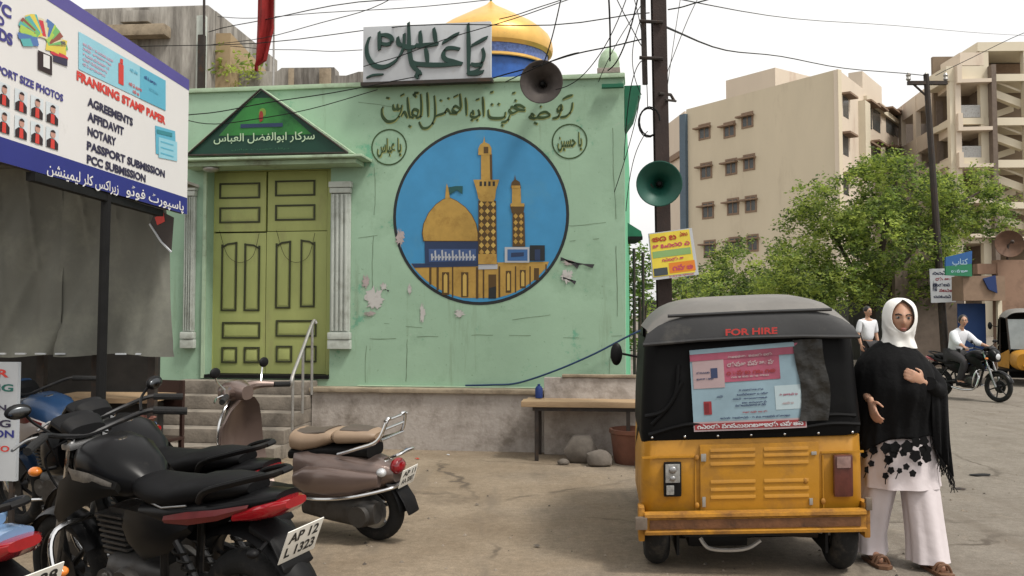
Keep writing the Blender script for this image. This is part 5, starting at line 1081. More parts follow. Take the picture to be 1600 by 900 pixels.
def wheel_part(parent, x, R, wd, rimmat, spokes=6, z=None, y=0.):
    z = R if z is None else z; b = B(MAT['tyre']); prof = []
    for k in range(15):
        t = math.pi * (k / 14 * 1.5 - .25) - math.pi / 2 + math.pi / 2
        prof.append((R - wd * .5 + wd * .5 * math.sin(t), wd * .5 * -math.cos(t)))
    prof = prof + [prof[0]]
    b.lathe(prof, (x, y, z), (0, 1, 0), 36); o = b.build('wheel', parent)
    ri = R - wd * .72; b = B(rimmat); b.lathe([(ri - .022, -wd * .3), (ri + .006, -wd * .36), (ri + .012, -wd * .3), (ri - .004, 0), (ri + .012, wd * .3), (ri + .006, wd * .36), (ri - .022, wd * .3), (ri - .03, 0), (ri - .022, -wd * .3)], (x, y, z), (0, 1, 0), 36)
    b.cyl((x, y - wd * .55, z), (x, y + wd * .55, z), .045, n=14); b.lathe([(.05, .0), (.12, .002), (.12, .008), (.05, .01)], (x, y + wd * .5, z), (0, 1, 0), 24)
    for k in range(spokes):
        t = 2 * math.pi * k / spokes + .2; p0 = Vector((x + math.cos(t) * .04, y, z + math.sin(t) * .04)); p1 = Vector((x + math.cos(t + .12) * (ri - .01), y, z + math.sin(t + .12) * (ri - .01))); b.tube([p0, p1], [.016, .011], 6)
    b.build('rim', o); return o
def arcstrip(b, x, z, R, a0, a1, hw, mat=None, n=14, drop=.4, th=.004):
    rows = []
    for i in range(n + 1):
        t = R_(a0 + (a1 - a0) * i / n); c, s_ = math.cos(t), math.sin(t); row = []
        for k in range(9):
            u = (k / 8 - .5) * 2; rr = R - drop * hw * u * u; row.append(Vector((x + c * rr, hw * u, z + s_ * rr)))
        rows.append(row)
    b.loft(rows, mat, False, False)
    rows2 = [[p - Vector((math.cos(R_(a0 + (a1 - a0) * i / n)) * th, 0, math.sin(R_(a0 + (a1 - a0) * i / n)) * th)) for p in r] for i, r in enumerate(rows)]
    b.loft(rows2, mat, False, False)
def plate_part(parent, c, lines, w_=.2, h=.16, pitch=-22, mount=None, fx=-1):
    """number plate facing backwards (-x); characters stand on it"""
    Mx = Matrix.Translation(Vector(c)) @ Matrix.Rotation(R_(pitch), 4, 'Y') @ Matrix.Rotation(R_(-90 if fx < 0 else 90), 4, 'Z')
    b = B(MAT['plate']); b.T = Mx; b.box((-w_ / 2, -.002, -h / 2), (w_ / 2, .002, h / 2), bev=.001); o = b.build('number_plate', parent)
    b = B(MAT['ink']); b.T = Mx
    for i, t in enumerate(lines):
        z1 = h / 2 - .014 - i * (h - .02) / len(lines); hh = (h - .02) / len(lines) - .018; lettering(b, t, -w_ * .41, z1 - hh, w_ * .41, z1, -.0035, None, .03)
    b.build('characters', o); return o
def motorcycle(name, label, loc, rz, lean, body, accent, plate=('AP 11', 'L 1323'), tankmark=None, seat=None, group='motorcycles parked beside the stall', kick=True, mirrors=True, amb=None, tail=None):
    amb = amb or MAT['plastic']
    t = thing(name, label, 'motorcycle', loc, R_(rz), group, R_(lean)); R1 = .292
    wf = wheel_part(t, .655, R1, .085, MAT['blackalloy']); wr = wheel_part(t, -.645, R1, .105, MAT['blackalloy'])
    b = B(MAT['alloy'])
    for s_ in (-1, 1): b.tube([(.66, s_ * .085, R1), (.50, s_ * .085, .70)], .022, 10); b.tube([(.50, s_ * .085, .70), (.405, s_ * .085, .98)], .017, 10, MAT['chrome'])
    b.box((.38, -.11, .93), (.45, .11, .96), bev=.01); b.build('fork', t)
    b = B(body); arcstrip(b, .655, R1, R1 + .03, 20, 150, .065); b.build('front_mudguard', t)
    # headlamp cowl
    b = B(body); b.loft([srng(.50, 0, .90, .10, .10), srng(.56, 0, .91, .125, .13), srng(.62, 0, .89, .115, .12), srng(.665, 0, .86, .085, .085)]); b.loft([srng(.44, 0, 1.0, .09, .02), srng(.52, 0, 1.05, .11, .03), srng(.58, 0, 1.01, .10, .03)]); hl_ = b.build('headlamp_cowl', t)
    b = B(MAT['clearlens']); b.ell((.645, 0, .875), (.035, .085, .075)); b.build('headlight', hl_)
    b = B(MAT['plastic']); b.loft([srng(.40, 0, 1.0, .09, .03), srng(.45, 0, 1.03, .10, .045), srng(.50, 0, 1.02, .08, .03)]); b.build('instrument_cluster', t)
    b = B(MAT['blackalloy']); b.tube(smooth_pts([(.24, -.36, 1.03), (.30, -.26, 1.045), (.38, -.15, 1.01), (.41, 0, .98), (.38, .15, 1.01), (.30, .26, 1.045), (.24, .36, 1.03)], 5), .012, 8); hb_ = b.build('handlebar', t)
    for s_ in (-1, 1):
        b = B(MAT['tyre']); b.tube([(.20, s_ * .40, 1.018), (.29, s_ * .275, 1.043)], .019, 10); b.build('grip', hb_)
        b = B(MAT['alloy']); b.tube(smooth_pts([(.31, s_ * .25, 1.04), (.34, s_ * .32, 1.035), (.28, s_ * .42, 1.02)], 4), .007, 6); b.build('lever', hb_)
        if mirrors:
            b = B(MAT['plastic']); b.tube(smooth_pts([(.32, s_ * .23, 1.05), (.37, s_ * .27, 1.10), (.36, s_ * .31, 1.15)], 4), .007, 6); b.ell((.355, s_ * .34, 1.165), (.020, .055, .034), rot=Matrix.Rotation(s_ * -.25, 3, 'Z')); mi = b.build('mirror', t)
            b = B(MAT['mirrorglass']); b.ell((.342, s_ * .34, 1.162), (.010, .045, .026), rot=Matrix.Rotation(s_ * -.25, 3, 'Z')); b.build('mirror_glass', mi)
        b = B(MAT['plastic']); b.tube([(.52, s_ * .10, .84), (.54, s_ * .16, .84)], .010, 6); b.ell((.55, s_ * .185, .84), (.035, .028, .022), MAT['amber']); b.build('indicator', t)
        b = B(MAT['plastic']); b.tube([(-.84, s_ * .07, .66), (-.86, s_ * .13, .65)], .010, 6); b.ell((-.86, s_ * .16, .65), (.026, .024, .018), amb); b.build('indicator', t)
    # tank with shrouds
    b = B(body); b.loft([srng(-.06, 0, .79, .07, .05), srng(.0, 0, .82, .125, .085), srng(.12, 0, .855, .165, .125), srng(.24, 0, .875, .17, .125), srng(.33, 0, .87, .13, .10), srng(.40, 0, .85, .06, .06)], caps=True); tk = b.build('tank', t)
    b = B(accent)
    for s_ in (-1, 1): b.loft([[Vector((x, s_ * (y + d_), z)) for d_, z in ((0, z1), (.018, (z0 + z1) / 2), (0, z0), (-.02, (z0 + z1) / 2))] for x, y, z0, z1 in ((-.0, .135, .78, .83), (.12, .168, .75, .87), (.28, .175, .68, .86), (.40, .165, .62, .80), (.46, .15, .60, .70))])
    b.build('tank_shroud', tk)
    b = B(MAT['chrome']); b.cyl((.16, 0, .975), (.16, 0, .985), .035, n=18); b.build('filler_cap', tk)
    b = B(MAT['alloy']); b.tube([(-.11, .104, .765), (-.30, .142, .757), (-.45, .134, .78)], .004, 5); b.tube([(-.11, -.104, .765), (-.30, -.142, .757), (-.45, -.134, .78)], .004, 5); b.build('seat_piping', t)
    if tankmark:
        b = B(tankmark)
        for s_ in (-1, 1): b.loft([[Vector((x, s_ * (y + .008), z1)), Vector((x, s_ * (y + .013), (z0 + z1) / 2)), Vector((x, s_ * (y + .008), z0))] for x, y, z0, z1 in ((.02, .141, .80, .83), (.14, .170, .82, .87), (.26, .176, .83, .88), (.34, .14, .85, .87))], closed=False, caps=False)
        b.build('tank_stripe', tk)
    # seat: rider dip and raised pillion
    b = B(seat or MAT['seatvinyl']); b.loft([srng(.0, 0, .80, .075, .035), srng(-.06, 0, .795, .105, .05), srng(-.18, 0, .785, .135, .055), srng(-.32, 0, .790, .14, .055), srng(-.42, 0, .815, .13, .058), srng(-.55, 0, .84, .12, .05), srng(-.68, 0, .855, .10, .04), srng(-.74, 0, .855, .06, .022)]); st_ = b.build('seat', t)
    b = B(body); b.loft([srng(-.10, 0, .70, .12, .05), srng(-.30, 0, .715, .135, .055), srng(-.55, 0, .755, .125, .05), srng(-.76, 0, .80, .095, .045), srng(-.90, 0, .835, .06, .022)]); tf = b.build('tail_fairing', t)
    b = B(tail or accent)
    for s_ in (-1, 1): b.loft([[Vector((x, s_ * (y + .004), z1)), Vector((x, s_ * (y + .012), (z0 + z1) / 2)), Vector((x, s_ * (y + .004), z0))] for x, y, z0, z1 in ((-.30, .132, .69, .72), (-.45, .132, .70, .755), (-.62, .118, .735, .78), (-.78, .09, .79, .81))], closed=False, caps=False)
    b.build('side_graphic', tf)
    b = B(MAT['redlens']); b.loft([srng(-.70, 0, .752, .118, .022, 3), srng(-.80, 0, .775, .105, .036, 3), srng(-.90, 0, .800, .085, .034, 3), srng(-.945, 0, .815, .055, .018, 3)]); b.build('taillight', tf)
    b = B(MAT['plastic']); 
    for s_ in (-1, 1): b.tube(smooth_pts([(-.52, s_ * .125, .80), (-.60, s_ * .15, .86), (-.76, s_ * .12, .905), (-.86, s_ * .06, .925), (-.875, 0, .927)], 5), .015, 8, flat=.7)
    b.build('grab_rail', t)
    b = B(MAT['plastic']); arcstrip(b, -.645, R1 + .03, R1 + .085, 60, 182, .075); b.loft([srng(-.74, 0, .70, .07, .03), srng(-.86, 0, .66, .075, .02), srng(-.93, 0, .56, .08, .012)]); mg = b.build('rear_mudguard', t)
    if plate: plate_part(t, (-.955, 0, .66), plate, .19, .155, -28)
    # frame, engine, exhaust, side panels
    b = B(MAT['blackalloy']); b.tube(smooth_pts([(.42, 0, .86), (.34, 0, .60), (.22, 0, .30), (.0, 0, .26), (-.20, 0, .30)], 5), .022, 8); b.tube([(.42, 0, .86), (.1, 0, .78), (-.25, 0, .70), (-.70, 0, .74)], .022, 8)
    for s_ in (-1, 1): b.tube([(-.20, s_ * .09, .38), (-.25, s_ * .10, .70)], .018, 8); b.tube([(-.20, s_ * .09, .36), (-.645, s_ * .10, R1)], [.026, .020], 8)
    b.build('frame', t)
    b = B(MAT['engine']); b.loft([srng(-.20, 0, .37, .10, .10, 4), srng(-.05, 0, .36, .15, .13, 4), srng(.14, 0, .36, .14, .13, 4), srng(.22, 0, .38, .08, .08, 4)])
    for k in range(8): b.box((.05 + k * .004, -.085, .47 + k * .024), (.23 + k * .006, .085, .482 + k * .024), bev=.004)
    b.box((.08, -.06, .46), (.2, .06, .68)); 
    for s_ in (-1, 1): b.cyl((-.02, s_ * .12, .36), (-.02, s_ * .175, .36), .105, .09, 22); b.cyl((.14, s_ * .10, .37), (.14, s_ * .15, .37), .06, n=16)
    b.build('engine', t)
    b = B(MAT['chrome']); b.tube(smooth_pts([(.22, -.06, .58), (.31, -.10, .46), (.24, -.14, .24), (.0, -.16, .20), (-.25, -.165, .24)], 5), .020, 10); b.tube([(-.25, -.165, .24), (-.32, -.17, .26), (-.78, -.19, .34), (-.80, -.19, .343)], [.022, .045, .052, .03], 14, MAT['plastic']); b.build('exhaust', t)
    for s_ in (-1, 1):
        b = B(body); b.loft([[Vector((x, s_ * (y + d_), z)) for d_, z in ((0, z1), (.02, (z0 + z1) / 2), (0, z0), (-.02, (z0 + z1) / 2))] for x, y, z0, z1 in ((.02, .10, .55, .70), (-.12, .125, .50, .71), (-.30, .125, .56, .70), (-.44, .11, .66, .71))]); b.build('side_panel', t)
        b = B(MAT['redlens'] if s_ > 0 else MAT['alloy'])
        b.tube([(-.36, s_ * .13, .62), (-.60, s_ * .14, .32)], .016, 8, MAT['blackalloy']); pts = []
        for k in range(60): u = k / 59; a_ = u * 2 * math.pi * 8; pts.append((-.38 - .2 * u + math.cos(a_) * .024, s_ * .138 + math.sin(a_) * .024, .59 - .245 * u))
        b.tube(pts, .0055, 5, accent); b.build('shock_absorber', t)
        b = B(MAT['blackalloy']); b.tube([(-.10, s_ * .10, .28), (-.06, s_ * .26, .28)], .012, 6); b.box((-.09, s_ * .2 - .05, .275), (-.03, s_ * .2 + .05, .30), MAT['tyre'], .008); b.tube([(-.38, s_ * .12, .40), (-.40, s_ * .22, .40)], .011, 6); b.build('footrest', t)
    b = B(MAT['blackalloy']); b.loft([srng(-.12, .115, .36, .018, .07, 4), srng(-.35, .12, .34, .018, .05, 4), srng(-.55, .12, .31, .018, .055, 4), srng(-.72, .12, .295, .015, .05, 4)]); b.build('chain_case', t)
    b = B(MAT['chrome']); b.tube(smooth_pts([(.34, .06, .62), (.36, .22, .60), (.33, .27, .48), (.27, .24, .32), (.16, .08, .27)], 5), .013, 8); b.tube(smooth_pts([(.34, -.06, .62), (.36, -.22, .60), (.33, -.27, .48), (.27, -.24, .32), (.16, -.08, .27)], 5), .013, 8); b.build('crash_guard', t)
    if kick: b = B(MAT['iron']); b.tube([(-.05, .10, .26), (-.12, .27, -.02 + .27 * math.sin(R_(-lean)))], .011, 6); b.build('side_stand', t)
    b = B(MAT['plastic'])
    for pts in (((.41, .10, .98), (.50, .16, .90), (.46, .13, .75), (.36, .08, .70)), ((.41, -.12, .98), (.52, -.15, .92), (.45, -.10, .72), (.34, -.08, .62)), ((.30, .25, 1.04), (.44, .18, 1.0), (.47, .12, .88))): b.tube(smooth_pts(pts, 5), .006, 5)
    b.build('cables', t)
    return t
glossblack = M('gloss_black_paint', (.006, .006, .0065, 1), .3, var=.15, scale=6, spec=.14, dirt=((.035, .031, .027, 1), .3, 4))
darkgrey = M('graphite_shroud', (.008, .0075, .007, 1), .45, .05, spec=.12, var=.15, dirt=((.09, .08, .068, 1), .3, 5)); redpaint = M('red_graphic', (.13, .012, .012, 1), .35, var=.15); bluepaint = M('blue_paint', (.012, .038, .095, 1), .3, var=.15, coat=.2); bluegrey = M('blue_grey_paint', (.14, .24, .40, 1), .3, .2, var=.12, coat=.4); redwhite = M('pale_red_graphic', (.55, .50, .48, 1), .3, var=.1)
bkA = motorcycle('motorcycle', 'black motorcycle nearest the camera with a white plate and dark red taillight', (-1.585, 4.12, 0), 147.5, -7, glossblack, darkgrey, ('AP 12', 'L 1323'), M('grey_tank_stripe', (.17, .155, .135, 1), .4, .3, var=.5, scale=30), tail=redpaint)
bkB = motorcycle('motorcycle', 'black motorcycle with a lumpy black saddle between the nearest motorcycle and the brown scooter', (-1.85, 4.85, 0), 149, -8, glossblack, darkgrey, None, redwhite, mirrors=False)
bkC = motorcycle('motorcycle', 'blue tanked motorcycle with red and white trim under the tarpaulin edge', (-3.02, 6.30, 0), 149, -8, bluepaint, redwhite, None, redpaint, mirrors=False)
bkE = motorcycle('motorcycle', 'blue grey motorcycle of which only the red taillight corner shows', (-2.31, 3.46, 0), 149, -7, bluegrey, redpaint, ('AP 28', 'DC 61'), None, bluegrey, mirrors=False, amb=MAT['amber'])
# scooter
brown_m = M('mauve_brown_metallic', (.155, .112, .096, 1), .33, .5, var=.08, scale=3, coat=.5, dirt=((.20, .165, .13, 1), .22, 4)); tan = M('tan_seat_leather', (.26, .185, .125, 1), .5, var=.14, scale=5, bump=.05, bscale=90, dirt=((.14, .10, .07, 1), .3, 4)); dktan = M('dark_seat_top', (.085, .066, .052, 1), .5, var=.15)
sr = grd(590, 843); hd = R_(155); sc_ = thing('scooter', 'mauve brown retro scooter with tan saddle facing the shrine steps', 'scooter', (sr.x + .76 * math.cos(hd), sr.y + .76 * math.sin(hd), 0), hd, None, R_(-6))
R2 = .222; wheel_part(sc_, .66, R2, .10, MAT['alloy'], 5); wheel_part(sc_, -.76, R2, .105, MAT['alloy'], 5)
b = B(brown_m); b.loft([srng(-.20, 0, .46, .16, .18, 3), srng(-.32, 0, .475, .205, .165, 2.8), srng(-.50, 0, .48, .215, .145, 2.6), srng(-.68, 0, .48, .19, .125, 2.5), srng(-.84, 0, .475, .13, .10, 2.4), srng(-.95, 0, .47, .06, .055, 2.2)]); bo = b.build('body', sc_)
b = B(brown_m)
for s_ in (-1, 1): b.loft([srng(-.24, s_ * .19, .43, .03, .05, 2.4), srng(-.36, s_ * .215, .435, .055, .10, 2.3), srng(-.54, s_ * .22, .44, .06, .105, 2.2), srng(-.72, s_ * .20, .445, .05, .085, 2.2), srng(-.89, s_ * .14, .455, .025, .045, 2.2)])
b.build('side_cowl', bo)
b = B(MAT['chrome'])
for s_ in (-1, 1): b.tube(smooth_pts([(-.22, s_ * .22, .34), (-.45, s_ * .27, .335), (-.72, s_ * .245, .36), (-.95, s_ * .12, .40), (-.97, 0, .405)], 5), .013, 8)
b.build('cowl_trim', sc_)
LOW = Matrix.Translation((0, 0, -.075))
b = B(tan); b.T = LOW; b.loft([srng(-.10, 0, .735, .06, .05), srng(-.16, 0, .745, .135, .075), srng(-.26, 0, .74, .155, .07), srng(-.38, 0, .755, .15, .06), srng(-.46, 0, .78, .14, .05), srng(-.50, 0, .785, .12, .04)]); b.loft([srng(-.505, 0, .79, .11, .035), srng(-.54, 0, .79, .135, .055), srng(-.66, 0, .795, .125, .05), srng(-.78, 0, .80, .10, .042), srng(-.82, 0, .80, .06, .02)]); se = b.build('seat', sc_)
b = B(dktan); b.T = LOW; b.loft([srng(-.14, 0, .806, .07, .012), srng(-.28, 0, .800, .10, .014), srng(-.44, 0, .82, .10, .014)]); b.loft([srng(-.56, 0, .838, .09, .012), srng(-.68, 0, .838, .085, .012), srng(-.77, 0, .834, .06, .01)]); b.build('seat_top', se)
b = B(MAT['plastic']); b.T = LOW; b.loft([srng(-.14, 0, .65, .13, .04, 3), srng(-.40, 0, .69, .15, .035, 3), srng(-.78, 0, .70, .10, .05, 3)]); b.build('seat_base', sc_)
b = B(MAT['chrome']); b.T = LOW
for s_ in (-1, 1): b.tube(smooth_pts([(-.58, s_ * .15, .69), (-.74, s_ * .17, .74), (-.90, s_ * .15, .80), (-.96, s_ * .11, .93), (-.955, s_ * .07, .935)], 5), .012, 8)
for z in (.80, .87, .93): b.tube([(-.92 - (z - .8) * .28, -.135, z), (-.92 - (z - .8) * .28, .135, z)], .010, 8)
b.tube(smooth_pts([(-.92, -.10, .66), (-1.02, -.09, .70), (-1.03, 0, .71), (-1.02, .09, .70), (-.92, .10, .66)], 5), .012, 8); b.build('rear_rack', sc_)
b = B(MAT['redlens']); b.T = LOW; b.ell((-.955, 0, .60), (.045, .07, .055)); b.build('taillight', sc_)
for s_ in (-1, 1): b = B(MAT['clearlens']); b.T = LOW; b.ell((-.90, s_ * .12, .58), (.035, .035, .03)); b.build('indicator', sc_)
b = B(MAT['plastic']); arcstrip(b, -.76, R2, R2 + .045, 60, 178, .075); b.loft([srng(-.96, 0, .40, .07, .02), srng(-1.03, 0, .30, .075, .012), srng(-1.06, 0, .22, .07, .008)]); b.build('rear_mudguard', sc_)
plate_part(sc_, (-1.03, 0, .46), ('AP 11', 'AA 3307'), .19, .13, -20)
b = B(MAT['plastic']); b.loft([srng(.34, 0, .27, .16, .03, 4), srng(.10, 0, .25, .17, .03, 4), srng(-.22, 0, .26, .16, .04, 4)]); b.build('floorboard', sc_)
b = B(brown_m); b.loft([[Vector((x + .10 * (abs(u) ** 2) * -1 + d_, wv * u, z)) for u, d_ in [(-1, 0), (-.6, 0), (-.2, 0), (.2, 0), (.6, 0), (1, 0), (1, -.02), (.6, -.025), (.2, -.025), (-.2, -.025), (-.6, -.025), (-1, -.02)]] for x, z, wv in ((.36, .26, .17), (.46, .40, .215), (.50, .58, .225), (.49, .74, .21), (.45, .86, .15), (.42, .93, .07))]); ls = b.build('leg_shield', sc_)
b = B(MAT['chrome']); b.tube(smooth_pts([(.33, .17, .28), (.36, .215, .42), (.40, .225, .58), (.40, .21, .74), (.40, .15, .86), (.41, .05, .94)], 5), .009, 6); b.tube(smooth_pts([(.33, -.17, .28), (.36, -.215, .42), (.40, -.225, .58), (.40, -.21, .74), (.40, -.15, .86), (.41, -.05, .94)], 5), .009, 6); b.build('shield_trim', ls)
b = B(brown_m); arcstrip(b, .66, R2, R2 + .04, 10, 165, .085, drop=.7); b.loft([srng(.56, 0, .44, .07, .06), srng(.54, 0, .55, .075, .06), srng(.50, 0, .72, .06, .05), srng(.46, 0, .86, .05, .04)]); b.build('front_mudguard', sc_)
b = B(brown_m); b.loft([srng(.30, 0, .97, .06, .05), srng(.38, 0, .985, .10, .075), srng(.46, 0, .98, .095, .08), srng(.52, 0, .965, .07, .065)]); 
for s_ in (-1, 1): b.tube(smooth_pts([(.40, s_ * .06, .985), (.36, s_ * .16, 1.0), (.27, s_ * .25, .99)], 4), [.05, .046, .042, .038, .034, .03, .026, .024, .022][:9], 10)
hs_ = b.build('headset', sc_); b = B(MAT['clearlens']); b.ell((.515, 0, .965), (.03, .062, .06)); b.build('headlight', hs_)
for s_ in (-1, 1):
    b = B(MAT['tyre']); b.tube([(.27, s_ * .25, .99), (.21, s_ * .36, .975)], .021, 10); b.build('grip', hs_)
    b = B(MAT['chrome']); b.tube(smooth_pts([(.29, s_ * .23, 1.0), (.30, s_ * .31, .99), (.25, s_ * .39, .975)], 4), .007, 6); b.build('lever', hs_)
    b = B(MAT['chrome']); b.tube(smooth_pts([(.33, s_ * .18, 1.01), (.36, s_ * .23, 1.08), (.36, s_ * .25, 1.14)], 4), .007, 6); b.ell((.355, s_ * .255, 1.155), (.016, .05, .038), MAT['plastic']); b.build('mirror', sc_)
b = B(MAT['engine']); b.loft([srng(-.25, .10, .24, .05, .07, 3), srng(-.50, .13, .24, .07, .085, 3), srng(-.76, .135, .235, .075, .10, 3), srng(-.86, .13, .235, .05, .07, 3)]); b.cyl((-.76, .12, .225), (-.76, .225, .225), .085, .07, 22); b.tube([(-.2, -.15, .2), (-.4, -.17, .2), (-.8, -.18, .27)], [.02, .05, .045], 12, MAT['iron']); b.build('engine', sc_)
b = B(MAT['iron']); b.tube([(-.05, .10, .22), (-.10, .24, -.02)], .012, 6); b.build('side_stand', sc_)

# ------------------------------------------------------------------ auto rickshaw, seen from behind
MAT['ryellow'] = M('rickshaw_yellow', (.39, .178, .008, 1), .5, var=.10, scale=2.5, coat=.08, bump=.35, bscale=4.5, dirt=((.19, .095, .022, 1), .50, 3.0))
MAT['rrust'] = M('rusty_yellow_bumper', (.38, .175, .016, 1), .6, var=.25, scale=6, bump=.15, dirt=((.10, .045, .022, 1), .62, 5))
MAT['vinyl'] = M('black_hood_vinyl', (.004, .004, .0043, 1), .5, var=.25, scale=3, bump=.15, bscale=7, dirt=((.009, .0085, .0075, 1), .25, 2.5), spec=.09)
MAT['roofvinyl'] = M('sheen_grey_hood_top', (.15, .142, .13, 1), .55, var=.2, scale=2.5, bump=.08, bscale=10, dirt=((.20, .185, .16, 1), .45, 2.5))  # light and grey sheen on the roof, put into the vinyl colour
MAT['flapvinyl'] = M('charcoal_hood_flap', (.020, .020, .021, 1), .55, var=.25, scale=2.5, bump=.12, bscale=9, dirt=((.085, .08, .07, 1), .35, 3))
MAT['clearplastic'] = M('crumpled_clear_plastic', (.012, .011, .009, 1), .35, var=.8, scale=11, bump=.6, bscale=13, spec=.35)
MAT['rustdark'] = M('dark_rust', (.13, .055, .022, 1), .75, var=.4, scale=7, bump=.2, dirt=((.035, .022, .016, 1), .5, 6)); MAT['rustgrey'] = M('rusty_grey_iron', (.15, .12, .095, 1), .6, .3, var=.3, scale=12)
TILT = .042
def rickshaw(name, label, loc, rz, poster=True, group='auto rickshaws'):
    t = thing(name, label, 'auto rickshaw', loc, rz, group)
    Sh = Matrix.Identity(4); Sh[2][0] = TILT if poster else 0
    def RB(mat=None): b = B(mat); b.T = Sh; return b
    HW = .635
    # body tub: rear panel with rounded corners, sides, floor
    def outline(hw, y0, n=6, r=.09):
        pts = [(-hw, y0 + 1.15), (-hw, y0 + r)]
        for k in range(1, n): a_ = math.pi + math.pi / 2 * k / n; pts.append((-hw + r + r * math.cos(a_), y0 + r + r * math.sin(a_)))
        pts.append((-hw + r, y0)); return pts + [(-x, y) for x, y in reversed(pts)]
    b = RB(MAT['ryellow']); rows = []
    for z, hw, y0 in ((.335, .635, .02), (.36, .645, .0), (.60, .645, .0), (.80, .640, .004), (.815, .625, .02)):
        rows.append([Vector((x, y, z)) for x, y in outline(hw, y0)])
    b.loft(rows, closed=False, caps=False); body = b.build('body', t, ang=50)
    # front: narrowing cabin, nose and windscreen
    b = RB(MAT['ryellow'])
    for s_ in (-1, 1): b.add([(s_ * .645, 1.15, .36), (s_ * .40, 2.15, .36), (s_ * .38, 2.15, .78), (s_ * .645, 1.15, .60)], [[0, 1, 2, 3]])
    b.loft([srng_y(2.10, .40, .56, .22), srng_y(2.30, .36, .55, .22), srng_y(2.45, .25, .52, .18)]); b.build('nose', t)
    b = RB(MAT['plastic']); b.box((-.62, .03, .30), (.62, 2.1, .345)); b.build('floor', t)
    # engine lid with louvres
    lx0, lx1, lz0, lz1 = -.30, .385, .365, .775
    b = RB(MAT['ryellow']); b.box((lx0, -.016, lz0), (lx1, -.002, lz1), bev=.006); lid = b.build('engine_lid', t)
    b = RB(MAT['ryellow'])
    for k, z in enumerate((.46, .505, .55, .655, .70, .735)):
        for xa, xb in ((lx0 + .06, .02), (.07, lx1 - .06)):
            if z > .64 or z < .56: b.loft([[Vector((x, -.0165 - o, z + dz)) for o, dz in ((0, .016), (.006, .0), (.006, -.004), (0, -.006))] for x in (xa, xb)], closed=False, caps=False)
    b.build('louvre', lid)
    b = RB(MAT['steel'])
    for x, z, sx, sz in ((lx0 + .02, .70, .03, .045), (lx0 + .02, .44, .02, .06), (lx1 - .03, .71, .03, .02), (lx1 - .05, .43, .02, .04)): b.box((x - sx / 2, -.026, z - sz / 2), (x + sx / 2, -.0165, z + sz / 2), bev=.003)
    for x, z in ((lx0 - .02, .70), (lx0 - .02, .42), (lx1 + .02, .43), (lx1 - .08, .55)): b.ell((x, -.016, z), (.014, .010, .018), MAT['rrust'])
    b.build('hinge', lid)
    for q_ in (((-.64, -.010, .70), (lx0 - .015, -.001, .712)), ((lx1 + .015, -.010, .705), (.64, -.001, .717)), ((lx1 + .02, -.008, .365), (lx1 + .028, -.001, .695)), ((lx0 - .03, -.008, .365), (lx0 - .022, -.001, .69))): b = RB(MAT['ryellow']); b.box(*q_); b.build('pressing_rib', body)
    # lamps: clear on the left side, worn red on the right side
    b = RB(MAT['plastic']); b.box((-.515, -.035, .475), (-.41, -.001, .68), bev=.02); lp = b.build('tail_lamp', t); lp['label'] = 'clear lensed tail lamp with chrome inside'
    b = RB(M('dull_lamp_lens', (.26, .26, .25, 1), .25, .2, var=.5, scale=22)); b.box((-.505, -.045, .56), (-.42, -.036, .67), bev=.004); b.box((-.50, -.047, .49), (-.455, -.0362, .545), bev=.004); b.ell((-.463, -.044, .635), (.024, .010, .022), MAT['alloy']); b.ell((-.463, -.046, .585), (.018, .008, .016), MAT['alloy']); b.build('lens', lp)
    b = RB(M('brown_red_lens', (.085, .022, .016, 1), .3, var=.4, scale=16, coat=.3)); b.box((.462, -.045, .455), (.572, -.001, .70), bev=.024); lp = b.build('tail_lamp', t); lp['label'] = 'worn brown red tail lamp with a pale top'
    b = RB(M('pale_pink_lens', (.22, .14, .125, 1), .3, var=.4, scale=18)); b.box((.478, -.051, .625), (.556, -.0455, .69), bev=.004); b.build('lens', lp)
    # bumper
    b = RB(MAT['rrust']); b.loft([[Vector((x, y, z)) for y, z in ((-.03, .392), (-.088, .384), (-.09, .366), (-.07, .356), (-.07, .290), (-.088, .283), (-.085, .266), (-.05, .262), (-.045, .32))] for x in (-.63, -.3, .3, .63)]); b.box((-.60, -.078, .296), (.60, -.0715, .350), MAT['rustdark'], .003); b.box((-.665, -.045, .22), (-.628, .10, .42), bev=.01); b.box((.628, -.045, .22), (.662, .10, .42), bev=.01); b.build('bumper', t, ang=30)
    b = RB(MAT['rustgrey']); b.box((-.685, -.10, .30), (-.615, -.05, .37), bev=.008); b.box((.635, -.06, .38), (.67, -.02, .45), bev=.006); b.build('bumper_bracket', t)
    # hood: rear wall, roof and flap
    b = RB(MAT['vinyl']); rows = []
    for z, hw, y0 in ((.805, .640, -.005), (.86, .645, -.012), (1.0, .640, .01), (1.2, .630, .03), (1.42, .615, .06)):
        r_ = outline(hw, y0, r=.10); rows.append([Vector((x, y + (.012 * math.sin(x * 19 + z * 7) * (z < 1.3)), z + .012 * math.sin(x * 12) * (z < .9))) for x, y in r_])
    b.loft(rows, closed=False, caps=False); hood = b.build('hood', t, ang=60)
    b = RB(MAT['vinyl'])
    for pts in (((-.60, -.006, .84), (-.35, -.02, .90), (-.1, -.014, .86), (.2, -.02, .855), (.45, -.022, .88), (.62, -.01, .87)), ((-.58, .0, .90), (-.45, -.004, 1.05), (-.42, .012, 1.25)), ((.60, .0, .92), (.45, -.01, .93), (.2, -.012, .905)), ((-.62, .0, .95), (-.50, -.006, .99), (-.40, .0, 1.15))): b.tube(smooth_pts(pts, 6), .014, 8, flat=.8)
    b.build('hood_fold', hood)
    b = RB(MAT['chrome'])
    for k in range(7): b.ell((-.58 + k * .193, -.012, .825), (.008, .006, .008))
    b.build('stud', hood)
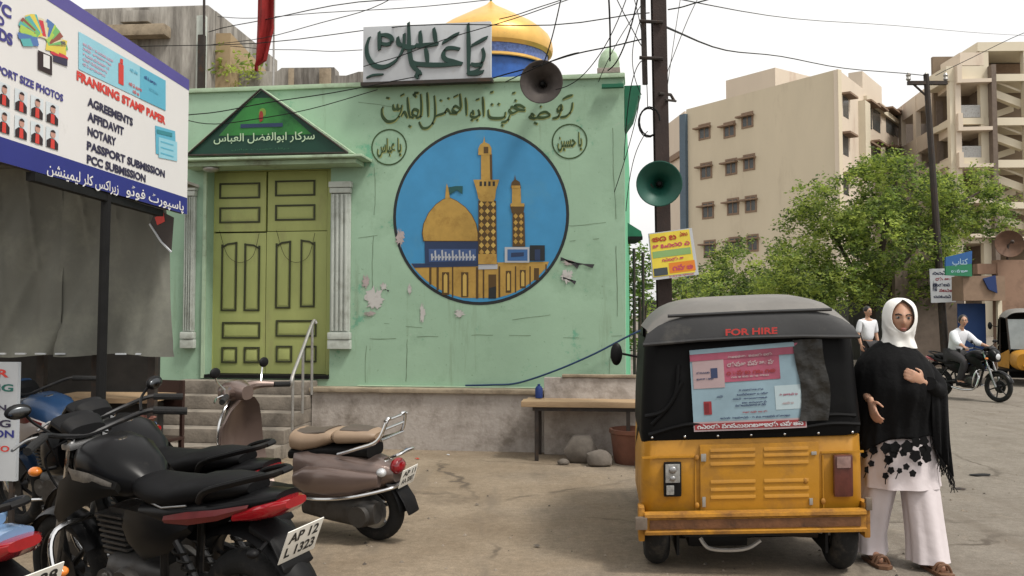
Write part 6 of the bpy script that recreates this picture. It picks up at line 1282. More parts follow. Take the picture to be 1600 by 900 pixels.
    def roofsec(y, hw, zside, ztop, n=18):
        out = []
        for k in range(n + 1):
            u = -1 + 2 * k / n; out.append(Vector((hw * u * (1 if abs(u) < .8 else 1), y, zside + (ztop - zside) * (1 - abs(u) ** 5.0))))
        return out
    b = RB(MAT['roofvinyl']); b.loft([roofsec(.035, .60, 1.44, 1.545), roofsec(.10, .60, 1.46, 1.60), roofsec(.22, .605, 1.47, 1.635), roofsec(.6, .61, 1.48, 1.66), roofsec(1.15, .60, 1.48, 1.66), roofsec(1.8, .50, 1.46, 1.62), roofsec(2.05, .44, 1.44, 1.57)], closed=False, caps=False); b.build('roof', t, ang=60)
    b = RB(MAT['flapvinyl']); b.loft([roofsec(.034, .605, 1.442, 1.547), roofsec(.012, .622, 1.40, 1.50), [Vector((p.x * .635 / .6, -.0 - .012 * math.cos(p.x * 3) , 1.375 + .012 * math.cos(p.x * 9) + .02 * (abs(p.x) < .5))) for p in roofsec(0, .60, 1, 1)]], closed=False, caps=False); fl_ = b.build('flap', t, ang=60)
    b = RB(MAT['flapvinyl']); b.tube([Vector((-.63, -.008, 1.378)), Vector((-.3, -.022, 1.395)), Vector((0, -.026, 1.40)), Vector((.3, -.022, 1.395)), Vector((.63, -.008, 1.378))], .011, 8); b.tube([Vector((-.48, .028, 1.545)), Vector((0, .028, 1.549)), Vector((.48, .028, 1.545))], .010, 8); b.build('piping', fl_)
    # side of the hood towards the front, posts, windscreen, seats, mirror
    b = RB(MAT['vinyl'])
    for s_ in (-1, 1): b.add([(s_ * .645, 1.149, .60), (s_ * .645, .5, .815), (s_ * .61, .5, 1.47), (s_ * .60, 1.149, 1.47)], [[0, 1, 2, 3]])
    b.build('side_curtain', hood)
    b = RB(MAT['iron'])
    for s_ in (-1, 1): b.tube([(s_ * .60, 1.16, .36), (s_ * .58, 1.17, 1.46)], .02, 8); b.tube([(s_ * .38, 2.15, .75), (s_ * .43, 2.02, 1.46)], .02, 8)
    b.build('hood_post', t)
    b = RB(M('dusty_windscreen', (.25, .27, .27, 1), .15, var=.2)); b.add([(-.36, 2.16, .78), (.36, 2.16, .78), (.41, 2.04, 1.42), (-.41, 2.04, 1.42)], [[0, 1, 2, 3]]); b.build('windscreen', t)
    b = RB(MAT['seatvinyl']); b.box((-.58, .45, .55), (.58, .9, .68), bev=.03); b.box((-.58, .36, .69), (.58, .46, 1.1), bev=.03); b.box((-.3, 1.4, .55), (.3, 1.7, .66), bev=.03); b.build('seat', t)
    for s_ in (-1, 1):
        b = RB(MAT['plastic']); b.tube([(s_ * .60, 1.30, 1.24), (s_ * .73, 1.34, 1.27)], .009, 6); b.ell((s_ * .775, 1.33, 1.27), (.045, .03, .085)); b.build('mirror', t)
    # underside
    b = RB(MAT['blackalloy']); b.box((-.40, .10, .20), (.30, .55, .34), bev=.03); b.ell((-.05, .32, .24), (.20, .16, .10)); b.tube(smooth_pts([(-.30, .02, .22), (-.24, .0, .16), (-.05, .0, .155), (.05, .02, .20)], 5), .012, 6, MAT['steel']); b.tube([(.12, .14, .25), (.40, .12, .235)], .05, 12, MAT['iron']); b.tube([(.40, .12, .235), (.47, .09, .225)], .022, 10, MAT['steel'])
    for s_ in (-1, 1): b.tube([(s_ * .25, .30, .27), (s_ * .52, .30, .20)], .028, 8)
    b.build('engine', t)
    b = RB(MAT['plastic'])
    for s_ in (-1, 1): b.box((s_ * .555 - .085, .005, .33), (s_ * .555 + .085, .6, .342)); b.box((s_ * .43 - .008, .02, .12), (s_ * .43 + .008, .55, .33))
    b.box((-.42, .62, .07), (.42, .64, .33)); b.box((-.36, .16, .13), (.0, .5, .21), bev=.03)  # black panels added to stand in for the shadow under the body
    b.build('wheel_arch_and_shade_fill', t)
    for s_ in (-1, 1):
        # wheels turn about the x axis
        b = B(MAT['tyre']); prof = []
        for k in range(15):
            a_ = math.pi * (k / 14 * 1.5 - .25); prof.append((.232 - .070 + .070 * math.sin(a_), .078 * -math.cos(a_)))
        prof.append(prof[0]); b.lathe(prof, (s_ * .548, .24, .230), (1, 0, 0), 36); wl_ = b.build('wheel', t)
        b = B(MAT['steel']); b.lathe([(.001, -.03), (.10, -.03), (.125, -.045), (.125, .045), (.10, .03), (.001, .03)], (s_ * .548, .24, .230), (1, 0, 0), 24); b.build('rim', wl_)
    b = B(MAT['tyre']); prof = [(.147 + .058 * math.sin(math.pi * (k / 14 * 1.5 - .25)), -.05 * math.cos(math.pi * (k / 14 * 1.5 - .25))) for k in range(15)]; prof.append(prof[0]); b.lathe(prof, (0, 2.28, .205), (1, 0, 0), 30); wl_ = b.build('wheel', t); b = B(MAT['steel']); b.lathe([(.001, -.03), (.125, -.04), (.125, .04), (.001, .03)], (0, 2.28, .205), (1, 0, 0), 20); b.build('rim', wl_)
    b = RB(MAT['ryellow']); b.box((-.14, 2.0, .42), (.14, 2.55, .46), bev=.03); b.build('front_mudguard', t)
    if poster:
        b = RB(flat('faded_red_lettering', 196, 60, 56, .75, .6)); lettering(b, 'FOR HIRE', -.145, 1.415, .155, 1.455, -.026, None, .03); b.build('lettering', t)
        # printed sheet in the rear window
        def sfc(x, z): return .03 - (1.2 - z) * .10 - .028 + .006 * math.sin(x * 9 + z * 5)
        c4 = ((-.335, .855), (.315, .862), (.295, 1.365), (-.355, 1.335))
        def pt_(u, v, o=0):
            x = (c4[0][0] * (1 - u) + c4[1][0] * u) * (1 - v) + (c4[3][0] * (1 - u) + c4[2][0] * u) * v; z = (c4[0][1] * (1 - u) + c4[1][1] * u) * (1 - v) + (c4[3][1] * (1 - u) + c4[2][1] * u) * v
            return Vector((x, sfc(x, z) - o, z))
        def grid(b, u0, v0, u1, v1, o, mat, n=8):
            V = [pt_(u0 + (u1 - u0) * i / n, v0 + (v1 - v0) * j / n, o) for j in range(n + 1) for i in range(n + 1)]
            b.add(V, [[j * (n + 1) + i, j * (n + 1) + i + 1, (j + 1) * (n + 1) + i + 1, (j + 1) * (n + 1) + i] for j in range(n) for i in range(n)], mat, True)
        psky = flat('banner_pale_blue', 150, 178, 192, .60, .5, .14); ppink = flat('banner_pink', 172, 84, 108, .62, .5, .35); pred = flat('banner_red', 160, 48, 54, .62, .5, .15); pinkp = flat('banner_pale_pink', 190, 166, 168, .6, .5, .12); pink_ = flat('banner_navy_ink', 48, 62, 98, .7); pwh = flat('banner_white', 200, 200, 202, .72)
        b = RB(psky); grid(b, 0, 0, 1, 1, .004, None); bn_ = b.build('banner', t)
        b = RB(); grid(b, .02, .52, .30, .86, .007, pinkp); grid(b, .30, .58, .80, .95, .007, ppink); grid(b, 0, .86, .97, .985, .009, ppink); grid(b, .0, .945, .94, .995, .011, psky); grid(b, 0, .0, 1, .115, .007, pinkp); grid(b, .01, .02, .99, .095, .009, pred); grid(b, .10, .20, .17, .36, .007, pred); grid(b, .11, .22, .145, .34, .009, flat('banner_dark_red', 118, 24, 30, .7)); grid(b, .18, .64, .24, .76, .009, pink_, 2); grid(b, .74, .22, .97, .50, .006, flat('banner_light_patch', 172, 190, 196, .75), 4)
        def pscr(u0, v0, u1, v1, o, mat, sd, gap=.3):
            for qd in scrawl(u0 * .65, v0 * .5, u1 * .65, v1 * .5, sd, gap): b.poly([pt_(x / .65, z / .5, o) for x, z in qd], mat)
        pscr(.03, .025, .97, .088, .012, pwh, 3); pscr(.32, .66, .76, .72, .011, pred, 5); pscr(.33, .76, .76, .82, .011, pinkp, 6); pscr(.34, .86, .74, .90, .013, pinkp, 7); pscr(.36, .62, .70, .65, .011, pinkp, 8)
        for k, (u0, u1, v) in enumerate(((.42, .64, .46), (.40, .68, .41), (.36, .67, .36), (.44, .66, .31), (.38, .66, .28))): pscr(u0, v, u1, v + .028, .009, pink_, 20 + k)
        pscr(.44, .20, .66, .225, .009, pred, 31); pscr(.24, .135, .86, .165, .009, pink_, 32); pscr(.05, .70, .17, .73, .010, pink_, 33); pscr(.05, .62, .20, .65, .010, pink_, 34); pscr(.22, .40, .28, .43, .009, pink_, 35); pscr(.78, .38, .94, .41, .009, ppink, 36); pscr(.80, .28, .9, .31, .009, pinkp, 37)
        b.build('print', bn_)
        b = RB(MAT['clearplastic']); n = 16; V = []
        for j in range(n + 1):
            for i in range(n + 1):
                u, v = i / n, j / n; x = .27 + .165 * u + .02 * math.sin(v * 5); z = .90 + .475 * v; V.append((x, sfc(x, z) - .012 - .014 * noise.noise(Vector((x * 16, z * 12, 3))) - .008 * noise.noise(Vector((x * 40, z * 30, 7))), z))
        b.add(V, [[j * (n + 1) + i, j * (n + 1) + i + 1, (j + 1) * (n + 1) + i + 1, (j + 1) * (n + 1) + i] for j in range(n) for i in range(n)], None, True); b.build('window_plastic', t)
    return t
def srng_y(y, hw, zc, hh, e=3., n=20):
    return [Vector((math.copysign(abs(math.cos(2 * math.pi * k / n)) ** (2 / e), math.cos(2 * math.pi * k / n)) * hw, y, zc + math.copysign(abs(math.sin(2 * math.pi * k / n)) ** (2 / e), math.sin(2 * math.pi * k / n)) * hh)) for k in range(n)]
rick = rickshaw('auto_rickshaw', 'yellow auto rickshaw with black hood and a printed banner in its rear window', (1.415, 5.34, 0), R_(-6))
g1 = at(1592, 588, 21); g2 = at(1552, 560, 30)
r2 = rickshaw('auto_rickshaw', 'distant yellow fronted auto rickshaw cut off by the road edge', (g1.x + .28, 21, 0), R_(150), False)
r3 = copy_tree(r2); r3.location = (g2.x + .1, 27, 0); r3.rotation_euler.z = R_(-55); r3['label'] = 'small parked auto rickshaw with dark hood beyond the moving motorcycle'

# ------------------------------------------------------------------ people
SKIN = M('brown_skin', (.40, .225, .150, 1), .55, var=.08, scale=6); SKIN.node_tree.nodes['Principled BSDF'].inputs['Subsurface Weight'].default_value = .08
HAIRM = M('black_hair', (.012, .010, .009, 1), .5, var=.3)
def skin_chain(bm_joints, edges, name='limb', sub=2, root=0):
    me = bpy.data.meshes.new(name); me.from_pydata([tuple(j[0]) for j in bm_joints], edges, []); o = bpy.data.objects.new(name, me); COL.objects.link(o)
    sm = o.modifiers.new('s', 'SKIN'); sm.use_smooth_shade = True; sm.branch_smoothing = .6
    for i, v in enumerate(me.skin_vertices[0].data): r = bm_joints[i][1]; v.radius = (r, r) if not isinstance(r, tuple) else r; v.use_root = (i == root); v.use_loose = False
    ss = o.modifiers.new('d', 'SUBSURF'); ss.levels = sub; ss.render_levels = sub
    dg = bpy.context.evaluated_depsgraph_get(); m2 = bpy.data.meshes.new_from_object(o.evaluated_get(dg))
    bm = bmesh.new(); bm.from_mesh(m2); bmesh.ops.holes_fill(bm, edges=[e for e in bm.edges if e.is_boundary], sides=0); bm.to_mesh(m2); bm.free()
    V = [v.co.copy() for v in m2.vertices]; Fc = [list(p.vertices) for p in m2.polygons]
    bpy.data.objects.remove(o); bpy.data.meshes.remove(me); bpy.data.meshes.remove(m2); return V, Fc
def head_mesh(b, c, R3, s=1.):
    """ovoid head with brow, nose, lips and chin looking along -y, about .22 m tall"""
    n, m = 32, 28; V = []
    for i in range(m + 1):
        p = math.pi * i / m
        for k in range(n):
            t = 2 * math.pi * k / n; d = Vector((math.sin(p) * math.sin(t), -math.sin(p) * math.cos(t), math.cos(p)))
            q = Vector((d.x * .074, d.y * .094, d.z * .112))
            if q.z < 0: q.x *= 1 + q.z * 2.8; q.y = q.y * (1 + q.z * 1.2) if q.y < 0 else q.y * (1 + q.z * 3.2)
            fr_ = max(0, -d.y)
            g = lambda x0, z0, sx, sz: math.exp(-((q.x - x0) / sx) ** 2 - ((q.z - z0) / sz) ** 2) * (1 if d.y < 0 else 0)
            q.y -= .020 * g(0, -.022, .012, .016) + .010 * g(0, .004, .008, .022) + .007 * g(0, -.056, .020, .006) + .006 * g(0, -.068, .018, .006) + .006 * g(0, -.092, .02, .014) + .005 * g(0, .028, .04, .010) - .009 * (g(.030, .010, .016, .012) + g(-.030, .010, .016, .012)) - .004 * g(0, -.078, .02, .006)
            V.append(Vector(c) + R3 @ (q * s))
    b.add(V, [[i * n + k, (i + 1) * n + k, (i + 1) * n + (k + 1) % n, i * n + (k + 1) % n] for i in range(m) for k in range(n)], None, True)
    for sx in (-1, 1): b.ell(Vector(c) + R3 @ (Vector((sx * .076, .008, -.005)) * s), (.012 * s, .020 * s, .032 * s), None, 10)
def face_parts(parent, c, R3, s=1.):
    for sx in (-1, 1):
        b = B(M('eye_white', (.26, .24, .22, 1), .3) if 'eye_white' not in bpy.data.materials else bpy.data.materials['eye_white']); b.ell(Vector(c) + R3 @ (Vector((sx * .030, -.079, .010)) * s), (.014 * s, .010 * s, .008 * s), None, 12); e = b.build('eye', parent)
        b = B(HAIRM); b.ell(Vector(c) + R3 @ (Vector((sx * .030, -.0865, .010)) * s), (.0065 * s, .004 * s, .0065 * s), None, 10); b.build('iris', e)
        b = B(HAIRM); b.tube(smooth_pts([Vector(c) + R3 @ (Vector((sx * x, -y, z)) * s) for x, y, z in ((.012, .094, .026), (.030, .092, .032), (.048, .078, .026))], 4), .0038 * s, 6); b.build('eyebrow', parent)
    b = B(M('lip_colour', (.26, .09, .07, 1), .4) if 'lip_colour' not in bpy.data.materials else bpy.data.materials['lip_colour'])
    b.ell(Vector(c) + R3 @ (Vector((0, -.0985, -.056)) * s), (.021 * s, .008 * s, .0045 * s), None, 12); b.ell(Vector(c) + R3 @ (Vector((0, -.097, -.065)) * s), (.018 * s, .008 * s, .005 * s), None, 12); b.build('lips', parent)
def hand(b, wrist, fwd, palm, side, curl=.6, s=1., thumb=1):
    """palm and five curling fingers; fwd along the hand, palm = the way the palm faces, side = across towards the thumb"""
    f = Vector(fwd).normalized(); p = Vector(palm); p = (p - f * p.dot(f)).normalized(); sd = Vector(side); sd = (sd - f * sd.dot(f) - p * sd.dot(p)).normalized(); w_ = Vector(wrist)
    J = [(w_, (.026 * s, .020 * s)), (w_ + f * .045 * s, (.038 * s, .017 * s)), (w_ + f * .085 * s, (.038 * s, .014 * s))]
    rings = []
    for (o, hw, hh) in ((-.03, .024, .020), (.0, .026, .018), (.04, .038, .016), (.075, .041, .014), (.092, .036, .010)):
        rings.append([w_ + f * o * s + sd * (math.cos(2 * math.pi * k / 12) * hw * s) + p * (math.sin(2 * math.pi * k / 12) * hh * s) for k in range(12)])
    b.loft(rings)
    for i, (off, ln) in enumerate(((.030, .072), (.010, .080), (-.010, .075), (-.029, .058))):
        q = w_ + f * .078 * s + sd * off * s; pts = [q]; a_ = 0.
        for seg in (.45, .32, .26): 
            a_ += curl * (.8 if seg == .45 else 1.0); d = f * math.cos(a_) + p * math.sin(a_); q = q + d * (ln * seg * s); pts.append(q)
        pts = smooth_pts(pts, 4); b.tube(pts, [.0092 * s * (1 - .3 * j / (len(pts) - 1)) for j in range(len(pts))], 8)
        b.ell(pts[-1], (.0064 * s,) * 3, None, 8, m=6)
    q = w_ + f * .02 * s + sd * .026 * s; pts = smooth_pts([q, q + (f * .5 + sd * .8 + p * .2).normalized() * .034 * s, q + (f * .8 + sd * .55 + p * .6).normalized() * .066 * s], 4); b.tube(pts, [.012 * s * (1 - .35 * j / (len(pts) - 1)) for j in range(len(pts))], 8); b.ell(pts[-1], (.0078 * s,) * 3, None, 8, m=6)
def fused(b, name, parent, mat, vox=.006, smooth_it=2):
    """one continuous surface from overlapping closed shapes"""
    o = b.build(name, None, mat); rm_ = o.modifiers.new('r', 'REMESH'); rm_.mode = 'VOXEL'; rm_.voxel_size = vox; rm_.use_smooth_shade = True
    sm = o.modifiers.new('s', 'SMOOTH'); sm.factor = .5; sm.iterations = smooth_it
    dg = bpy.context.evaluated_depsgraph_get(); me = bpy.data.meshes.new_from_object(o.evaluated_get(dg)); old = o.data; o.modifiers.clear(); o.data = me; bpy.data.meshes.remove(old)
    me.materials.clear(); me.materials.append(mat)
    for p in me.polygons: p.use_smooth = True
    o.parent = parent; return o
# ---- woman in a black shawl
q = at(1408, 885, 5.45); wm = thing('person', 'woman in white headscarf and black fringed shawl walking beside the auto rickshaw', 'person', (q.x + .05, 5.62, 0), R_(4)); wm.scale = (1.02, 1.02, 1.02)
hc = Vector((.03, -.03, 1.475)); HR = Matrix.Rotation(R_(-14), 3, 'Z') @ Matrix.Rotation(R_(3), 3, 'Y')
b = B(SKIN); head_mesh(b, hc, HR, .98)
J = [((0, .0, .92), (.10, .08)), ((0, 0, 1.10), (.10, .08)), ((0, .01, 1.26), (.09, .07)), ((.015, .01, 1.35), (.055, .05)), ((.025, -.0, 1.42), (.045, .048)),
     ((-.13, .01, 1.235), .045), ((-.185, .01, 1.05), .036), ((-.215, -.13, .99), .026), ((.13, .01, 1.235), .045), ((.19, -.03, 1.06), .036), ((.06, -.225, 1.105), .026),
     ((-.09, .01, .80), .08), ((-.11, -.03, .47), .058), ((-.135, .10, .10), .038), ((-.14, .03, .05), .034), ((-.145, -.09, .035), (.030, .022)), ((.09, .0, .80), .08), ((.10, -.08, .47), .058), ((.115, -.10, .09), .038), ((.12, -.17, .05), .034), ((.13, -.29, .032), (.030, .022))]
V, Fc = skin_chain(J, [(0, 1), (1, 2), (2, 3), (3, 4), (2, 5), (5, 6), (6, 7), (2, 8), (8, 9), (9, 10), (0, 11), (11, 12), (12, 13), (13, 14), (14, 15), (0, 16), (16, 17), (17, 18), (18, 19), (19, 20)])
b.add(V, Fc, None, True)
hand(b, (.055, -.228, 1.108), (-.86, -.25, .45), (-.2, 1, .1), (.2, -.2, 1), .75, .95)
hand(b, (-.218, -.145, .985), (-.1, -.6, -.75), (1, .1, -.1), (.1, -.8, .6), .35, .95)
fused(b, 'body', wm, SKIN, .0065); face_parts(wm, hc, HR, .98)
HIJ = M('white_headscarf', (.74, .73, .70, 1), .85, var=.04, scale=5, bump=.15, bscale=26); BLK = M('black_shawl', (.006, .006, .0065, 1), .9, var=.3, scale=7, bump=.25, bscale=40, spec=.12); KUR = M('white_cotton', (.57, .515, .525, 1), .85, var=.05, scale=4, bump=.18, bscale=22)
# headscarf: hood with a face opening, then drape to the chest
b = B(HIJ); rings = []
def fold(t, z): return 1 + .045 * math.sin(t * 7 + z * 40) + .03 * math.sin(t * 13 - z * 62)
prof = [(1.606, .012, .015), (1.60, .042, .052), (1.585, .068, .084), (1.565, .083, .102), (1.54, .092, .112), (1.50, .098, .118), (1.46, .098, .116), (1.43, .094, .110), (1.41, .091, .106), (1.395, .088, .104), (1.37, .086, .098), (1.345, .092, .098), (1.32, .104, .104), (1.30, .115, .108)]
OPN = {1.585: .18, 1.565: .50, 1.54: .66, 1.50: .74, 1.46: .70, 1.43: .56, 1.41: .34}
n = 48; V = []
for z, rx, ry in prof:
    for k in range(n + 1):
        op = 0.
        op = OPN.get(z, 0.)
        t = -math.pi / 2 + op + (2 * math.pi - 2 * op) * k / n; f_ = fold(t, z) + .05 * noise.noise(Vector((math.cos(t) * 2.2, math.sin(t) * 2.2, z * 16))) if z < 1.46 else 1 + .02 * math.sin(t * 9 + z * 20) + .035 * noise.noise(Vector((math.cos(t) * 2, math.sin(t) * 2, z * 12)))
        p = HR @ Vector((math.cos(t) * rx * f_, math.sin(t) * ry * f_ + .012, z - 1.475)) + hc
        if z < 1.38: p = p.lerp(Vector((math.cos(t) * rx * f_ + .02, math.sin(t) * ry * f_ - .0, z)), .5)
        V.append(p)
b.add(V, [[i * (n + 1) + k, i * (n + 1) + k + 1, (i + 1) * (n + 1) + k + 1, (i + 1) * (n + 1) + k] for i in range(len(prof) - 1) for k in range(n)], None, True); sc2 = b.build('headscarf', wm, ang=80, doubles=True)
md = sc2.modifiers.new('thick', 'SOLIDIFY'); md.thickness = .004; md.offset = 0; sd_ = sc2.modifiers.new('sub', 'SUBSURF'); sd_.levels = 1; sd_.render_levels = 1
# tunic and wide trousers
def cloth_loft(rows, n=56, foldamp=.03, seed=0, freq=9):
    out = []
    for j, (z, cx, cy, rx, ry, fa) in enumerate(rows):
        out.append([Vector((cx + math.cos(2 * math.pi * k / n) * rx * (1 + fa * (math.sin(2 * math.pi * k / n * freq + seed + z * 3) + .6 * math.sin(2 * math.pi * k / n * (freq * 2 + 1) + seed * 2 - z * 5))), cy + math.sin(2 * math.pi * k / n) * ry * (1 + fa * (math.sin(2 * math.pi * k / n * freq + seed + z * 3))), z)) for k in range(n)])
    return out
b = B(KUR); b.loft(cloth_loft([(1.18, 0, .01, .15, .10, .0), (1.10, 0, 0, .155, .115, .01), (.95, 0, 0, .185, .14, .015), (.75, .01, -.01, .215, .165, .025), (.60, .015, -.02, .225, .18, .035), (.52, .02, -.02, .225, .175, .045), (.47, .02, -.025, .228, .18, .05)], seed=1), caps=False); ku = b.build('tunic', wm, ang=80)
b = B(KUR); b.loft(cloth_loft([(.80, -.085, .02, .10, .10, .0), (.60, -.10, -.0, .098, .10, .02), (.45, -.11, .0, .10, .10, .04), (.30, -.12, .05, .098, .105, .05), (.16, -.128, .09, .096, .105, .06), (.075, -.13, .085, .098, .112, .07), (.055, -.131, .08, .10, .114, .07)], seed=2, freq=6), caps=False); b.build('trouser_leg', wm, ang=80)
b = B(KUR); b.loft(cloth_loft([(.80, .085, .0, .10, .10, .0), (.60, .10, -.05, .10, .10, .02), (.45, .11, -.08, .108, .105, .04), (.30, .115, -.10, .105, .108, .05), (.16, .12, -.115, .106, .115, .06), (.065, .122, -.12, .110, .125, .07), (.045, .123, -.122, .112, .127, .07)], seed=4, freq=6), caps=False); b.build('trouser_leg', wm, ang=80)
SAN = M('brown_sandal', (.13, .065, .035, 1), .6, var=.2)
for fx, fy in ((-.143, -.03), (.126, -.225)):
    b = B(SAN); b.prism([(fx - .035, fy + .13), (fx + .035, fy + .13), (fx + .045, fy - .02), (fx + .042, fy - .11), (fx, fy - .135), (fx - .042, fy - .11), (fx - .045, fy - .02)], .002, .022, None, 'xy')
    for yy in (-.03, -.07): b.tube(smooth_pts([(fx - .045, fy + yy, .02), (fx - .02, fy + yy - .005, .062), (fx + .02, fy + yy - .005, .062), (fx + .045, fy + yy, .02)], 5), .008, 8)
    b.build('sandal', wm)
# shawl: uneven hem, deep at the (picture) outer side, with hanging end
def hem(t):  # t angle, -pi/2 faces the viewer
    x = math.cos(t); return .75 + .035 * math.sin(t * 3 + 1) + .10 * math.exp(-((t % (2 * math.pi) - 5.25) / .28) ** 2) - .16 * max(0, x) ** 2 + (.10 if -.5 < x < .2 and math.sin(t) < 0 else 0) * 0 + .05 * min(0, x)
b = B(BLK); n = 96; rows = []; M_ = 34
for j in range(M_ + 1):
    v = j / M_; row = []
    for k in range(n):
        t = 2 * math.pi * k / n; hz = hem(t); z = 1.345 + (hz - 1.345) * v
        sh = min(1, v * 4.0); rx = .075 + (.235 - .075) * (1 - (1 - sh) ** 2.2) + .035 * v; ry = .075 + (.155 - .075) * (1 - (1 - sh) ** 2) + .05 * v * (1 - .2 * v)
        if math.sin(t) < 0: ry += .085 * math.exp(-((z - 1.08) / .16) ** 2) * abs(math.sin(t))
        fa = .006 + .055 * v; dz = fa * (math.sin(t * 8 + v * 2.5) + .7 * math.sin(t * 17 - v * 4) + .5 * math.sin(t * 29 + v * 6)) * .5
        drop = (1 - sh) * .0; x = math.cos(t) * rx * (1 + dz); y = math.sin(t) * ry * (1 + dz * 1.6) + .01
        x += .02 * v * max(0, math.cos(t)); zz_ = z - .055 * (abs(math.cos(t)) ** 2) * (1 - (1 - sh) ** 2) * (1 - v) 
        zz_ += .012 * math.sin(x * 16 + z * 22) * (v > .15) * math.exp(-((z - 1.1) / .2) ** 2)
        row.append(Vector((x, y, zz_)))
    rows.append(row)
b.loft(rows, caps=False)
shw = b.build('shawl', wm, ang=80); md = shw.modifiers.new('thick', 'SOLIDIFY'); md.thickness = .006
# folded forearm part of the shawl and hanging end with fringe
b = B(BLK); b.tube(smooth_pts([(.17, .0, 1.20), (.205, -.07, 1.09), (.18, -.15, 1.05), (.095, -.232, 1.10)], 6), [.05 + .022 * math.sin(math.pi * min(1, i / 13)) - .008 * (i > 13) for i in range(19)], 16); 
V = []; nu, nv = 14, 20
for j in range(nv + 1):
    for i in range(nu + 1):
        u, v = i / nu, j / nv; V.append((.13 + .135 * u + .015 * v, -.20 + .06 * u + .018 * math.sin(u * 14 + v * 2) * (.4 + v), 1.05 - v * (.34 + .17 * u)))
b.add(V, [[j * (nu + 1) + i, j * (nu + 1) + i + 1, (j + 1) * (nu + 1) + i + 1, (j + 1) * (nu + 1) + i] for j in range(nv) for i in range(nu)], None, True); dr = b.build('shawl_end', wm, ang=80); md = dr.modifiers.new('thick', 'SOLIDIFY'); md.thickness = .006
b = B(BLK); rnd = random.Random(2)
for i in range(26):
    u = i / 25; x = .145 + .135 * u; z = 1.05 - (.34 + .17 * u); b.tube([(x, -.20 + .06 * u, z), (x + rnd.uniform(-.012, .02), -.21 + .06 * u, z - .05), (x + rnd.uniform(-.02, .04), -.20 + .06 * u, z - rnd.uniform(.07, .12))], .0022, 4)
for k in range(60):
    t = 2 * math.pi * k / 60
    if math.cos(t) < .25: continue
    hz = hem(t); x, y = math.cos(t) * .29, math.sin(t) * .205; b.tube([(x, y, hz + .02), (x + rnd.uniform(-.01, .01), y, hz - .03), (x + rnd.uniform(-.02, .02), y, hz - rnd.uniform(.05, .09))], .0022, 4)
b.build('fringe', wm)
# black lace flowers along the hem over the tunic
b = B(BLK); rnd = random.Random(6); cnt = 0
PLC = []
for i in range(140):
    x = rnd.uniform(-.23, .07); z = .555 + rnd.random() ** .7 * .19 + max(0, x + .04) * .8
    if z > .80 or len(PLC) > 32 or any((x - a_) ** 2 + (z - c_) ** 2 < .0016 for a_, c_ in PLC): continue
    PLC.append((x, z))
    rx_, ry_ = .23, .20; y = -.02 - ry_ * math.sqrt(max(.02, 1 - ((x - .015) / rx_) ** 2)) - .016; r_ = rnd.uniform(.020, .038) * (1.15 if z > .64 else .7)
    pts = []
    for k in range(20): a_ = 2 * math.pi * k / 20; rr = r_ * (.88 + .12 * math.cos(a_ * 5 + i)); pts.append((x + math.cos(a_) * rr, y - .002 * (i % 5), z + math.sin(a_) * rr))
    b.poly(pts)
    if i % 2: b.tube([(x, y - .001, z), (x + rnd.uniform(-.03, .03), y - .001, z - .05)], .003, 4)
b.build('lace_flower', wm)

# ---- motorcyclist on the road
mg = at(1522, 625, 16.2); mb = motorcycle('motorcycle', 'dark motorcycle ridden across the road by a man in a white shirt', (mg.x - .1, 16.2, 0), -64, 0, glossblack, darkgrey, ('AP 13', 'T 506'), None, None, None, False)
rd = thing('person', 'man in a white shirt riding the dark motorcycle across the road', 'person', (mg.x - .1, 16.2, 0), R_(-64)); rd.scale = mb.scale = (.90, .90, .90)
b = B(SKIN); RH = Matrix.Rotation(R_(90 - 40), 3, 'Z'); hc2 = Vector((-.08, 0, 1.56)); head_mesh(b, hc2, RH)
J = [((-.30, 0, .90), (.11, .09)), ((-.25, 0, 1.10), (.10, .08)), ((-.17, 0, 1.30), (.11, .08)), ((-.13, 0, 1.41), .055), ((-.10, 0, 1.48), .05), ((-.17, .18, 1.31), .045), ((-.02, .27, 1.14), .046), ((.20, .345, 1.055), .03), ((-.17, -.18, 1.31), .045), ((-.02, -.27, 1.14), .046), ((.20, -.345, 1.055), .03),
     ((-.26, .11, .88), .10), ((.10, .19, .76), .07), ((-.06, .20, .36), .045), ((.08, .20, .32), .04), ((-.26, -.11, .88), .10), ((.10, -.19, .76), .07), ((-.06, -.20, .36), .045), ((.08, -.20, .32), .04)]
V, Fc = skin_chain(J, [(0, 1), (1, 2), (2, 3), (3, 4), (2, 5), (5, 6), (6, 7), (2, 8), (8, 9), (9, 10), (0, 11), (11, 12), (12, 13), (13, 14), (0, 15), (15, 16), (16, 17), (17, 18)]); b.add(V, Fc, None, True)
for s_ in (-1, 1): hand(b, (.20, s_ * .35, 1.055), (.8, s_ * .3, -.2), (.1, 0, -1), (.3, -s_, .1), 1.0, 1.0)
fused(b, 'body', rd, SKIN, .0065); face_parts(rd, hc2, RH)
b = B(HAIRM); b.ell(hc2 + RH @ Vector((0, .022, .032)), (.086, .098, .104), None, 20); b.build('hair', rd)
SHW = M('white_shirt', (.62, .63, .66, 1), .8, var=.06, scale=5, bump=.2, bscale=16); TRS = M('dark_trousers', (.030, .028, .030, 1), .85, var=.2)
V, Fc = skin_chain([(Vector(J[0][0]) + Vector((0, 0, -.02)), (.185, .155)), (J[1][0], (.185, .15)), (J[2][0], (.21, .15)), ((-.12, 0, 1.44), .075), (J[5][0], .100), (J[6][0], .074), ((.10, .31, 1.095), .054), (J[8][0], .100), (J[9][0], .074), ((.10, -.31, 1.095), .05)], [(0, 1), (1, 2), (2, 3), (2, 4), (4, 5), (5, 6), (2, 7), (7, 8), (8, 9)])
b = B(SHW); b.add(V, Fc, None, True); b.build('shirt', rd, ang=80)
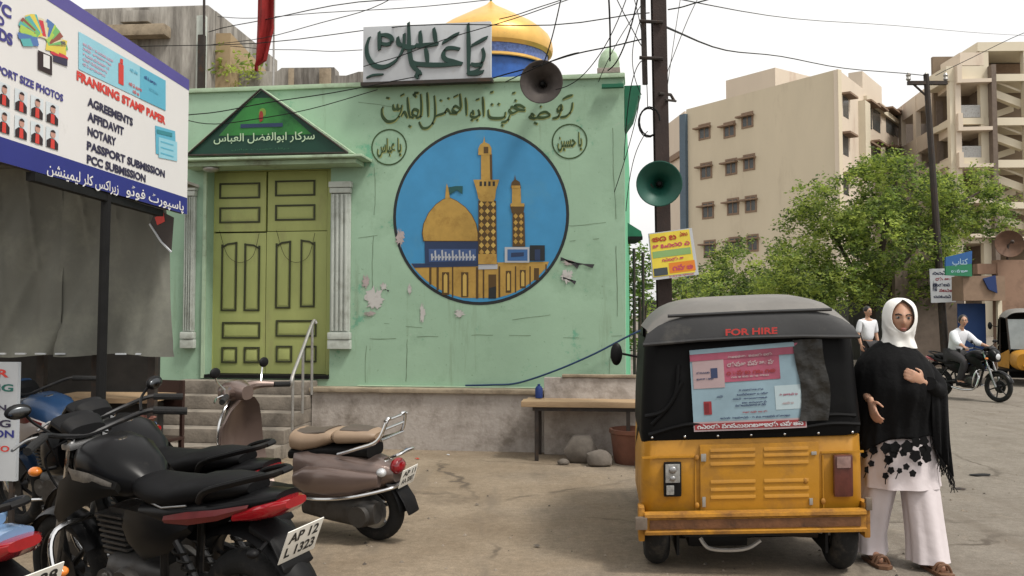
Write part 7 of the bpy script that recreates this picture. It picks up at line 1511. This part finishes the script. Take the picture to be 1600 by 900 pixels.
V, Fc = skin_chain([((-.30, 0, .88), (.165, .13)), (J[11][0], .115), (J[12][0], .085), (J[13][0], .062), (J[15][0], .115), (J[16][0], .085), (J[17][0], .062)], [(0, 1), (1, 2), (2, 3), (0, 4), (4, 5), (5, 6)])
b = B(TRS); b.add(V, Fc, None, True); b.build('trousers', rd, ang=80)
for s_ in (-1, 1): b = B(MAT['black']); b.loft([srng(-.10, s_ * .20, .325, .04, .03), srng(.0, s_ * .20, .325, .048, .045), srng(.12, s_ * .20, .305, .045, .028), srng(.17, s_ * .20, .30, .03, .015)]); b.build('shoe', rd)
# ---- pedestrian far behind, partly hidden by the rickshaw
pf = at(1357, 600, 20); pd2 = thing('person', 'pedestrian in a pale shirt standing far behind the auto rickshaw', 'person', (pf.x, 20, 0), R_(20))
b = B(SKIN); RH = Matrix.Identity(3); hc3 = Vector((0, -.02, 1.58)); head_mesh(b, hc3, RH)
J = [((0, 0, .95), (.10, .08)), ((0, 0, 1.15), (.10, .07)), ((0, 0, 1.36), (.10, .07)), ((0, 0, 1.45), .05), ((0, -.01, 1.52), .048), ((.19, 0, 1.38), .055), ((.25, .02, 1.10), .042), ((.24, -.06, .86), .03), ((-.19, 0, 1.38), .055), ((-.25, .02, 1.10), .042), ((-.24, -.06, .86), .03), ((.09, 0, .86), .09), ((.10, -.01, .48), .06), ((.11, .02, .08), .04), ((.12, -.12, .04), .035), ((-.09, 0, .86), .09), ((-.10, .01, .48), .06), ((-.11, .04, .08), .04), ((-.12, -.10, .04), .035)]
ED = [(0, 1), (1, 2), (2, 3), (3, 4), (2, 5), (5, 6), (6, 7), (2, 8), (8, 9), (9, 10), (0, 11), (11, 12), (12, 13), (13, 14), (0, 15), (15, 16), (16, 17), (17, 18)]
V, Fc = skin_chain(J, ED); b.add(V, Fc, None, True)
for s_ in (-1, 1): hand(b, (s_ * .24, -.07, .85), (0, -.15, -1), (-s_, 0, 0), (0, -1, 0), .35)
fused(b, 'body', pd2, SKIN, .0065); face_parts(pd2, hc3, RH)
b = B(HAIRM); b.ell(hc3 + Vector((0, .022, .032)), (.086, .098, .104), None, 20); b.build('hair', pd2)
V, Fc = skin_chain([((0, 0, .90), (.17, .13)), (J[1][0], (.175, .135)), (J[2][0], (.19, .13)), ((0, 0, 1.46), .07), (J[5][0], .075), (J[6][0], .06), (J[8][0], .075), (J[9][0], .06)], [(0, 1), (1, 2), (2, 3), (2, 4), (4, 5), (2, 6), (6, 7)]); b = B(SHW); b.add(V, Fc, None, True); b.build('shirt', pd2, ang=80)
V, Fc = skin_chain([((0, 0, .92), (.16, .125)), (J[11][0], .105), (J[12][0], .08), (J[13][0], .065), (J[15][0], .105), (J[16][0], .08), (J[17][0], .065)], [(0, 1), (1, 2), (2, 3), (0, 4), (4, 5), (5, 6)]); b = B(TRS); b.add(V, Fc, None, True); b.build('trousers', pd2, ang=80)
for s_ in (-1, 1): b = B(MAT['black']); b.loft([[Vector((s_ * .115 + p.y, -p.x, p.z)) for p in r] for r in (srng(-.08, 0, .04, .038, .038), srng(.02, 0, .042, .045, .04), srng(.12, 0, .03, .042, .028), srng(.17, 0, .025, .025, .015))]); b.build('shoe', pd2)
